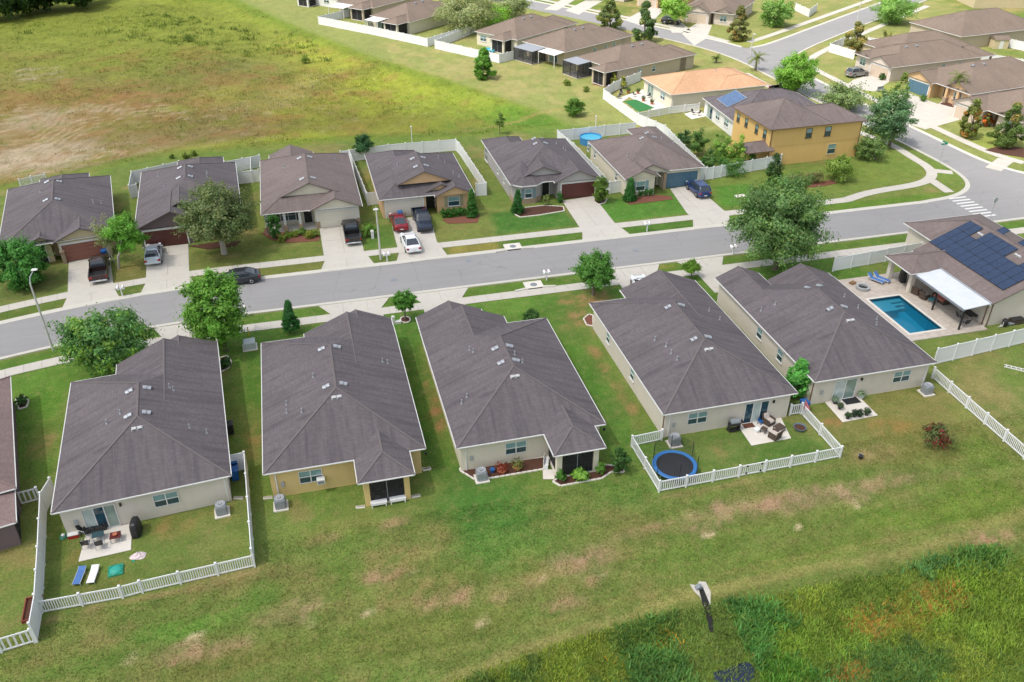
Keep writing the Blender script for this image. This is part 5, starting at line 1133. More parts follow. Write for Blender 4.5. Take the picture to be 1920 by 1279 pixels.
for k, bx in enumerate([(1290,1330,240,292,(82,108,56)),(1330,1375,248,310,(110,138,66)),(1362,1402,255,318,(120,146,64)),(1310,1345,278,322,(80,110,58)),(1395,1420,268,312,(90,118,58)),(1270,1298,244,276,(72,100,58)),(1340,1400,300,328,(74,108,52))]):
    shrub(['dark shrub at the back of the amber house garden','tall leafy shrub in the amber house garden','bright bushy shrub beside the small garden porch','low dark plants in the amber house garden','shrub against the small garden porch','dark tree like shrub beside the garden fence','spreading plants along the front garden fence'][k], ((bx[0]+bx[1])/2, bx[3]), bx[:4], bx[4], 1500, .16, 'oak')
for k, (x, y) in enumerate([(1518,344),(1532,342),(1500,346),(1486,350)]): shrub('dry low shrub '+['second from right','at the right end','second from left','at the left end'][k]+' of the corner lawn row', (x, y), (x-13, x+13, y-22, y+2), (112,112,74), 500, .13, 'oak')
shrub('ball bush by the peach garage', (1654,150), (1648,1662,136,152), (70,96,48), 700, .12); shrub('low bush beside the slate blue garage door', (1731,190), (1724,1738,178,190), (74,104,44), 500, .12)
for k, (x, y) in enumerate([(1150,160),(1168,166),(1138,158)]): shrub('spiky tropical plant '+['in the middle','at the right','at the left'][k]+' below the netted rear corner', (x, y), (x-8, x+8, y-26, y+2), (130,132,62), 420, .2, 'umbrella')
for k, (x, y, w) in enumerate([(1063,160,8),(1099,172,6),(570,110,10),(352,70,10),(348,297,7),(322,297,5),(362,292,6)]): shrub(['small weed bush on the mown bank','tiny weed bush near the basin fence','round weed bush in the yellow field','dark weed bush in the far field','weed bush on the bank behind the mauve garage house','small weed on the bank at left','weed bush next to the bank weeds'][k], (x, y), (x-w, x+w, y-w*1.4, y+2), (96,112,48), 320, .16, 'oak')
def palm(label, base, top, r, n=22, col=(126,138,78), fan=True):
    u, v = P(*base); h = height_at(u, v, top[1]); e = empty('palm_tree', (u, v, 0), 0, label, 'palm', 'palms'); rng = np.random.default_rng(int(base[0]))
    m = MB(); m.tube([(0,0,-.05),(.05,0,h*.5),(0,.05,h)], [.24,.19,.17], 8); m.build('trunk', BARK, e)
    V, Fc, Cc = [], [], []
    for k in range(n):
        a = k*2.399+rng.uniform(-.2, .2); el = rng.uniform(-.5, 1.1); L = r*rng.uniform(.8, 1.1); c = np.array(srgb(*col))*rng.uniform(.75, 1.2)
        prev = np.array([0, 0, h]); d = np.array([math.cos(a)*math.cos(el), math.sin(a)*math.cos(el), math.sin(el)]); side = np.array([-math.sin(a), math.cos(a), 0])
        for s_ in range(5):
            nx = prev+d*L/5; d = d+np.array([0, 0, -.26]); d /= np.linalg.norm(d)
            for q in (-1, 1):
                for z_ in range(3):
                    b0 = prev+(nx-prev)*z_/3; tip = b0+side*q*(.42 if fan else .3)*(1-.12*s_)+d*.22+np.array([0, 0, -.12]); i0_ = len(V)
                    V += [b0, b0+(nx-prev)*.25, tip, tip]; Fc.append([i0_, i0_+1, i0_+2, i0_+3]); Cc += [c*rng.uniform(.85, 1.15)]*4
            prev = nx
    V = np.array(V); V[3::4] += np.array([.02, .02, -.02]); link_mesh('crown', np_mesh('crown', V, np.array(Fc), LEAF, np.clip(np.array(Cc), 0, 1)), e); return e
palm('tall fan palm before the slate blue garage house', (1785,194), (1792,142), 2.3); palm('fan palm at the far street bend', (1416,132), (1416,108), 2.4, col=(132,142,84)); palm('small thin palm left of the far bend', (1342,118), (1343,108), 1.1, 14, col=(110,130,70))

# ------------------------------------------------------------------ vehicles
def paint(name, col, metal=.35): return plain(name, col, .28, metal, var=.06, spec=.5, coat=.6)
def ring_at(x, w, zl, zb, crown):
    h = [(0, zl), (w*.86, zl), (w*.98, zl+.10), (w, zl+(zb-zl)*.45), (w*.985, zb-.12), (w*.93, zb-.03), (w*.70, zb+crown*.7), (0, zb+crown)]
    return [(x, y, z) for y, z in h] + [(x, -y, z) for y, z in h[-2:0:-1]]
SPEC = dict(
 sedan=dict(st=[(-2.36,.66,.42,.70),(-2.30,.78,.32,.90),(-2.05,.87,.26,1.00),(-1.6,.91,.22,1.0),(-.9,.92,.20,.96),(0,.92,.20,.94),(.9,.92,.20,.95),(1.35,.91,.22,.93),(1.8,.89,.24,.86),(2.12,.84,.26,.77),(2.3,.74,.32,.66),(2.37,.62,.40,.56)],
   gh=[(-1.95,1.12,.97,.80),(-1.45,.72,1.26,.70),(-.85,.22,1.43,.60)], wb=(1.42,-1.38), wr=.33, H=1.44),
 suv=dict(st=[(-2.33,.70,.46,.80),(-2.28,.82,.36,1.02),(-2.0,.90,.30,1.10),(-1.5,.93,.26,1.08),(-.8,.93,.25,1.05),(0,.93,.25,1.03),(.9,.93,.25,1.05),(1.35,.92,.27,1.03),(1.8,.90,.3,.97),(2.1,.86,.32,.90),(2.28,.76,.38,.78),(2.35,.62,.46,.62)],
   gh=[(-2.18,1.2,1.06,.83),(-2.02,.8,1.4,.76),(-1.75,.35,1.66,.66)], wb=(1.42,-1.36), wr=.37, H=1.67),
 pickup=dict(st=[(-.75,.95,.40,1.12),(-.6,.97,.38,1.14),(0,.97,.38,1.12),(1.0,.97,.38,1.14),(1.5,.96,.4,1.13),(2.1,.95,.42,1.09),(2.6,.93,.44,1.05),(2.82,.88,.46,.98),(2.9,.74,.5,.84)],
   gh=[(-.72,1.5,1.11,.86),(-.66,1.1,1.5,.80),(-.52,.62,1.82,.70)], wb=(1.85,-1.75), wr=.41, H=1.83))
def vehicle(name, label, at, heading, kind, col, uvp=False, scale=1.0, cat='car'):
    S = SPEC[kind]; u, v = at if uvp else P(*at)
    e = empty(name, (u, v, .02), rad(heading), label, cat, 'parked vehicles'); e.scale = (scale,)*3
    m = MB(); m.loft([ring_at(x, w, zl, zb, .035) for x, w, zl, zb in S['st']])
    if kind == 'pickup':
        m.box(-2.82, -.75, -.93, .93, .5, .62)
        for y0, y1 in ((-.97, -.85), (.85, .97)): m.bbox(-2.82, -.74, y0, y1, .46, 1.13, .02)
        m.bbox(-2.88, -2.80, -.94, .94, .5, 1.12, .02)
    body = m.build('body', col, e, smooth=False)
    if kind == 'pickup': m = MB(); m.box(-2.8, -.76, -.85, .85, .62, .64); m.build('bed_liner', BLACK, e)
    gh = S['gh']; rings = []
    for xr, xf, z, w in gh:
        c = .10; rings.append([(xr, -w+c, z), (xr+c, -w, z), (xf-c*1.5, -w, z), (xf, -w+c*2, z), (xf, w-c*2, z), (xf-c*1.5, w, z), (xr+c, w, z), (xr, w-c, z)][::1])
    m = MB(); m.loft(rings); m.build('windows', CARGLASS, e)
    xr, xf, z, w = gh[-1]; m = MB(); m.loft([[(xr-.06, -w, z-.02), (xf+.05, -w, z-.02), (xf+.05, w, z-.02), (xr-.06, w, z-.02)], [(xr, -w+.05, z+.035), (xf-.02, -w+.05, z+.03), (xf-.02, w-.05, z+.03), (xr, w-.05, z+.035)], [(xr+.2, -w+.22, z+.055), (xf-.25, -w+.22, z+.05), (xf-.25, w-.22, z+.05), (xr+.2, w-.22, z+.055)]]); m.build('roof_panel', col, e)
    for sgn in (-1, 1):
        m = MB()
        for i in (1, 6) if False else (0,):
            b0, b1, b2 = gh[0], gh[1], gh[2]
            for fx in ('r', 'f'):
                pts = [((q[0]+.05 if fx == 'r' else q[1]-.16), sgn*(q[3]+.012), q[2]) for q in (b0, b1, b2)]; m.tube(pts, [.05, .045, .05], 5)
            xm = -.28 if kind != 'pickup' else .25; pts = [(xm-(.06*j), sgn*(q[3]+.008), q[2]) for j, q in enumerate((b0, b1, b2))]; m.tube(pts, [.045, .04, .04], 5)
        m.build('pillar', col, e)
        m = MB(); m.bbox(gh[0][1]-.42, gh[0][1]-.24, min(sgn*.93, sgn*1.1), max(sgn*.93, sgn*1.1), gh[0][2]+.02, gh[0][2]+.16, .03); m.build('mirror', col, e)
    for x in S['wb']:
        for sgn in (-1, 1):
            r = S['wr']; yo = .93 if kind != 'sedan' else .905
            rings = [[(x+q*math.cos(a), sgn*y, r+q*math.sin(a)) for a in [k*2*math.pi/18 for k in range(18)]] for q, y in ((r*.9, yo-.24), (r, yo-.21), (r, yo-.02), (r*.93, yo+.02), (r*.62, yo+.022))]
            m = MB(); m.loft(rings if sgn < 0 else [g_[::-1] for g_ in rings]); wo_ = m.build('wheel', TYRE, e)
            m = MB(); m.loft([[(x+q*math.cos(a), sgn*y, r+q*math.sin(a)) for a in [k*2*math.pi/14 for k in range(14)]] for q, y in ((r*.63, yo+.018), (r*.58, yo+.035), (r*.2, yo+.015))]); m.build('rim', RIM, wo_)
            m = MB(); m.loft([[(x+q*math.cos(a), sgn*y, r+.02+q*math.sin(a)) for a in [k*2*math.pi/18 for k in range(18)]] for q, y in ((r*1.16, yo-.25), (r*1.16, yo+.008))]); m.build('wheel_arch', BLACK, e)
    x0, x1 = S['st'][0], S['st'][-1]; zt = S['st'][2][3]
    for sgn in (-1, 1):
        fx = x1[0]-.20; m = MB(); m.bbox(fx-.16, fx+.10, min(sgn*.48, sgn*.80), max(sgn*.48, sgn*.80), zt-.36, zt-.19, .03); m.build('headlight', LAMP_W, e)
        bx = -2.85 if kind == 'pickup' else x0[0]-.005; m = MB(); m.bbox(bx-.05 if kind == 'pickup' else bx-.01, bx+.16, min(sgn*.56, sgn*(.95 if kind == 'pickup' else .86)), max(sgn*.56 if kind != 'pickup' else sgn*.78, sgn*(.95 if kind == 'pickup' else .86)), zt-.34, zt-.13, .03); m.build('tail_light', LAMP_R, e)
    bx = -2.95 if kind == 'pickup' else x0[0]; m = MB(); m.bbox(bx-.06, bx+.12, -.86, .86, .42, .58, .03); m.build('bumper', CHROME if kind == 'pickup' else col, e)
    m = MB(); m.box(bx-.08, bx-.062, -.2, .2, .5, .62); m.build('number_plate', TRIM, e)
    m = MB(); m.bbox(x1[0]-.10, x1[0]+.03, -.55, .55, .42, .68, .03); m.build('grille', BLACK, e)
    return e
K_BLACK, K_GREY, K_SILVER, K_RED, K_WHITE, K_NAVY, K_BLUE = paint('paint_black', (.02,.018,.02)), paint('paint_dark_grey', (.035,.04,.05)), paint('paint_silver', (.50,.56,.62), .4), paint('paint_red', (.24,.015,.025)), paint('paint_white', (.72,.74,.76), 0), paint('paint_navy', (.018,.03,.055)), paint('paint_blue', (.018,.045,.16))
K_MAR, K_STEEL = paint('paint_dark_brown', (.04,.018,.016)), paint('paint_steel', (.30,.30,.29), .6)
vehicle('pickup_truck', 'dark brown pickup on the driveway of the faded red garage door', (189,512), 96, 'pickup', K_MAR, cat='pickup')
vehicle('sedan', 'silver sedan in front of the maroon garage at left', (290,484), 93, 'sedan', K_SILVER)
vehicle('sedan', 'dark navy sedan parked at the kerb behind the round tree', (448,529), 182, 'sedan', K_GREY)
vehicle('pickup_truck', 'black pickup on the driveway of the columned house', (660,443), 90, 'pickup', K_BLACK, cat='pickup')
vehicle('sedan', 'small red sedan on the driveway of the apricot house', (748,423), 92, 'sedan', K_RED)
vehicle('pickup_truck', 'dark blue pickup facing the street at the apricot house', (792,421), -90, 'pickup', K_NAVY, cat='pickup')
vehicle('sedan', 'white hatchback behind the red sedan near the street', (770,462), 92, 'sedan', K_WHITE)
vehicle('suv', 'bright blue SUV in front of the blue garage door', (1308,362), 90, 'suv', K_BLUE)
vehicle('suv', 'silver crossover parked before the peach house', (1606,143), 8, 'suv', K_STEEL)
vehicle('suv', 'black car on the far driveway under the light green tree', (1258,45), -40, 'suv', K_BLACK)
vehicle('pickup_truck', 'black pickup partly hidden by the bright green round tree', (1470,172), 10, 'pickup', K_BLACK, cat='pickup')
vehicle('sedan', 'white car nose showing beyond the trampoline house roof', (1205,546), 85, 'sedan', K_WHITE)
vehicle('sedan', 'dark blue car at the top right corner', (1905,6), 20, 'sedan', K_NAVY)
# ------------------------------------------------------------------ small things
def thing(name, label, cat, px, rz=0.0, group=None, z=0.0):
    u, v = P(*px); return empty(name, (u, v, z), rad(rz), label, cat, group)
def part(e, name, mat, fn, **kw):
    m = MB(); fn(m); return m.build(name, mat, e, **kw)
def air_conditioner(label, px, rz=0):
    e = thing('air_conditioner', label, 'air conditioner', px, rz, 'outdoor air conditioner units')
    part(e, 'pad', SLAB, lambda m: m.box(-.55, .55, -.55, .55, 0, .09)); part(e, 'cabinet', GREYM, lambda m: m.bbox(-.40, .40, -.40, .40, .09, .92, .08))
    def fins(m):
        for k in range(9):
            for s in (-1, 1): m.box(-.34, .34, s*.402-.006, s*.402+.006, .17+k*.075, .20+k*.075); m.box(s*.402-.006, s*.402+.006, -.34, .34, .17+k*.075, .20+k*.075)
    part(e, 'louvre', METAL, fins); part(e, 'fan_ring', METAL, lambda m: m.lathe([(.33,.921),(.36,.955),(.31,.96),(.29,.925)], n=18)); part(e, 'fan_opening', DARK, lambda m: m.lathe([(.285,.921),(.05,.927)], n=18)); part(e, 'fan_hub', METAL, lambda m: m.cyl(0,0,.922,.95,.1,10))
for lb, px, r in [('air conditioner unit beside the mauve house', (17,990), 13), ('air conditioner unit behind the patio house', (417,962), 5), ('air conditioner unit behind the mustard house', (527,950), 0), ('air conditioner unit in the mulch bed of the cream house', (903,898), 0), ('air conditioner unit beside the trampoline', (1264,833), 0), ('air conditioner unit beside the long picket fence', (1736,737), 0)]: air_conditioner(lb, px, r)
def wheelie_bin(label, px, mat, rz=0):
    e = thing('wheelie_bin', label, 'bin', px, rz, 'household bins')
    part(e, 'body', mat, lambda m: m.loft([[(s*a, t*b, z) for s, t in ((-1,-1),(1,-1),(1,1),(-1,1))] for a, b, z in ((.24,.28,.04),(.30,.36,1.0))])); part(e, 'lid', mat, lambda m: m.loft([[(s*a, t*b, z) for s, t in ((-1,-1),(1,-1),(1,1),(-1,1))] for a, b, z in ((.32,.39,1.002),(.32,.39,1.05),(.2,.26,1.10))]))
    part(e, 'handle', mat, lambda m: m.tube([(-.22,.42,.98),(.22,.42,.98)], .025, 6))
    for s in (-1, 1): part(e, 'wheel', TYRE, lambda m: m.tube([(s*.22,.3,.11),(s*.28,.3,.11)], .11, 10))
wheelie_bin('blue bin behind the right wall of the patio house', (441,882), BLUE, 5); wheelie_bin('second blue bin nearer the yard of the patio house', (442,898), BLUE, 8); wheelie_bin('black bin beside the patio house', (433,812), BLACK, 5)
wheelie_bin('teal blue bin beside the dark pickup', (198,484), BLUE, 9); wheelie_bin('blue bin beside the red sedan', (751,411), BLUE); wheelie_bin('blue bin between the two beige houses', (1506,770), BLUE); wheelie_bin('blue bin by the far road', (1606,62), BLUE)
def mailbox(label, px, rz=0):
    e = thing('mailbox', label, 'mailbox', px, rz, 'white mailboxes')
    part(e, 'post', WHITE, lambda m: (m.box(-.06,.06,-.06,.06,0,1.05), m.box(-.42,.42,-.05,.05,.86,.96)))
    for s in (-1, 1):
        part(e, 'box', WHITE, lambda m: m.loft([[(s*.26+x, y, 1.0+z) for x, z in ((-.12,0),(.12,0),(.12,.14),(.07,.22),(0,.25),(-.07,.22),(-.12,.14))] for y in (-.28,.28)])); part(e, 'door', TRIM, lambda m: m.box(s*.26-.09, s*.26+.09, -.295, -.282, 1.02, 1.18)); part(e, 'flag', RED, lambda m: m.box(s*.26+.122, s*.26+.135, -.05, .10, 1.1, 1.26))
for lb, px in [('white double mailbox between the two left driveways', (230,556)), ('white double mailbox half hidden by the round tree', (457,595)), ('white double mailbox next to the middle lamp post', (726,492)), ('white double mailbox beside the near storm inlet', (1025,526)), ('white double mailbox on the verge of the blue door house', (1213,434)), ('white mailbox left of the largest oak', (1374,478))]: mailbox(lb, px, 4)
def lamp(label, px, top, arm):
    e = thing('street_lamp', label, 'street lamp', px, 0, 'street lamps'); h = height_at(*P(*px), top[1])
    part(e, 'pole', plain('lamp_concrete', (.50,.49,.46), .8, var=.15) if 'lamp_concrete' not in MATS else MATS['lamp_concrete'], lambda m: m.tube([(0,0,-.05),(0,0,h*.5),(0,0,h-.6)], [.13,.10,.07], 8))
    part(e, 'arm', METAL, lambda m: m.tube([(0,0,h-.7),(arm[0]*.3,arm[1]*.3,h-.15),(arm[0],arm[1],h)], [.05,.045,.04], 6)); part(e, 'lamp_head', TRIM, lambda m: m.loft([[(arm[0]*1.3+x*k, arm[1]*1.3+y*k, h+z) for x, y in ((-.28,-.16),(.28,-.16),(.28,.16),(-.28,.16))] for k, z in ((.6,-.06),(1,0),(.7,.09))]))
lamp('concrete street lamp at the left near kerb', (100,657), (55,520), (.2, 1.1)); lamp('concrete street lamp in the middle of the far verge', (714,487), (703,384), (-.1,-1.0)); lamp('thin street lamp near the far junction', (1407,104), (1412,62), (-.3,-.8)); lamp('tall thin lamp at the top far road', (1603,60), (1607,-4), (-.6,-.6))
# street name sign and stop sign
e = thing('street_sign', 'green street name sign on the corner verge', 'sign', (1761,307)); h = height_at(*P(1761,307), 268); part(e, 'pole', METAL, lambda m: m.cyl(0,0,-.05,h,.035,8)); part(e, 'blade', SIGN_G, lambda m: m.box(-.55,.55,-.015,.015,h-.28,h-.05)); part(e, 'blade', SIGN_G, lambda m: m.box(-.015,.015,-.55,.55,h-.02,h+.2))
e = thing('stop_sign', 'stop sign seen from behind beside the crosswalk', 'sign', (1856,410), 195); part(e, 'pole', METAL, lambda m: m.cyl(0,0,-.05,2.9,.035,8)); part(e, 'plate', METAL, lambda m: m.loft([[(.38*math.cos(rad(22.5+45*k)), y, 2.5+.38*math.sin(rad(22.5+45*k))) for k in range(8)] for y in (-.012,.012)])); part(e, 'face', SIGN_R, lambda m: m.loft([[(.36*math.cos(rad(22.5+45*k)), y, 2.5+.36*math.sin(rad(22.5+45*k))) for k in range(8)] for y in (-.02,-.0125)]))
tx = bpy.data.curves.new('stop_text', 'FONT'); tx.body = 'STOP'; tx.size = .26; tx.align_x = 'CENTER'; tx.align_y = 'CENTER'; tx.extrude = .001
to = bpy.data.objects.new('lettering_curve', tx); COL.objects.link(to); bpy.context.view_layer.update(); tm = bpy.data.meshes.new_from_object(to.evaluated_get(bpy.context.evaluated_depsgraph_get())); bpy.data.objects.remove(to); tm.materials.clear(); tm.materials.append(TRIM)
to = link_mesh('lettering', tm, e, (0, -.0225, 2.5)); to.rotation_euler = (rad(90), 0, 0)
def box_thing(name, label, cat, px, rz, w, d, h, mat, top=None, group=None, pad=True):
    e = thing(name, label, cat, px, rz, group)
    if pad: part(e, 'pad', SLAB, lambda m: m.box(-w/2-.15, w/2+.15, -d/2-.15, d/2+.15, 0, .08))
    part(e, 'cabinet', mat, lambda m: m.bbox(-w/2, w/2, -d/2, d/2, .08 if pad else 0, h*.82, .03)); part(e, 'lid', top or mat, lambda m: m.loft([[(s*(w/2+a), t*(d/2+a), z) for s, t in ((-1,-1),(1,-1),(1,1),(-1,1))] for a, z in ((.02,h*.82+.002),(.02,h*.9),(-.1,h))]))
    return e
PALEG = plain('pale_grey_green', (.42,.47,.47), .5, var=.1)
box_thing('transformer_box', 'pale grey transformer box between the first two near houses', 'utility box', (469,652), 4, 1.1, 1.0, .85, PALEG)
box_thing('utility_box', 'low white utility box beside the lollipop tree ring', 'utility box', (747,606), 0, .6, .35, .3, TRIM, pad=False); box_thing('utility_pedestal', 'slim white pedestal beside the low utility box', 'utility box', (738,607), 0, .28, .28, .95, TRIM, pad=False); box_thing('utility_pedestal', 'white pedestal beside the middle lamp post', 'utility box', (699,447), 0, .35, .35, 1.1, TRIM, pad=False); box_thing('utility_cover', 'flat white ground cover on the corner lawn', 'utility box', (1388,368), 0, 1.4, .8, .1, SLAB, pad=False)
e = thing('marker_post', 'yellow marker post beside the transformer box', 'post', (467,630)); part(e, 'post', plain('yellow_plastic', (.62,.46,.04), .5), lambda m: m.cyl(0,0,0,.9,.05,8)); part(e, 'cap', BLACK, lambda m: m.cyl(0,0,.9,1.0,.055,8))
def inlet(label, px):
    e = thing('storm_inlet', label, 'storm drain', px, 0, 'storm drain inlets'); part(e, 'slab', SLAB, lambda m: m.box(-1.0,1.0,-.6,.9,.0,.17)); part(e, 'manhole_cover', GREYM, lambda m: m.lathe([(.38,.171),(.38,.19),(.1,.195)], 0, .1, n=18)); part(e, 'throat', DARK, lambda m: m.box(-.8,.8,-.63,-.602,.03,.13))
    for s in (-1, 1): part(e, 'wing_kerb', KERB, lambda m: m.prism(ccw([(s*1.0,-.6),(s*2.3,-.75),(s*2.3,-.5),(s*1.0,-.25)]), 0, .13))
inlet('concrete storm inlet on the far kerb', (962,465)); inlet('concrete storm inlet on the near verge by the mailbox', (1001,537))

# drain outlet running into the wet basin
e = thing('drain_outlet', 'pale concrete drain outlet with a dark channel at the wet basin', 'drain', (1313,1108)); hx, hy = P(1313,1108)
pl = [(P(*q)[0]-hx, P(*q)[1]-hy) for q in [(1290,1094),(1305,1097),(1310,1088),(1325,1089),(1336,1112),(1335,1140),(1322,1142),(1312,1122),(1298,1108)]]
part(e, 'apron', CONC, lambda m: m.prism(ccw([(a*.85, b_*.85) for a, b_ in pl]), -.6, .05)); ch = [(P(*q)[0]-hx, P(*q)[1]-hy) for q in [(1309,1102),(1318,1103),(1330,1132),(1336,1160),(1338,1180),(1332,1180),(1325,1158),(1316,1130)]]
WET = plain('wet_black_mud', (.018,.016,.013), .25, var=.4, vscale=3)
zc_ = [.056,.056,-.25,-.5,-.72,-.72,-.5,-.2]; part(e, 'channel', WET, lambda m: m.add([(*p, .062 if i in (0,1,2,7) else float(ground_z(np.array([p[0]+hx]), np.array([p[1]+hy]))[0])+.14) for i, p in enumerate(ch)], [(7,0,1,2),(6,7,2,3),(5,6,3,4)][::1])); part(e, 'pipe_mouth', GREYM, lambda m: m.tube([(-.05,.35,.12),(-.02,.05,.10)], .24, 12))

# planting beds
def bed(label, px, mat=None, edging=True, name='planting_bed', uvp=False):
    pts = ccw(px if uvp else PX(px)); c = (sum(p[0] for p in pts)/len(pts), sum(p[1] for p in pts)/len(pts)); e = empty(name, (*c, 0), 0, label, 'flower bed', 'mulched planting beds')
    rel = [(p[0]-c[0], p[1]-c[1]) for p in pts]; part(e, 'mulch', mat or MULCH, lambda m: m.prism(rel, 0, .055))
    if edging:
        n = 0
        for a, b_ in zip(rel, rel[1:]+rel[:1]):
            a, b_ = Vector((*a, 0)), Vector((*b_, 0)); L = (b_-a).length; k = max(1, int(L/.42)); ang = math.atan2(b_.y-a.y, b_.x-a.x)
            for i in range(k):
                p = a.lerp(b_, (i+.5)/k); m = MB(); m.bbox(-L/k/2+.015, L/k/2-.015, -.07, .07, 0, .10, .02); o = m.build('edging_stone', SLAB, e, (p.x, p.y, 0), ang+random.uniform(-.04,.04)); n += 1
    return e
bed('dark mulch bed along the back wall of the cream house', [c4(*q) for q in [(345,1120),(440,1178),(560,1165),(870,1112),(900,1050),(880,1035),(345,1105)]])
bed('curved mulch bed in front of the cream house lanai', [c4(*q) for q in [(930,1190),(980,1218),(1100,1195),(1240,1170),(1300,1130),(1380,1130),(1380,1095),(1240,1085),(1000,1150)]])
bed('round mulch ring under the lollipop tree', [(760+27*.36*math.cos(k*.785)*1.0, 600+10*.6*math.sin(k*.785)) for k in range(8)]); bed('small curved bed right of the patio house', [(412,672),(426,668),(434,678),(430,690),(414,698)]); bed('small curved bed by the mauve house wall', [(30,748),(44,744),(54,752),(50,764),(36,768)])
bed('pale mulch bed in front of the columned porch', [(492,440),(510,450),(540,456),(598,452),(600,442),(545,436),(500,425)], REDMULCH, False); bed('red mulch bed under the apricot house hedge', [(828,412),(900,402),(895,418),(840,420)], REDMULCH, False); bed('curved red mulch bed before the grey house', [(962,400),(975,408),(1010,404),(1058,396),(1056,388),(1020,386),(965,392)]); bed('curved red mulch bed before the blue door house', [(1168,374),(1180,384),(1215,380),(1262,374),(1258,368),(1230,366),(1175,370)], REDMULCH, False); bed('round bed under the tall clipped evergreen', [(1114,378),(1122,384),(1134,381),(1138,374),(1128,370),(1114,372)])
bed('bare red soil bed on the corner lawn', [(1512,352),(1540,350),(1570,344),(1560,338),(1530,342),(1505,346)], REDMULCH, False); bed('brown mulch bed under the right hand magnolia', [(1846,282),(1880,272),(1920,278),(1920,296),(1870,288)], MULCH, False); bed('red mulch corner beside the beige trampoline house', [(1094,598),(1104,590),(1112,592),(1112,612),(1100,610)], REDMULCH)
bed('dark bed under the live oak', [(352,462),(390,468),(440,462),(452,452),(400,455)], MULCH, False); bed('brown bed below the tan house tropical plants', [(1110,158),(1135,164),(1150,170),(1158,164),(1130,154)], REDMULCH, False); bed('bed with curved pale border at the slate blue garage house', [(1760,196),(1775,200),(1790,204),(1804,204),(1800,196),(1770,190)], MULCH)

# patio of the first yard
lh = lambda H, x, y: H.wld(x, y)
PATIO = 'concrete patio slabs'
slabbed('patio', [lh(H1,-4.83,-2.48), lh(H1,-1.38,-2.5), lh(H1,-1.38,.33), lh(H1,-4.5,.33)], SLAB, 4, 4, rad(4.84), .02); slabbed('patio', [lh(H4,.95,-2.45), lh(H4,4.6,-2.4), lh(H4,5.2,.33), lh(H4,1.1,.33)], SLAB, 5, 4, 0, .02); slabbed('patio', [lh(H5,-4.4,-2.6), lh(H5,-.9,-2.5), lh(H5,-.9,.33), lh(H5,-4.3,.33)], SLAB, 5, 4, 0, .02)
d1 = lambda x, y: (x/3.84, 900+y/3.84)
def frame_chair(label, px, rz, seat=BLACK):
    e = thing('patio_chair', label, 'chair', px, rz, 'patio chairs', .045); part(e, 'seat', seat, lambda m: m.bbox(-.24,.24,-.25,.25,.40,.44,.02)); part(e, 'backrest', seat, lambda m: m.loft([[(x,y,z) for x,y,z in ((-.24,.24,.46),(.24,.24,.46),(.24,.28,.46),(-.24,.28,.46))],[(x,y,z) for x,y,z in ((-.23,.40,.95),(.23,.40,.95),(.23,.44,.95),(-.23,.44,.95))]]))
    for s in (-1, 1):
        part(e, 'armrest', METAL, lambda m: m.tube([(s*.28,-.24,.62),(s*.28,.28,.66)], .02, 6))
        for y in (-.24, .24): part(e, 'leg', METAL, lambda m: m.tube([(s*.28,y*1.1,0),(s*.28,y,.62)], .018, 6))
frame_chair('dark patio chair nearest the house wall on the first patio', d1(620,400), 60); frame_chair('dark patio chair at the left of the first patio', d1(632,485), 175); frame_chair('dark patio chair at the centre of the first patio', d1(728,487), 185)
def small_table(label, px, rz, w, d, h, mat, deco=None, name='patio_table', group='patio tables', z=.045):
    e = thing(name, label, 'table', px, rz, group, z); part(e, 'table_top', mat, lambda m: m.bbox(-w/2,w/2,-d/2,d/2,h-.04,h,.015))
    for s in (-1, 1):
        for t in (-1, 1): part(e, 'leg', METAL if mat is not WICKER else WICKER, lambda m: m.box(s*(w/2-.06)-.025, s*(w/2-.06)+.025, t*(d/2-.06)-.025, t*(d/2-.06)+.025, 0, h-.04))
    if deco: part(e, 'bowl', deco, lambda m: m.lathe([(.06,h+.002),(.14,h+.05),(.17,h+.10),(.15,h+.10)], n=14))
    return e
small_table('glass topped table at the back of the first patio', d1(715,425), 5, .8, .6, .45, GL_LO); small_table('dark red fire table with an orange bowl on the first patio', d1(842,435), 5, .75, .7, .5, plain('dark_red_lacquer', (.10,.02,.02), .4), TERRA)
def sofa(label, px, rz, w, frame, cush, n=2, z=.045, group='outdoor sofas'):
    e = thing('outdoor_sofa', label, 'sofa', px, rz, group, z); part(e, 'base', frame, lambda m: m.bbox(-w/2,w/2,-.40,.40,.06,.34,.03)); part(e, 'backrest', frame, lambda m: m.bbox(-w/2,w/2,.28,.42,.34,.80,.03))
    for s in (-1, 1): part(e, 'armrest', frame, lambda m: m.bbox(min(s*w/2,s*(w/2-.13)),max(s*w/2,s*(w/2-.13)),-.40,.28,.34,.60,.03))
    cw = (w-.3)/n
    for k in range(n): part(e, 'cushion', cush, lambda m: m.bbox(-w/2+.15+k*cw+.01,-w/2+.15+(k+1)*cw-.01,-.38,.26,.34,.47,.05)); part(e, 'cushion', cush, lambda m: m.bbox(-w/2+.15+k*cw+.02,-w/2+.15+(k+1)*cw-.02,.14,.28,.47,.76,.05))
    return e
sofa('low black patio sofa before the sliding door', d1(695,355), 5, 1.5, BLACK, BLACK)
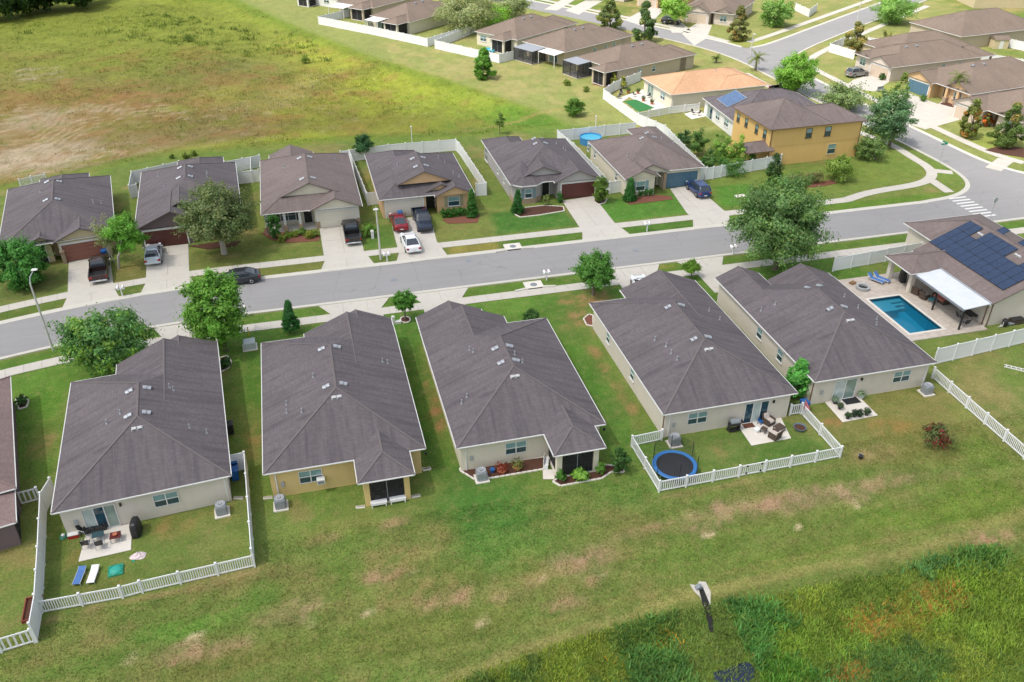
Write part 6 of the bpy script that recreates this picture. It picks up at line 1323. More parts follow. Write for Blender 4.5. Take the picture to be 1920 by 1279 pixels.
def covered_grill(label, px, rz, w=1.3):
    e = thing('covered_grill', label, 'grill', px, rz, 'barbecue grills', .045)
    part(e, 'cover', BLACK, lambda m: m.loft([[(s*a, t*b, z) for s, t in ((-1,-.6),(-.6,-1),(.6,-1),(1,-.6),(1,.6),(.6,1),(-.6,1),(-1,.6))] for a, b, z in ((w/2,.34,.02),(w/2-.02,.33,.6),(w/2-.06,.30,.9),(w/2-.14,.24,1.12),(w/2-.3,.12,1.2))]))
    for s in (-1, 1): part(e, 'wheel', TYRE, lambda m: m.tube([(s*w*.42,.2,.06),(s*w*.42,.26,.06)], .06, 8))
covered_grill('grill under a black cover at the edge of the first patio', d1(990,380), 85); covered_grill('large grill under a black cover on the pool deck', (1691,526), 60, 1.6)
e = thing('cooler', 'red and white cooler by the first patio wall', 'cooler', d1(535,410), 5); part(e, 'body', RED, lambda m: m.bbox(-.36,.36,-.2,.2,0,.30,.03)); part(e, 'lid', TRIM, lambda m: m.bbox(-.37,.37,-.21,.21,.302,.38,.03)); part(e, 'handle', TRIM, lambda m: m.tube([(-.40,0,.2),(-.40,0,.36),(.40,0,.36),(.40,0,.2)], .015, 5))
e = thing('hose_reel', 'coiled green garden hose beside the first patio', 'hose', d1(460,415)); part(e, 'coil', GREENP, lambda m: m.tube([(.28*math.cos(k*.5)*(1-.006*k), .28*math.sin(k*.5)*(1-.006*k), .03+.004*k) for k in range(50)], .018, 5)); part(e, 'reel', TRIM, lambda m: m.lathe([(.10,.0),(.12,.3),(.05,.34)], n=12))
def lounger(label, px, rz, fab, z=0.0, up=.5):
    e = thing('sun_lounger', label, 'sun lounger', px, rz, 'sun loungers', z)
    part(e, 'frame', TRIM, lambda m: (m.tube([(-.30,-.95,.28),(-.30,.45,.28)], .022, 6), m.tube([(.30,-.95,.28),(.30,.45,.28)], .022, 6), m.tube([(-.30,.45,.28),(-.30,.95,.28+up)], .022, 6), m.tube([(.30,.45,.28),(.30,.95,.28+up)], .022, 6)))
    part(e, 'seat', fab, lambda m: m.bbox(-.29,.29,-.94,.44,.275,.31,.01)); part(e, 'backrest', fab, lambda m: m.loft([[(-.29,.45,.28),(.29,.45,.28),(.29,.45,.32),(-.29,.45,.32)],[(-.29,.95,.28+up),(.29,.95,.28+up),(.29,.93,.32+up),(-.29,.93,.32+up)]]))
    for s in (-1, 1):
        for y in (-.85, .4): part(e, 'leg', TRIM, lambda m: m.tube([(s*.30,y,0),(s*.30,y,.28)], .02, 6))
    return e
WHITEFAB = plain('white_fabric', (.72,.71,.72), .85, var=.1)
lounger('blue sun lounger on the first yard lawn', d1(578,705), -8, BLUEFAB, up=.12).scale = (.82,)*3; lounger('white sun lounger on the first yard lawn', d1(676,695), -6, WHITEFAB, up=.12).scale = (.82,)*3
e = thing('sandbox', 'square green plastic sandbox on the first yard lawn', 'sandbox', d1(835,655), 5); part(e, 'tray', GREENP, lambda m: m.bbox(-.50,.50,-.50,.50,0,.14,.05)); part(e, 'lid_dome', plain('teal_plastic', (.03,.32,.25), .35), lambda m: m.lathe([(.42,.142),(.36,.20),(.2,.25),(.05,.26)], n=18)); part(e, 'rim', GREENP, lambda m: m.tube([(.46*math.cos(k*.349), .46*math.sin(k*.349), .15) for k in range(19)], .03, 5))
e = thing('folded_canopy', 'crumpled pink and white cloth canopy lying on the lawn', 'canopy', d1(1000,548)); rr = np.random.default_rng(3)
def crumple(m, R, h):
    rings = []
    for j in range(6): rings.append([(R*math.cos(k*.449)*(1-j/5.2)*rr.uniform(.8,1.1), R*.75*math.sin(k*.449)*(1-j/5.2)*rr.uniform(.8,1.1), h*j/5*rr.uniform(.6,1.1)+.01) for k in range(14)])
    m.loft(rings)
part(e, 'cloth', plain('pinkish_white', (.66,.55,.56), .85, var=.25, vscale=3), lambda m: crumple(m, .58, .42)); part(e, 'ribbon', GREENP, lambda m: m.box(-.40,-.22,-.5,-.35,.0,.05))
e = thing('raised_planter', 'red wooden planter frame against the left fence', 'planter', (62,1144), 4); part(e, 'soil', MULCH, lambda m: m.box(-.45,.45,-.95,.95,0,.12))
for a in ((-.52,-.45,-1.02,1.02),(.45,.52,-1.02,1.02),(-.449,.449,-1.02,-.95),(-.449,.449,.95,1.02)): part(e, 'board', plain('red_wood', (.20,.05,.03), .7) if 'red_wood' not in MATS else MATS['red_wood'], lambda m: m.box(*a, 0, .26))
e = thing('paved_strip', 'pale concrete step slabs left of the mauve house unit', 'paving', (4,1005), 13); part(e, 'slab', SLAB, lambda m: m.box(-.5,.6,-.2,.5,0,.07)); part(e, 'slab', SLAB, lambda m: m.box(-.5,-.1,-1.2,-.24,0,.06))
# mustard house: white benches, window unit
for lb, px in [('white slatted bench at the left of the mustard lanai', c3(802,1240)), ('white slatted bench at the right of the mustard lanai', c3(916,1218))]:
    e = thing('bench', lb, 'bench', px, 0, 'white benches')
    for k in range(4): part(e, 'slat', WHITE, lambda m: m.box(-.62,.62,-.2+k*.105,-.11+k*.105,.40,.43))
    for s in (-1, 1): part(e, 'leg', WHITE, lambda m: m.box(s*.52-.04,s*.52+.04,-.18,.18,0,.398))
    part(e, 'apron', WHITE, lambda m: m.box(-.58,.58,-.205,-.185,.22,.395))
m = MB(); H2.slab(m, 'S', .36, -2.35, -1.75, .08, .55, 1.0, 1.42); o = m.build('window_air_conditioner', TRIM, H2.e); m = MB(); H2.slab(m, 'S', .36, -2.29, -1.81, .552, .562, 1.06, 1.34); m.build('grille', GREYM, o)
for k, (lb, px) in enumerate([('splash block at the mustard house right corner', c3(1085,1022)), ('splash block beside the mustard lanai', c3(1022,1185)), ('splash block left of the mustard lanai', c3(690,1250)), ('splash block at the mustard house left corner', c3(135,1195)), ('splash block at the cream house left corner', c4(135,1110)), ('splash block right of the patio house', (447,934))]):
    e = thing('splash_block', lb, 'splash block', px, random.uniform(-20,20), 'gutter splash blocks'); part(e, 'tray', SLAB, lambda m: m.loft([[(-.35,-.12,0),(.35,-.16,0),(.35,.16,0),(-.35,.12,0)],[(-.33,-.10,.09),(.33,-.14,.05),(.33,.14,.05),(-.33,.10,.09)]])); part(e, 'channel', JOINT, lambda m: m.box(-.28,.30,-.06,.06,.088,.094))
# cream house bed pots
def pot(label, px, mat, r=.2, h=.3, plant=None, z=.055, name='plant_pot'):
    e = thing(name, label, 'pot', px, 0, 'plant pots', z); part(e, 'pot', mat, lambda m: m.lathe([(r*.7,0),(r,h),(r*1.1,h),(r*1.1,h+.04),(r*.9,h+.04)], n=14)); part(e, 'soil', MULCH, lambda m: m.lathe([(r*.89,h+.01),(.02,h+.02)], n=12))
    if plant:
        rng = np.random.default_rng(int(px[0]*7)); n = 150; p = rng.normal(size=(n,3)); p /= np.linalg.norm(p,axis=1,keepdims=True); p *= rng.uniform(.3,1,(n,1))*r*1.9; p[:,2] = np.abs(p[:,2])*1.1; nr = p/np.linalg.norm(p,axis=1,keepdims=True)
        link_mesh('foliage', leaf_mesh('foliage', p+np.array([0,0,h+.05]), nr, .09, np.array(srgb(*plant))*rng.uniform(.7,1.2,(n,1))), e)
pot('dark blue pot in the cream house bed', c4(550,1132), BLUE, .2, .3); pot('square red brick planter in the cream house bed', c4(612,1130), TERRA, .36, .22, (150,70,50)); pot('terracotta planter with a bushy plant in the cream house bed', c4(708,1112), TERRA, .34, .3, (120,140,70))
e = thing('garden_bench', 'small white bench at the end of the cream house bed', 'bench', c4(888,1085), 70); part(e, 'seat', WHITE, lambda m: m.bbox(-.55,.55,-.2,.2,.40,.45,.01)); part(e, 'backrest', WHITE, lambda m: m.bbox(-.55,.55,.16,.2,.45,.82,.01))
for s in (-1, 1): part(e, 'leg', WHITE, lambda m: m.box(s*.48-.03,s*.48+.03,-.18,.18,0,.398))
e = thing('step_slab', 'pale square step slab before the cream house lanai', 'paving', c4(905,1145), -15); part(e, 'slab', SLAB, lambda m: m.bbox(-.45,.45,-.55,.55,0,.07,.01)); part(e, 'grout', JOINT, lambda m: m.box(-.47,.47,-.57,.57,0,.03))
for k, (x, y) in enumerate([(1030,1110),(1080,1100),(1140,1075),(1165,1085)]): frame_chair(['dark chair inside the cream house lanai at far left','dark chair inside the cream house lanai second from left','dark chair inside the cream house lanai second from right','dark chair inside the cream house lanai at far right'][k], c4(x, y-14), 40+70*k)
small_table('round dark table inside the mustard lanai', c3(860,1180), 10, .9, .9, .7, WOOD); frame_chair('chair inside the mustard lanai at left', c3(800,1190), 80); frame_chair('chair inside the mustard lanai at right', c3(915,1170), -70)

# trampoline yard
e = empty('trampoline', (25.05, 46.25, 0), 0, 'round trampoline with a blue pad and black net', 'trampoline'); TR = 1.72
part(e, 'mat', BLACK, lambda m: m.lathe([(TR-.26,.80),(TR*.5,.785),(.02,.78)], n=36)); part(e, 'safety_pad', plain('blue_pad', (.03,.14,.36), .5, var=.2), lambda m: m.lathe([(TR-.27,.805),(TR-.25,.84),(TR,.85),(TR+.06,.81),(TR+.05,.77)], n=36, cap=False)); part(e, 'frame_ring', METAL, lambda m: m.tube([(TR*math.cos(k*.1745), TR*math.sin(k*.1745), .75) for k in range(37)], .03, 6))
for k in range(6):
    a = k*math.pi/3+.3; part(e, 'leg', METAL, lambda m: m.tube([(TR*math.cos(a-.18),TR*math.sin(a-.18),.75),(TR*math.cos(a-.17),TR*math.sin(a-.17),.03),(TR*math.cos(a+.17),TR*math.sin(a+.17),.03),(TR*math.cos(a+.18),TR*math.sin(a+.18),.75)], .025, 6)); part(e, 'net_pole', BLACK, lambda m: m.tube([(TR*1.03*math.cos(a),TR*1.03*math.sin(a),.6),(TR*1.03*math.cos(a),TR*1.03*math.sin(a),2.35)], .025, 6))
NET = screen_mat('black_net', (.015,.015,.015), .30); part(e, 'net', NET, lambda m: [m.poly([(TR*1.02*math.cos(k*.2618),TR*1.02*math.sin(k*.2618),.85),(TR*1.02*math.cos((k+1)*.2618),TR*1.02*math.sin((k+1)*.2618),.85),(TR*1.02*math.cos((k+1)*.2618),TR*1.02*math.sin((k+1)*.2618),2.3 if 0 < k+1 < 12 else 1.0),(TR*1.02*math.cos(k*.2618),TR*1.02*math.sin(k*.2618),2.3 if 0 < k < 12 else 1.0)]) for k in range(0, 12)])
e = thing('kettle_grill', 'open black barbecue grill against the trampoline house wall', 'grill', c5(857,895), 0, 'barbecue grills', 0); part(e, 'cart', BLACK, lambda m: (m.box(-.5,.5,-.25,.25,.12,.18), m.box(-.48,-.42,-.22,.22,.12,.85), m.box(.42,.48,-.22,.22,.12,.85))); part(e, 'firebox', BLACK, lambda m: m.bbox(-.42,.42,-.28,.28,.72,.98,.05)); part(e, 'hood', GREYM, lambda m: m.loft([[(x, .28*math.cos(t), .982+.3*math.sin(t)) for t in np.linspace(0, math.pi, 9)] for x in (-.42,.42)])); part(e, 'side_shelf', BLACK, lambda m: m.box(.43,.78,-.22,.22,.88,.92))
for s in (-1,1): part(e, 'wheel', TYRE, lambda m: m.tube([(s*.47,.2,.09),(s*.52,.2,.09)], .09, 10))
def armchair(label, px, rz, cush=CUSHION, z=.045):
    e = thing('wicker_armchair', label, 'armchair', px, rz, 'wicker armchairs', z); part(e, 'seat_frame', WICKER, lambda m: m.bbox(-.42,.42,-.40,.42,.08,.34,.04)); part(e, 'backrest', WICKER, lambda m: m.loft([[(-.40,.30,.34),(.40,.30,.34),(.40,.42,.34),(-.40,.42,.34)],[(-.36,.46,.95),(.36,.46,.95),(.36,.54,.95),(-.36,.54,.95)]]))
    for s in (-1, 1): part(e, 'armrest', WICKER, lambda m: m.bbox(min(s*.42,s*.30),max(s*.42,s*.30),-.40,.30,.34,.60,.04))
    part(e, 'cushion', cush, lambda m: m.bbox(-.30,.30,-.38,.28,.342,.48,.05)); part(e, 'cushion', cush, lambda m: m.loft([[(-.28,.18,.48),(.28,.18,.48),(.28,.30,.48),(-.28,.30,.48)],[(-.26,.34,.88),(.26,.34,.88),(.26,.45,.88),(-.26,.45,.88)]]))
armchair('wicker armchair nearer the sliding door on the trampoline patio', c5(1048,858), 20); armchair('wicker armchair at the front of the trampoline patio', c5(1080,935), 205)
small_table('dark square coffee table between the wicker armchairs', c5(1105,895), 20, .85, .75, .42, WICKER); small_table('small dark side table on the trampoline patio', c5(1022,905), 35, .5, .5, .42, WICKER)
e = thing('door_mat', 'brown door mat before the blue sliding door', 'mat', c5(940,868), 0, None, .047); part(e, 'pile', plain('mat_brown', (.13,.05,.03), .95, var=.3, fine=40), lambda m: m.bbox(-.45,.45,-.28,.28,0,.02,.004)); part(e, 'border', BLACK, lambda m: m.box(-.48,.48,-.31,.31,0,.01))
e = thing('toy_chair', 'small bright blue plastic chair by the sliding door', 'chair', c5(1003,858), 30, None, .045); part(e, 'seat', BLUE, lambda m: m.bbox(-.18,.18,-.18,.18,.26,.30,.02)); part(e, 'backrest', BLUE, lambda m: m.bbox(-.18,.18,.15,.19,.30,.62,.02))
for s in (-1,1):
    for t in (-1,1): part(e, 'leg', BLUE, lambda m: m.box(s*.15-.02,s*.15+.02,t*.15-.02,t*.15+.02,0,.258))
e = thing('storage_crate', 'white plastic crate on the trampoline patio', 'crate', c5(985,900), 25, None, .045); part(e, 'body', TRIM, lambda m: m.bbox(-.25,.25,-.2,.2,0,.26,.02)); part(e, 'lid', WHITE, lambda m: m.bbox(-.27,.27,-.22,.22,.262,.30,.02))
e = thing('planter_tub', 'round slate blue tub beside the trampoline patio', 'tub', c5(1218,888), 0); part(e, 'tub', plain('slate_blue', (.10,.16,.22), .5), lambda m: m.lathe([(.34,0),(.50,.26),(.54,.30),(.50,.31),(.46,.22)], n=20)); part(e, 'contents', MULCH, lambda m: m.lathe([(.45,.22),(.05,.24)], n=18))
e = thing('pennant_flag', 'pink flag hung on the right fence of the trampoline yard', 'flag', (1503,782), 0); part(e, 'pole', METAL, lambda m: m.tube([(0,0,0),(0,0,1.9)], .018, 6)); part(e, 'cloth', PINK, lambda m: m.add([(.02,0,1.85),(.30,.10,1.45),(.62,-.05,.75),(.42,.05,.50),(.05,.04,.95),(.02,.03,1.83),(.30,.13,1.43),(.62,-.02,.73),(.42,.08,.48),(.05,.07,.93)], [(0,1,2,3,4),(9,8,7,6,5),(0,5,6,1),(1,6,7,2),(2,7,8,3),(3,8,9,4),(4,9,5,0)]))
# beige house patio
e = thing('door_mat', 'large black mat on the beige house patio', 'mat', c6(850,935), 0, None, .047); part(e, 'pile', BLACK, lambda m: m.bbox(-.72,.72,-.42,.42,0,.02,.004)); part(e, 'border', GREYM, lambda m: m.box(-.75,.75,-.45,.45,0,.01))
for k, (x, y, r, pl_) in enumerate([(735,915,.26,(96,112,84)),(780,985,.18,(80,100,70)),(828,1042,.18,(70,96,60)),(866,1030,.2,(60,80,60)),(900,1028,.2,(56,84,56)),(940,1020,.2,(70,92,60)),(908,918,.26,(150,170,140)),(752,950,.22,(130,150,130))]):
    pot(['tall potted plant at the left of the beige house slider','potted plant at the left edge of the beige patio','first pot of the row at the beige patio front','second pot of the row at the beige patio front','third pot of the row at the beige patio front','last pot of the row at the beige patio front','pale potted plant right of the beige house slider','silvery potted plant near the black mat'][k], c6(x, y), BLACK if k not in (6,) else PALEG, r, .3, pl_, .045)
e = thing('bucket', 'small black bucket lying on the lawn beyond the picket corner', 'bucket', (1613,860)); part(e, 'body', BLACK, lambda m: m.lathe([(.15,0),(.2,.32),(.21,.34),(.18,.33)], n=14)); part(e, 'handle', METAL, lambda m: m.tube([(-.2,0,.33),(-.15,.18,.36),(0,.25,.37),(.15,.18,.36),(.2,0,.33)], .012, 5))
e = thing('ladder', 'white ladder lying on the grass at the right edge', 'ladder', (1914,694), -42)
for s in (-1,1): part(e, 'rail', TRIM, lambda m: m.box(-1.4,1.4,s*.2-.03,s*.2+.03,.02,.10))
for k in range(7): part(e, 'rung', TRIM, lambda m: m.box(-1.2+k*.4-.03,-1.2+k*.4+.03,-.17,.17,.04,.07))

# pool yard
x0, x1, y0, y1 = 56.1, 59.85, 59.55, 66.5; DK = (52.6, 64.2, 58.3, 71.2)
PAVER, nt, b = nodes_of('travertine_pavers'); v = coords(nt, 'Object'); br = N(nt, 'TexBrick'); nt.links.new(v, br.inputs['Vector']); br.inputs['Scale'].default_value = 1; br.inputs['Brick Width'].default_value = .42; br.inputs['Row Height'].default_value = .24; br.inputs['Mortar Size'].default_value = .012
br.inputs['Color1'].default_value = (.36,.29,.235,1); br.inputs['Color2'].default_value = (.52,.46,.40,1); br.inputs['Mortar'].default_value = (.34,.29,.24,1); nz_ = noise(nt, v, 2.2, 4, .7)
nt.links.new(mixc(nt, .5, br.outputs['Color'], mixc(nt, nz_, (.33,.275,.235), (.56,.52,.47))), b.inputs['Base Color']); b.inputs['Roughness'].default_value = .85; bump(nt, b, br.outputs['Fac'], .3, .01)
m = MB(); m.box(DK[0], x0-.25, DK[2], DK[3], 0, .08); m.box(x1+.25, DK[1], DK[2], DK[3], 0, .08); m.box(x0-.25, x1+.25, DK[2], y0-.25, 0, .08); m.box(x0-.25, x1+.25, y1+.25, DK[3], 0, .08); tag(m.build('pool_deck', PAVER), kind='structure')
pe = empty('swimming_pool', (x0, y0, 0), 0, 'rectangular blue swimming pool with a tanning shelf', 'pool'); W_, L_ = x1-x0, y1-y0
part(pe, 'coping', SLAB, lambda m: (m.box(-.27,0,-.27,L_+.27,-.05,.10), m.box(W_,W_+.27,-.27,L_+.27,-.05,.10), m.box(0,W_,-.27,0,-.05,.10), m.box(0,W_,L_,L_+.27,-.05,.10)))
PT = plain('pool_plaster', (.10,.42,.52), .6, var=.1); TILE = plain('pool_tile', (.03,.10,.13), .3, var=.2, fine=30)
part(pe, 'shell', PT, lambda m: m.add([(0,0,-1.5),(W_,0,-1.5),(W_,L_,-1.1),(0,L_,-1.1),(0,0,-.2),(W_,0,-.2),(W_,L_,-.2),(0,L_,-.2)], [(0,1,2,3),(1,0,4,5),(2,1,5,6),(3,2,6,7),(0,3,7,4)])); part(pe, 'tile_band', TILE, lambda m: m.add([(0.004,0.004,-.2),(W_-.004,0.004,-.2),(W_-.004,L_-.004,-.2),(0.004,L_-.004,-.2),(0.004,0.004,.09),(W_-.004,0.004,.09),(W_-.004,L_-.004,.09),(0.004,L_-.004,.09)], [(1,0,4,5),(2,1,5,6),(3,2,6,7),(0,3,7,4)]))
part(pe, 'tanning_shelf', plain('pale_pool_plaster', (.42,.52,.56), .6, var=.1), lambda m: m.box(.01,2.3,L_-2.1,L_-.01,-1.2,-.30))
for k in range(3): part(pe, 'step', MATS['pale_pool_plaster'], lambda m: m.box(2.32,W_-.01,L_-.55-k*.4,L_-.15-k*.4 if k else L_-.01,-1.2,-.32-k*.22))
WAT, nt, b = nodes_of('pool_water'); tr = N(nt, 'BsdfTransparent'); tr.inputs[0].default_value = (.28,.66,.78,1); gl = N(nt, 'BsdfGlossy'); gl.inputs['Roughness'].default_value = .03; fr = N(nt, 'Fresnel'); fr.inputs[0].default_value = 1.33; mx = N(nt, 'MixShader'); bn = N(nt, 'Bump'); bn.inputs['Strength'].default_value = .25; bn.inputs['Distance'].default_value = .05
nt.links.new(noise(nt, coords(nt), 2.2, 3, .5), bn.inputs['Height']); nt.links.new(bn.outputs[0], gl.inputs['Normal']); nt.links.new(bn.outputs[0], fr.inputs['Normal']); nt.links.new(fr.outputs[0], mx.inputs[0]); nt.links.new(tr.outputs[0], mx.inputs[1]); nt.links.new(gl.outputs[0], mx.inputs[2]); nt.links.new(mx.outputs[0], nt.nodes['Material Output'].inputs['Surface'])
part(pe, 'water', WAT, lambda m: m.poly([(.005,.005,-.06),(W_-.005,.005,-.06),(W_-.005,L_-.005,-.06),(.005,L_-.005,-.06)]))
lounger('left blue sun lounger on the pool deck', (1641,529), 28, BLUEFAB, .08, .45); lounger('right blue sun lounger on the pool deck', (1652,527), 28, BLUEFAB, .08, .45)
e = thing('fire_pit', 'round grey stone fire pit on the pool deck', 'fire pit', (1617,543), 0, None, .08)
for k in range(14):
    a = k*2*math.pi/14; part(e, 'stone', PALEGREY, lambda m: m.bbox(-.14,.14,-.11,.11,0,.36,.02)).matrix_local = Matrix.Translation((.62*math.cos(a), .62*math.sin(a), 0)) @ Matrix.Rotation(a+math.pi/2, 4, 'Z')
part(e, 'ash', BLACK, lambda m: m.lathe([(.52,.12),(.05,.14)], n=16))
aw = empty('patio_awning', (61.0, 58.7, 0), 0, 'white louvred awning roof on dark posts beside the pool', 'awning')
part(aw, 'roof_sheet', plain('white_sheet', (.58,.61,.66), .4, var=.2, vscale=.8), lambda m: m.loft([[(-.1,0,2.52),(2.95,0,2.78),(2.95,7.6,2.78),(-.1,7.6,2.52)],[(-.1,0,2.60),(2.95,0,2.86),(2.95,7.6,2.86),(-.1,7.6,2.60)]]))
part(aw, 'gutter_beam', GREYM, lambda m: m.box(-.2,-.08,-.05,7.65,2.42,2.62)); part(aw, 'top_rail', METAL, lambda m: m.box(2.86,2.98,-.05,7.65,2.88,2.96))
for y in (.25, 4.3): part(aw, 'post', BLACK, lambda m: m.box(.18,.32,y-.07,y+.07,.08,2.5))
for k in range(8): part(aw, 'seam', TRIM, lambda m: m.beam((-.1,.5+k*.95,2.608),(2.95,.5+k*.95,2.868), .03, .02))
armchair('wicker armchair with coral cushion nearest the lanai column', (1717,552), 110, REDCUSH, .08); armchair('wicker armchair by the pool with grey frame', (1732,561), 100, CUSHION, .08); sofa('wicker sofa with coral cushions under the awning', (1762,566), -90, 1.9, WICKER, REDCUSH, 2, .08); small_table('teal table beside the wicker sofa', (1747,568), 10, .8, .6, .42, plain('teal_paint', (.06,.26,.30), .5), None, 'coffee_table', z=.08)
small_table('dark dining table under the near end of the awning', (1812,598), 0, 1.0, 1.7, .74, BLACK, name='dining_table', z=.08)
for k, (px, r) in enumerate([((1797,600),80),((1803,588),95),((1820,590),-90),((1828,600),-80),((1808,612),170),((1818,584),5)]): frame_chair(['dark dining chair nearest the awning post','dark dining chair at the pool side of the table','dark dining chair at the far wall side of the table','dark dining chair at the near wall side of the table','dark dining chair at the near end of the table','dark dining chair at the far end of the table'][k], px, r)
e = thing('pool_equipment', 'pool pump and filter beside the pool house wall', 'pump', (1882,612), 0); part(e, 'filter_tank', BLACK, lambda m: m.lathe([(.22,.05),(.28,.15),(.28,.7),(.2,.85),(.05,.9)], n=16)); part(e, 'pump', GREYM, lambda m: m.tube([(.5,0,.2),(1.1,0,.2)], .16, 10)); part(e, 'pipe', TRIM, lambda m: m.tube([(-.8,-.1,.1),(-.3,-.1,.1),(-.3,-.1,.6),(0,0,.6),(.3,0,.3),(.5,0,.3)], .04, 6)); part(e, 'valve', TRIM, lambda m: m.cyl(-.5,-.1,.1,.3,.08,8))
e = thing('storage_box', 'dark brown storage box beside the pool pump', 'box', (1903,606), 0); part(e, 'body', WICKER, lambda m: m.bbox(-.7,.7,-.35,.35,0,.55,.03)); part(e, 'lid', BLACK, lambda m: m.bbox(-.73,.73,-.38,.38,.552,.62,.03))
e = thing('firewood_pile', 'small pile of logs beside the fire pit', 'firewood', (1598,533), 20)
for k in range(6): part(e, 'log', WOOD, lambda m: m.tube([(-.35,(k%3)*.17-.17,.08+.15*(k//3)),(.35,(k%3)*.17-.15,.08+.15*(k//3))], .075, 8))
# solar panels
PV, nt, b = nodes_of('solar_cell'); v = coords(nt, 'Object'); br = N(nt, 'TexBrick'); nt.links.new(v, br.inputs['Vector']); br.offset = 0; br.inputs['Scale'].default_value = 1; br.inputs['Brick Width'].default_value = .165; br.inputs['Row Height'].default_value = .165; br.inputs['Mortar Size'].default_value = .006
br.inputs['Color1'].default_value = (.006,.020,.060,1); br.inputs['Color2'].default_value = (.010,.030,.080,1); br.inputs['Mortar'].default_value = (.05,.07,.11,1); nt.links.new(br.outputs['Color'], b.inputs['Base Color']); b.inputs['Roughness'].default_value = .12; b.inputs['Specular IOR Level'].default_value = .9
m = MB(); m.box(-.49,.49,-.82,.82,0,.035); PVG = m.mesh('panel', PV); m = MB()
for q in ((-.505,.505,-.835,-.82),(-.505,.505,.82,.835),(-.505,-.49,-.82,.82),(.49,.505,-.82,.82)): m.box(*q, 0, .042)
PVF = m.mesh('panel_frame', BLACK)
def array(label, H, cells, x_base, y_far, side=-1):
    e = empty('solar_array', (H.u, H.v, 0), H.r, label, 'solar panel', 'solar arrays'); a = math.atan(.43)
    for r, cs in cells:
        for c_ in cs:
            s_ = x_base+(r+.5)*1.68*math.cos(a); y = y_far-(c_+.5)*1.03; z = H.roof_z(s_, y)[0]
            o = link_mesh('panel', PVG, e); o.matrix_local = Matrix.Translation((s_, y, z+.10)) @ Matrix.Rotation(-a, 4, 'Y') @ Matrix.Rotation(math.pi/2, 4, 'Z') @ Matrix.Rotation(random.uniform(-.008,.008), 4, 'X') @ Matrix.Rotation(random.uniform(-.008,.008), 4, 'Y')
            link_mesh('frame', PVF, o)
array('blue solar panels covering the pool house roof', H6, [(0, range(0,11)), (1, range(0,11)), (2, [0,1,3,4,5,6,9,10]), (3, [3,6,7,8])], 2.75, 12.9)
sx, sy, q = W1.on_roof(1372, 186); e = empty('solar_collector', (*W1.wld(sx, sy), q[0]+.05), W1.r, 'small blue solar collector on the white house roof', 'solar panel', 'solar arrays'); e.rotation_euler = (0, -math.atan(.43), W1.r)
part(e, 'frame', METAL, lambda m: m.box(-1.7,1.7,-2.2,2.2,.02,.08))
BLU2 = glass('collector_glass', (.07,.13,.25))
for k in range(5): part(e, 'tube_panel', BLU2, lambda m: m.box(-1.62,1.62,-2.12+k*.86,-1.32+k*.86,.081,.10))

# things behind the far houses
e = thing('round_pool', 'round above ground pool behind the grey house', 'pool', (1107,268), 0); part(e, 'wall', plain('pool_wall_blue', (.05,.22,.45), .5), lambda m: m.lathe([(1.65,0),(1.67,1.0),(1.73,1.02),(1.73,1.06),(1.6,1.06),(1.6,.9)], n=32, cap=False)); part(e, 'water', plain('bright_pool_water', (.06,.38,.55), .08, var=.1), lambda m: m.poly([(1.61*math.cos(k*.19635),1.61*math.sin(k*.19635),.9) for k in range(32)])); part(e, 'ladder', TRIM, lambda m: (m.tube([(1.8,-.2,0),(1.9,-.2,1.4),(1.6,-.2,1.4)], .03, 6), m.tube([(1.8,.2,0),(1.9,.2,1.4),(1.6,.2,1.4)], .03, 6)))
e = thing('inflatable_pool', 'small bright blue pool in the far walled yard', 'pool', (914,97), 0); part(e, 'ring', plain('aqua_vinyl', (.14,.50,.62), .4), lambda m: m.lathe([(1.5,0),(1.65,.25),(1.5,.5),(1.3,.45),(1.3,.3)], n=24, cap=False)); part(e, 'water', MATS['bright_pool_water'], lambda m: m.poly([(1.32*math.cos(k*.2618),1.32*math.sin(k*.2618),.32) for k in range(24)]))
slabbed('patio', PX([(1283,214),(1310,206),(1325,218),(1297,224)]), SLAB, 5, 5, 0, .02); frame_chair('dark chair on the patio of the white walled house', (1300,216), 30); frame_chair('second dark chair on the patio of the white walled house', (1309,217), 200)
slabbed('patio', PX([(1145,190),(1205,168),(1262,198),(1225,208),(1180,182),(1160,196)]), SLAB, 5, 5, 0, .02); m = MB(); m.prism(ccw(PX([(1170,190),(1192,187),(1228,203),(1198,210)])), 0, .05); TURF = plain('artificial_turf', (.03,.16,.045), .95, var=.2, fine=40); tag(m.build('artificial_turf', TURF), kind='structure')
for k, (x, y) in enumerate([(1165,178),(1178,175),(1190,182),(1206,190),(1215,184),(1222,196),(1160,186),(1196,176)]):
    [lambda: frame_chair('dark garden chair in the orange roofed house yard, '+['leftmost by the fence','','near the centre','','beside the sliding door','','nearest the bright wall fence',''][k], (x, y), 50*k), lambda: pot('potted plant in the orange roofed house yard, '+['','at the top left','','beside the turf edge','','nearest the camera','','below the sliding door'][k], (x, y), TERRA, .3, .4, (80,100,60))][k % 2]()
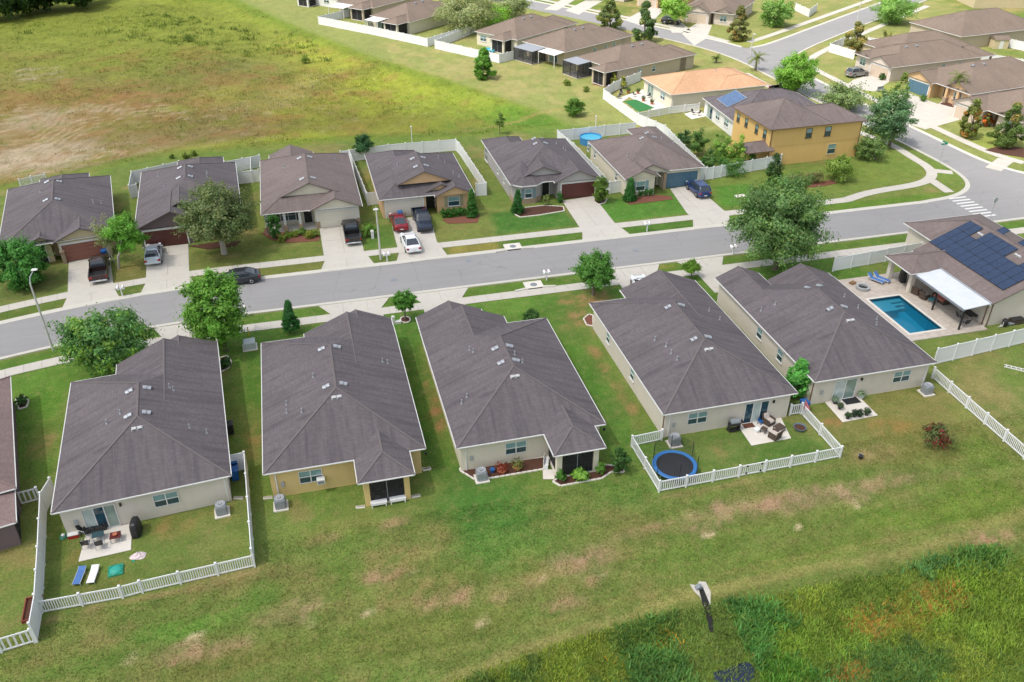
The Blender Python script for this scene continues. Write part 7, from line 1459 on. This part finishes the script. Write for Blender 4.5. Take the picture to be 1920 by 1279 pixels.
def cage(label, px, rot, w, d, h, roofmat=None):
    e = thing('screen_cage', label, 'screen cage', px, rot, 'screen porches')
    part(e, 'floor', SLAB, lambda m: m.box(0,w,0,d,0,.08)); GR = plain('grey_screen_roof', (.26,.28,.31), .5) if 'grey_screen_roof' not in MATS else MATS['grey_screen_roof']
    for x in (0, w/2, w):
        for y in (0, d): part(e, 'post', BLACK, lambda m: m.box(x-.05,x+.05,y-.05,y+.05,.08,h))
    part(e, 'roof_screen', roofmat or GR, lambda m: m.loft([[(0,0,h),(w,0,h),(w,d,h+.15),(0,d,h+.15)],[(0,0,h+.07),(w,0,h+.07),(w,d,h+.22),(0,d,h+.22)]]))
    for a in ((0,w,-.004,.004),(-.004,.004,0,d),(w-.004,w+.004,0,d)): part(e, 'screen', CAGE, lambda m: m.box(*a, .1, h))
    return e
cx_, cy_ = B2.wld(-4.6, -3.9); o = cage('dark screen cage behind the far awning house', (1000,120), -61, 5.4, 3.6, 2.5); o.location = (cx_, cy_, 0)
o = cage('dark screen porch at the corner of the netted house', (1100,140), -69, 4.5, 3.2, 2.6); o.location = (*B1.wld(-5.9, -3.3), 0)
def awn(label, H, x0, x1, y0, z=2.5):
    e = empty('patio_awning', (*H.wld(x0, y0), 0), H.r, label, 'awning', 'far patio awnings'); w, d = x1-x0, -y0+.2
    part(e, 'roof_sheet', WHITE, lambda m: m.loft([[(0,0,z-.1),(w,0,z-.1),(w,d,z+.08),(0,d,z+.08)],[(0,0,z-.02),(w,0,z-.02),(w,d,z+.16),(0,d,z+.16)]]))
    for x in (.1, w-.1): part(e, 'post', TRIM, lambda m: m.box(x-.06,x+.06,.05,.17,0,z-.1))
awn('white awning beside the far screen cage', B2, 1.0, 5.6, -2.6); awn('white awning over the far screen porch by the oaks', B4, -5.0, -1.0, -3.0); awn('white patio awning of the top edge house', B5, -5.5, -.5, -3.5)
frame_chair('dark chair in the small pool yard', (934,98), 20); frame_chair('second dark chair in the small pool yard', (922,104), 120); frame_chair('dark chair under the far lanai', (944,96), 220)
e = thing('garden_shed', 'small pale shed behind the far right fence', 'shed', (1862,92), -15); part(e, 'wall', ST_SAND, lambda m: m.box(0,3,0,2.2,0,1.9)); part(e, 'roof', ROOF_F, lambda m: m.loft([[(-.15,-.15,1.9),(3.15,-.15,1.9),(3.15,2.35,1.9),(-.15,2.35,1.9)],[(-.1,1.0,2.5),(3.1,1.0,2.5),(3.1,1.2,2.5),(-.1,1.2,2.5)]]), uv=True); part(e, 'door', TRIM, lambda m: m.box(1.1,1.9,-.03,-.002,.05,1.7))
e = thing('garden_bench', 'grey bench on the lawn beyond the side street', 'bench', (1651,172), 8, 'white benches'); part(e, 'seat', GREYM, lambda m: m.bbox(-.7,.7,-.22,.22,.40,.46,.01)); part(e, 'backrest', GREYM, lambda m: m.bbox(-.7,.7,.18,.24,.46,.9,.01))
for s in (-1,1): part(e, 'leg', GREYM, lambda m: m.box(s*.6-.05,s*.6+.05,-.2,.2,0,.398))
for k, (lb, px) in enumerate([('white pole behind the round pool', (1116,252)), ('white pole behind the apricot house fence', (773,272))]):
    e = thing('utility_pole', lb, 'pole', px); part(e, 'pole', TRIM, lambda m: m.cyl(0,0,0,2.8,.06,8)); part(e, 'cap', TRIM, lambda m: m.lathe([(.12,2.8),(.14,2.95),(.02,3.05)], n=10))

# ------------------------------------------------------------------ vegetation nobody could count
def tufts(name, label, poly, n, hts, colfn, blades=5, spread=.16, cat='grass', dens=None):
    xs = [p[0] for p in poly]; ys = [p[1] for p in poly]; X = RNG.uniform(min(xs), max(xs), n*3); Y = RNG.uniform(min(ys), max(ys), n*3)
    ok = sdist(poly, X, Y) > .1
    if dens is not None: ok &= RNG.random(len(X)) < dens(X, Y)
    X, Y = X[ok][:n], Y[ok][:n]; k = len(X); Z = ground_z(X, Y); hh, col = colfn(X, Y)
    X, Y, Z, hh = (np.repeat(a, blades) for a in (X, Y, Z, hh)); col = np.repeat(col, blades, 0)*RNG.uniform(.7, 1.3, (k*blades, 1)); m_ = len(X)
    a = RNG.uniform(0, 2*np.pi, m_); lean_ = RNG.uniform(.25, .9, m_)*hh; h = hh*RNG.uniform(.6, 1.2, m_); w = .022+hh*.07
    bx = X+RNG.normal(0, spread, m_); by = Y+RNG.normal(0, spread, m_); dx, dy = np.cos(a), np.sin(a)
    V = np.stack([np.stack([bx-dy*w, by+dx*w, Z-.03], 1), np.stack([bx+dy*w, by-dx*w, Z-.03], 1), np.stack([bx+dx*lean_+dy*w*.6, by+dy*lean_-dx*w*.6, Z+h*.75], 1), np.stack([bx+dx*lean_*1.35, by+dy*lean_*1.35, Z+h*.9], 1)], 1).reshape(-1, 3)
    o = link_mesh(name, np_mesh(name, V, np.arange(len(V)).reshape(-1, 4), NEEDLE, np.clip(np.repeat(col, 4, 0), 0, 1))); return tag(o, label, cat, kind='stuff')
def pondcol(X, Y):
    a = fbm(X, Y, 5, 101); b_ = fbm(X, Y, 2.2, 131); c = np.tile(np.array(srgb(108,126,50)), (len(X), 1)); h = np.full(len(X), .22)
    def put(mask, rgb, hh): c[mask] = srgb(*rgb); h[mask] = hh
    put(a > .5, (126,140,52), .26); put(b_ < .42, (92,116,54), .38)
    for x, y, rx, ry, rgb, hh in [(1440,1200,3.4,4,(88,132,66),.62),(1270,1235,3.2,2.6,(90,130,66),.6),(1200,1190,2.2,1,(82,112,50),.42),(1760,1062,2,1,(84,124,68),.5),(1830,1045,2.2,1.2,(88,126,60),.5),(1560,1190,3,2.2,(116,142,54),.36),(1850,1130,3.5,3,(118,142,52),.38),(1480,1262,2,1.2,(84,128,44),.5),(1640,1240,3,1.6,(88,122,56),.36),(1700,1250,2.4,1.4,(84,116,56),.34),(1610,1110,3,.9,(100,122,48),.3)]:
        q = P(x, y); put(np.hypot((X-q[0])/rx, (Y-q[1])/ry)+(b_-.5)*1.8+RNG.normal(0,.16,len(X)) < 1, rgb, hh)
    for x, y, rx, ry in [(1770,1110,1.8,1.0),(1640,1150,2.0,1.0),(1600,1240,1.2,.8)]:
        q = P(x, y); mk = (np.hypot((X-q[0])/rx, (Y-q[1])/ry)+(b_-.5)*1.6 < 1) & (RNG.random(len(X)) < .35); put(mk, (168,128,62), .24)
    for x, y, rx, ry in [(1250,1195,1.4,.5),(1295,1192,.7,.4),(1180,1222,1.3,.4)]:
        q = P(x, y); mk = (np.hypot((X-q[0])/rx, (Y-q[1])/ry)+(b_-.5) < 1) & (RNG.random(len(X)) < .14); put(mk, (180,146,50), .36)
    q = P(1370, 1205); mk = (np.hypot((X-q[0])/2.6, (Y-q[1])/3.4)+(b_-.5) < 1) & (X-q[0] < 1.2); put(mk, (104,124,62), .26)
    n_ = len(X); c *= (1+(fbm(X, Y, 1.1, 171)-.5)*.9)[:, None]; mk = RNG.random(n_) < .18; c[mk] = c[mk]*.6+np.array(srgb(140,146,62))*.4
    c *= 1.32; return h*.8*RNG.uniform(.6, 1.3, n_), c
tufts('marsh_grass', 'tall mixed green marsh plants filling the wet basin at the lower right', POND, 80000, None, pondcol, 4, .15, 'marsh plants', lambda X, Y: np.where(np.hypot((X-P(1380,1243)[0])/1.3, (Y-P(1380,1243)[1])/.7) < 1, .5, 1.0))
m = MB(); q = P(1380,1243); m.poly([(q[0]+1.4*math.cos(k*.2618), q[1]+.9*math.sin(k*.2618), -.94) for k in range(24)]); tag(m.build('pond_water', plain('dark_pond_water', (.02,.03,.06), .06, var=.3)), kind='structure')
def fieldcol(X, Y):
    n = len(X); ij = (np.clip(np.searchsorted(gu, X), 0, nu-1), np.clip(np.searchsorted(gv, Y), 0, nv-1)); c = GC[ij]*np.array([.92, 1.0, .85])*RNG.uniform(.7, 1.25, (n, 1)); return RNG.uniform(.14, .34, n), c
tufts('field_grass', 'uneven yellow green and brown grass of the dry basin', FIELD, 30000, None, fieldcol, 4, .3, 'grass', lambda X, Y: np.clip(fbm(X, Y, 12, 201)*2.6-.9, .1, 1))
def weedcol(X, Y): n = len(X); return RNG.uniform(.35, .8, n), np.tile(np.array(srgb(98,118,44)), (n, 1))*RNG.uniform(.7, 1.2, (n, 1))
tufts('field_weeds', 'scattered dark weeds standing in the far part of the dry basin', PX([(0,80),(60,35),(300,20),(520,40),(640,110),(560,120),(420,90),(250,70),(100,85)]), 300, None, weedcol, 12, .5, 'weeds', lambda X, Y: (fbm(X, Y, 16, 401) > .5)*1.0)
def sand(X, Y): n = len(X); return RNG.uniform(.08, .2, n), np.tile(np.array(srgb(205,190,165)), (n, 1))
tufts('dry_tufts', 'pale dry tufts sprinkled over the brown middle of the basin', PX([(320,245),(420,200),(560,195),(600,140),(660,125),(560,110),(440,180),(300,205)]), 520, None, sand, 10, .5, 'dry grass', lambda X, Y: (fbm(X, Y, 7, 303) > .52)*1.0)
def lawncol(X, Y):
    n = len(X); ij = (np.clip(np.searchsorted(gu, X), 0, nu-1), np.clip(np.searchsorted(gv, Y), 0, nv-1)); c = GC[ij]*RNG.uniform(.95, 1.5, (n, 1)); d = RNG.random(n) < .10; c[d] = np.array(srgb(172,152,104))*RNG.uniform(.7, 1.1, (d.sum(), 1)); return RNG.uniform(.05, .11, n), c
tufts('lawn_grass', 'short uneven mown grass behind the near houses', [(-34,20),(62,20),(62,46.2),(39.5,46.2),(39.2,44.2),(22.6,44.2),(22.6,46.4),(-6.6,46.8),(-6.8,43.9),(-20.8,43),(-34,40)], 45000, None, lawncol, 3, .12, 'grass', lambda X, Y: np.where(sdist(POND, X, Y) > .3, 0.0, 1.0)*(Y*cY+X*sY > 30))
# far wood in the top left corner
WP = [P(-90, 50), P(60, 30), P(172, 9)]
e = tag(link_mesh('forest', None) if False else empty('forest', (0,0,0)), 'dark wood edge in the top left corner', 'forest', kind='stuff')
rng = np.random.default_rng(5); pts, nrs, cls = [], [], []
for k in range(26):
    t = k/25; bx, by = (WP[0][0]*(1-t)+WP[2][0]*t+rng.uniform(-3,3), WP[0][1]*(1-t)+WP[2][1]*t+rng.uniform(-1,10)); R_ = rng.uniform(3,5); h_ = rng.uniform(7,12)
    p, kk, cl, g = crown_pts('oak', 1500, rng, R_, h_*.45, 40, .28, .4); pts.append(p+np.array([bx,by,h_*.43])); nn_ = p/np.linalg.norm(p,axis=1,keepdims=True)+rng.normal(size=p.shape)*.5; nrs.append(nn_/np.linalg.norm(nn_,axis=1,keepdims=True)); cls.append(np.array(srgb(64,92,44))*rng.uniform(.6,1.15,(len(p),1)))
link_mesh('foliage', leaf_mesh('foliage', np.concatenate(pts), np.concatenate(nrs), .45, np.concatenate(cls)), e)

# ------------------------------------------------------------------ one broken cloud drifting before the sun shades the near half of the place
CH = 620.0; ox, oy = sv.x/sv.z*CH, sv.y/sv.z*CH
edge_ = [P(385, -12), P(490, 95), P(630, 160), P(800, 212), P(980, 230), P(1190, 235), P(1340, 215), P(1450, 205), P(1600, 262), P(1760, 330), P(1900, 420), P(2050, 470)]
shade = [(p[0]+ox, p[1]+oy) for p in edge_] + [(170+ox, -60+oy), (60+ox, -140+oy), (-120+ox, -150+oy), (-230+ox, -20+oy), (-240+ox, 160+oy), (-150+ox, 260+oy)]
cu_ = np.linspace(-270, 200, 70)+ox; cv_ = np.linspace(-190, 300, 70)+oy; CX, CY = np.meshgrid(cu_, cv_, indexing='ij'); sdc = sdist(shade, CX, CY)+(fbm(CX, CY, 45, 61)-.5)*26
dens = sstep(-9, 12, sdc)*(.80+.35*(fbm(CX, CY, 70, 71)-.5)); thick = 4+34*sstep(-5, 60, sdc)*fbm(CX, CY, 40, 81)
top = np.stack([CX, CY, CH+thick], -1).reshape(-1, 3); bot = np.stack([CX, CY, np.full(CX.shape, CH)-thick*.15], -1).reshape(-1, 3)
keep = (np.maximum.reduce([dens[:-1,:-1], dens[1:,:-1], dens[:-1,1:], dens[1:,1:]]) > .01).ravel()
i2, j2 = np.meshgrid(np.arange(69), np.arange(69), indexing='ij'); q0 = (i2*70+j2).ravel()[keep]; fq = np.stack([q0, q0+70, q0+71, q0+1], -1)
CM, nt, b = nodes_of('cloud_vapour'); at = N(nt, 'Attribute', attribute_name='tint').outputs['Fac']; b.inputs['Base Color'].default_value = (.9,.9,.92,1); b.inputs['Roughness'].default_value = 1; t_ = N(nt, 'BsdfTransparent'); mx = N(nt, 'MixShader')
nt.links.new(at, mx.inputs[0]); nt.links.new(t_.outputs[0], mx.inputs[1]); nt.links.new(b.outputs[0], mx.inputs[2]); nt.links.new(mx.outputs[0], nt.nodes['Material Output'].inputs['Surface'])
TARGET = .56                       # share of sunlight the cloud takes out where it is thickest
al = np.repeat((1-np.sqrt(np.clip(1-TARGET*np.clip(dens, 0, 1)/.8, .02, 1))).reshape(-1, 1), 3, 1)
cl_me = np_mesh('cloud', np.concatenate([top, bot]), np.concatenate([fq, fq[:, ::-1]+4900]), CM, np.concatenate([al, al]))
tag(link_mesh('cloud', cl_me), 'soft grey cloud high above, left of the camera', 'cloud', kind='structure')
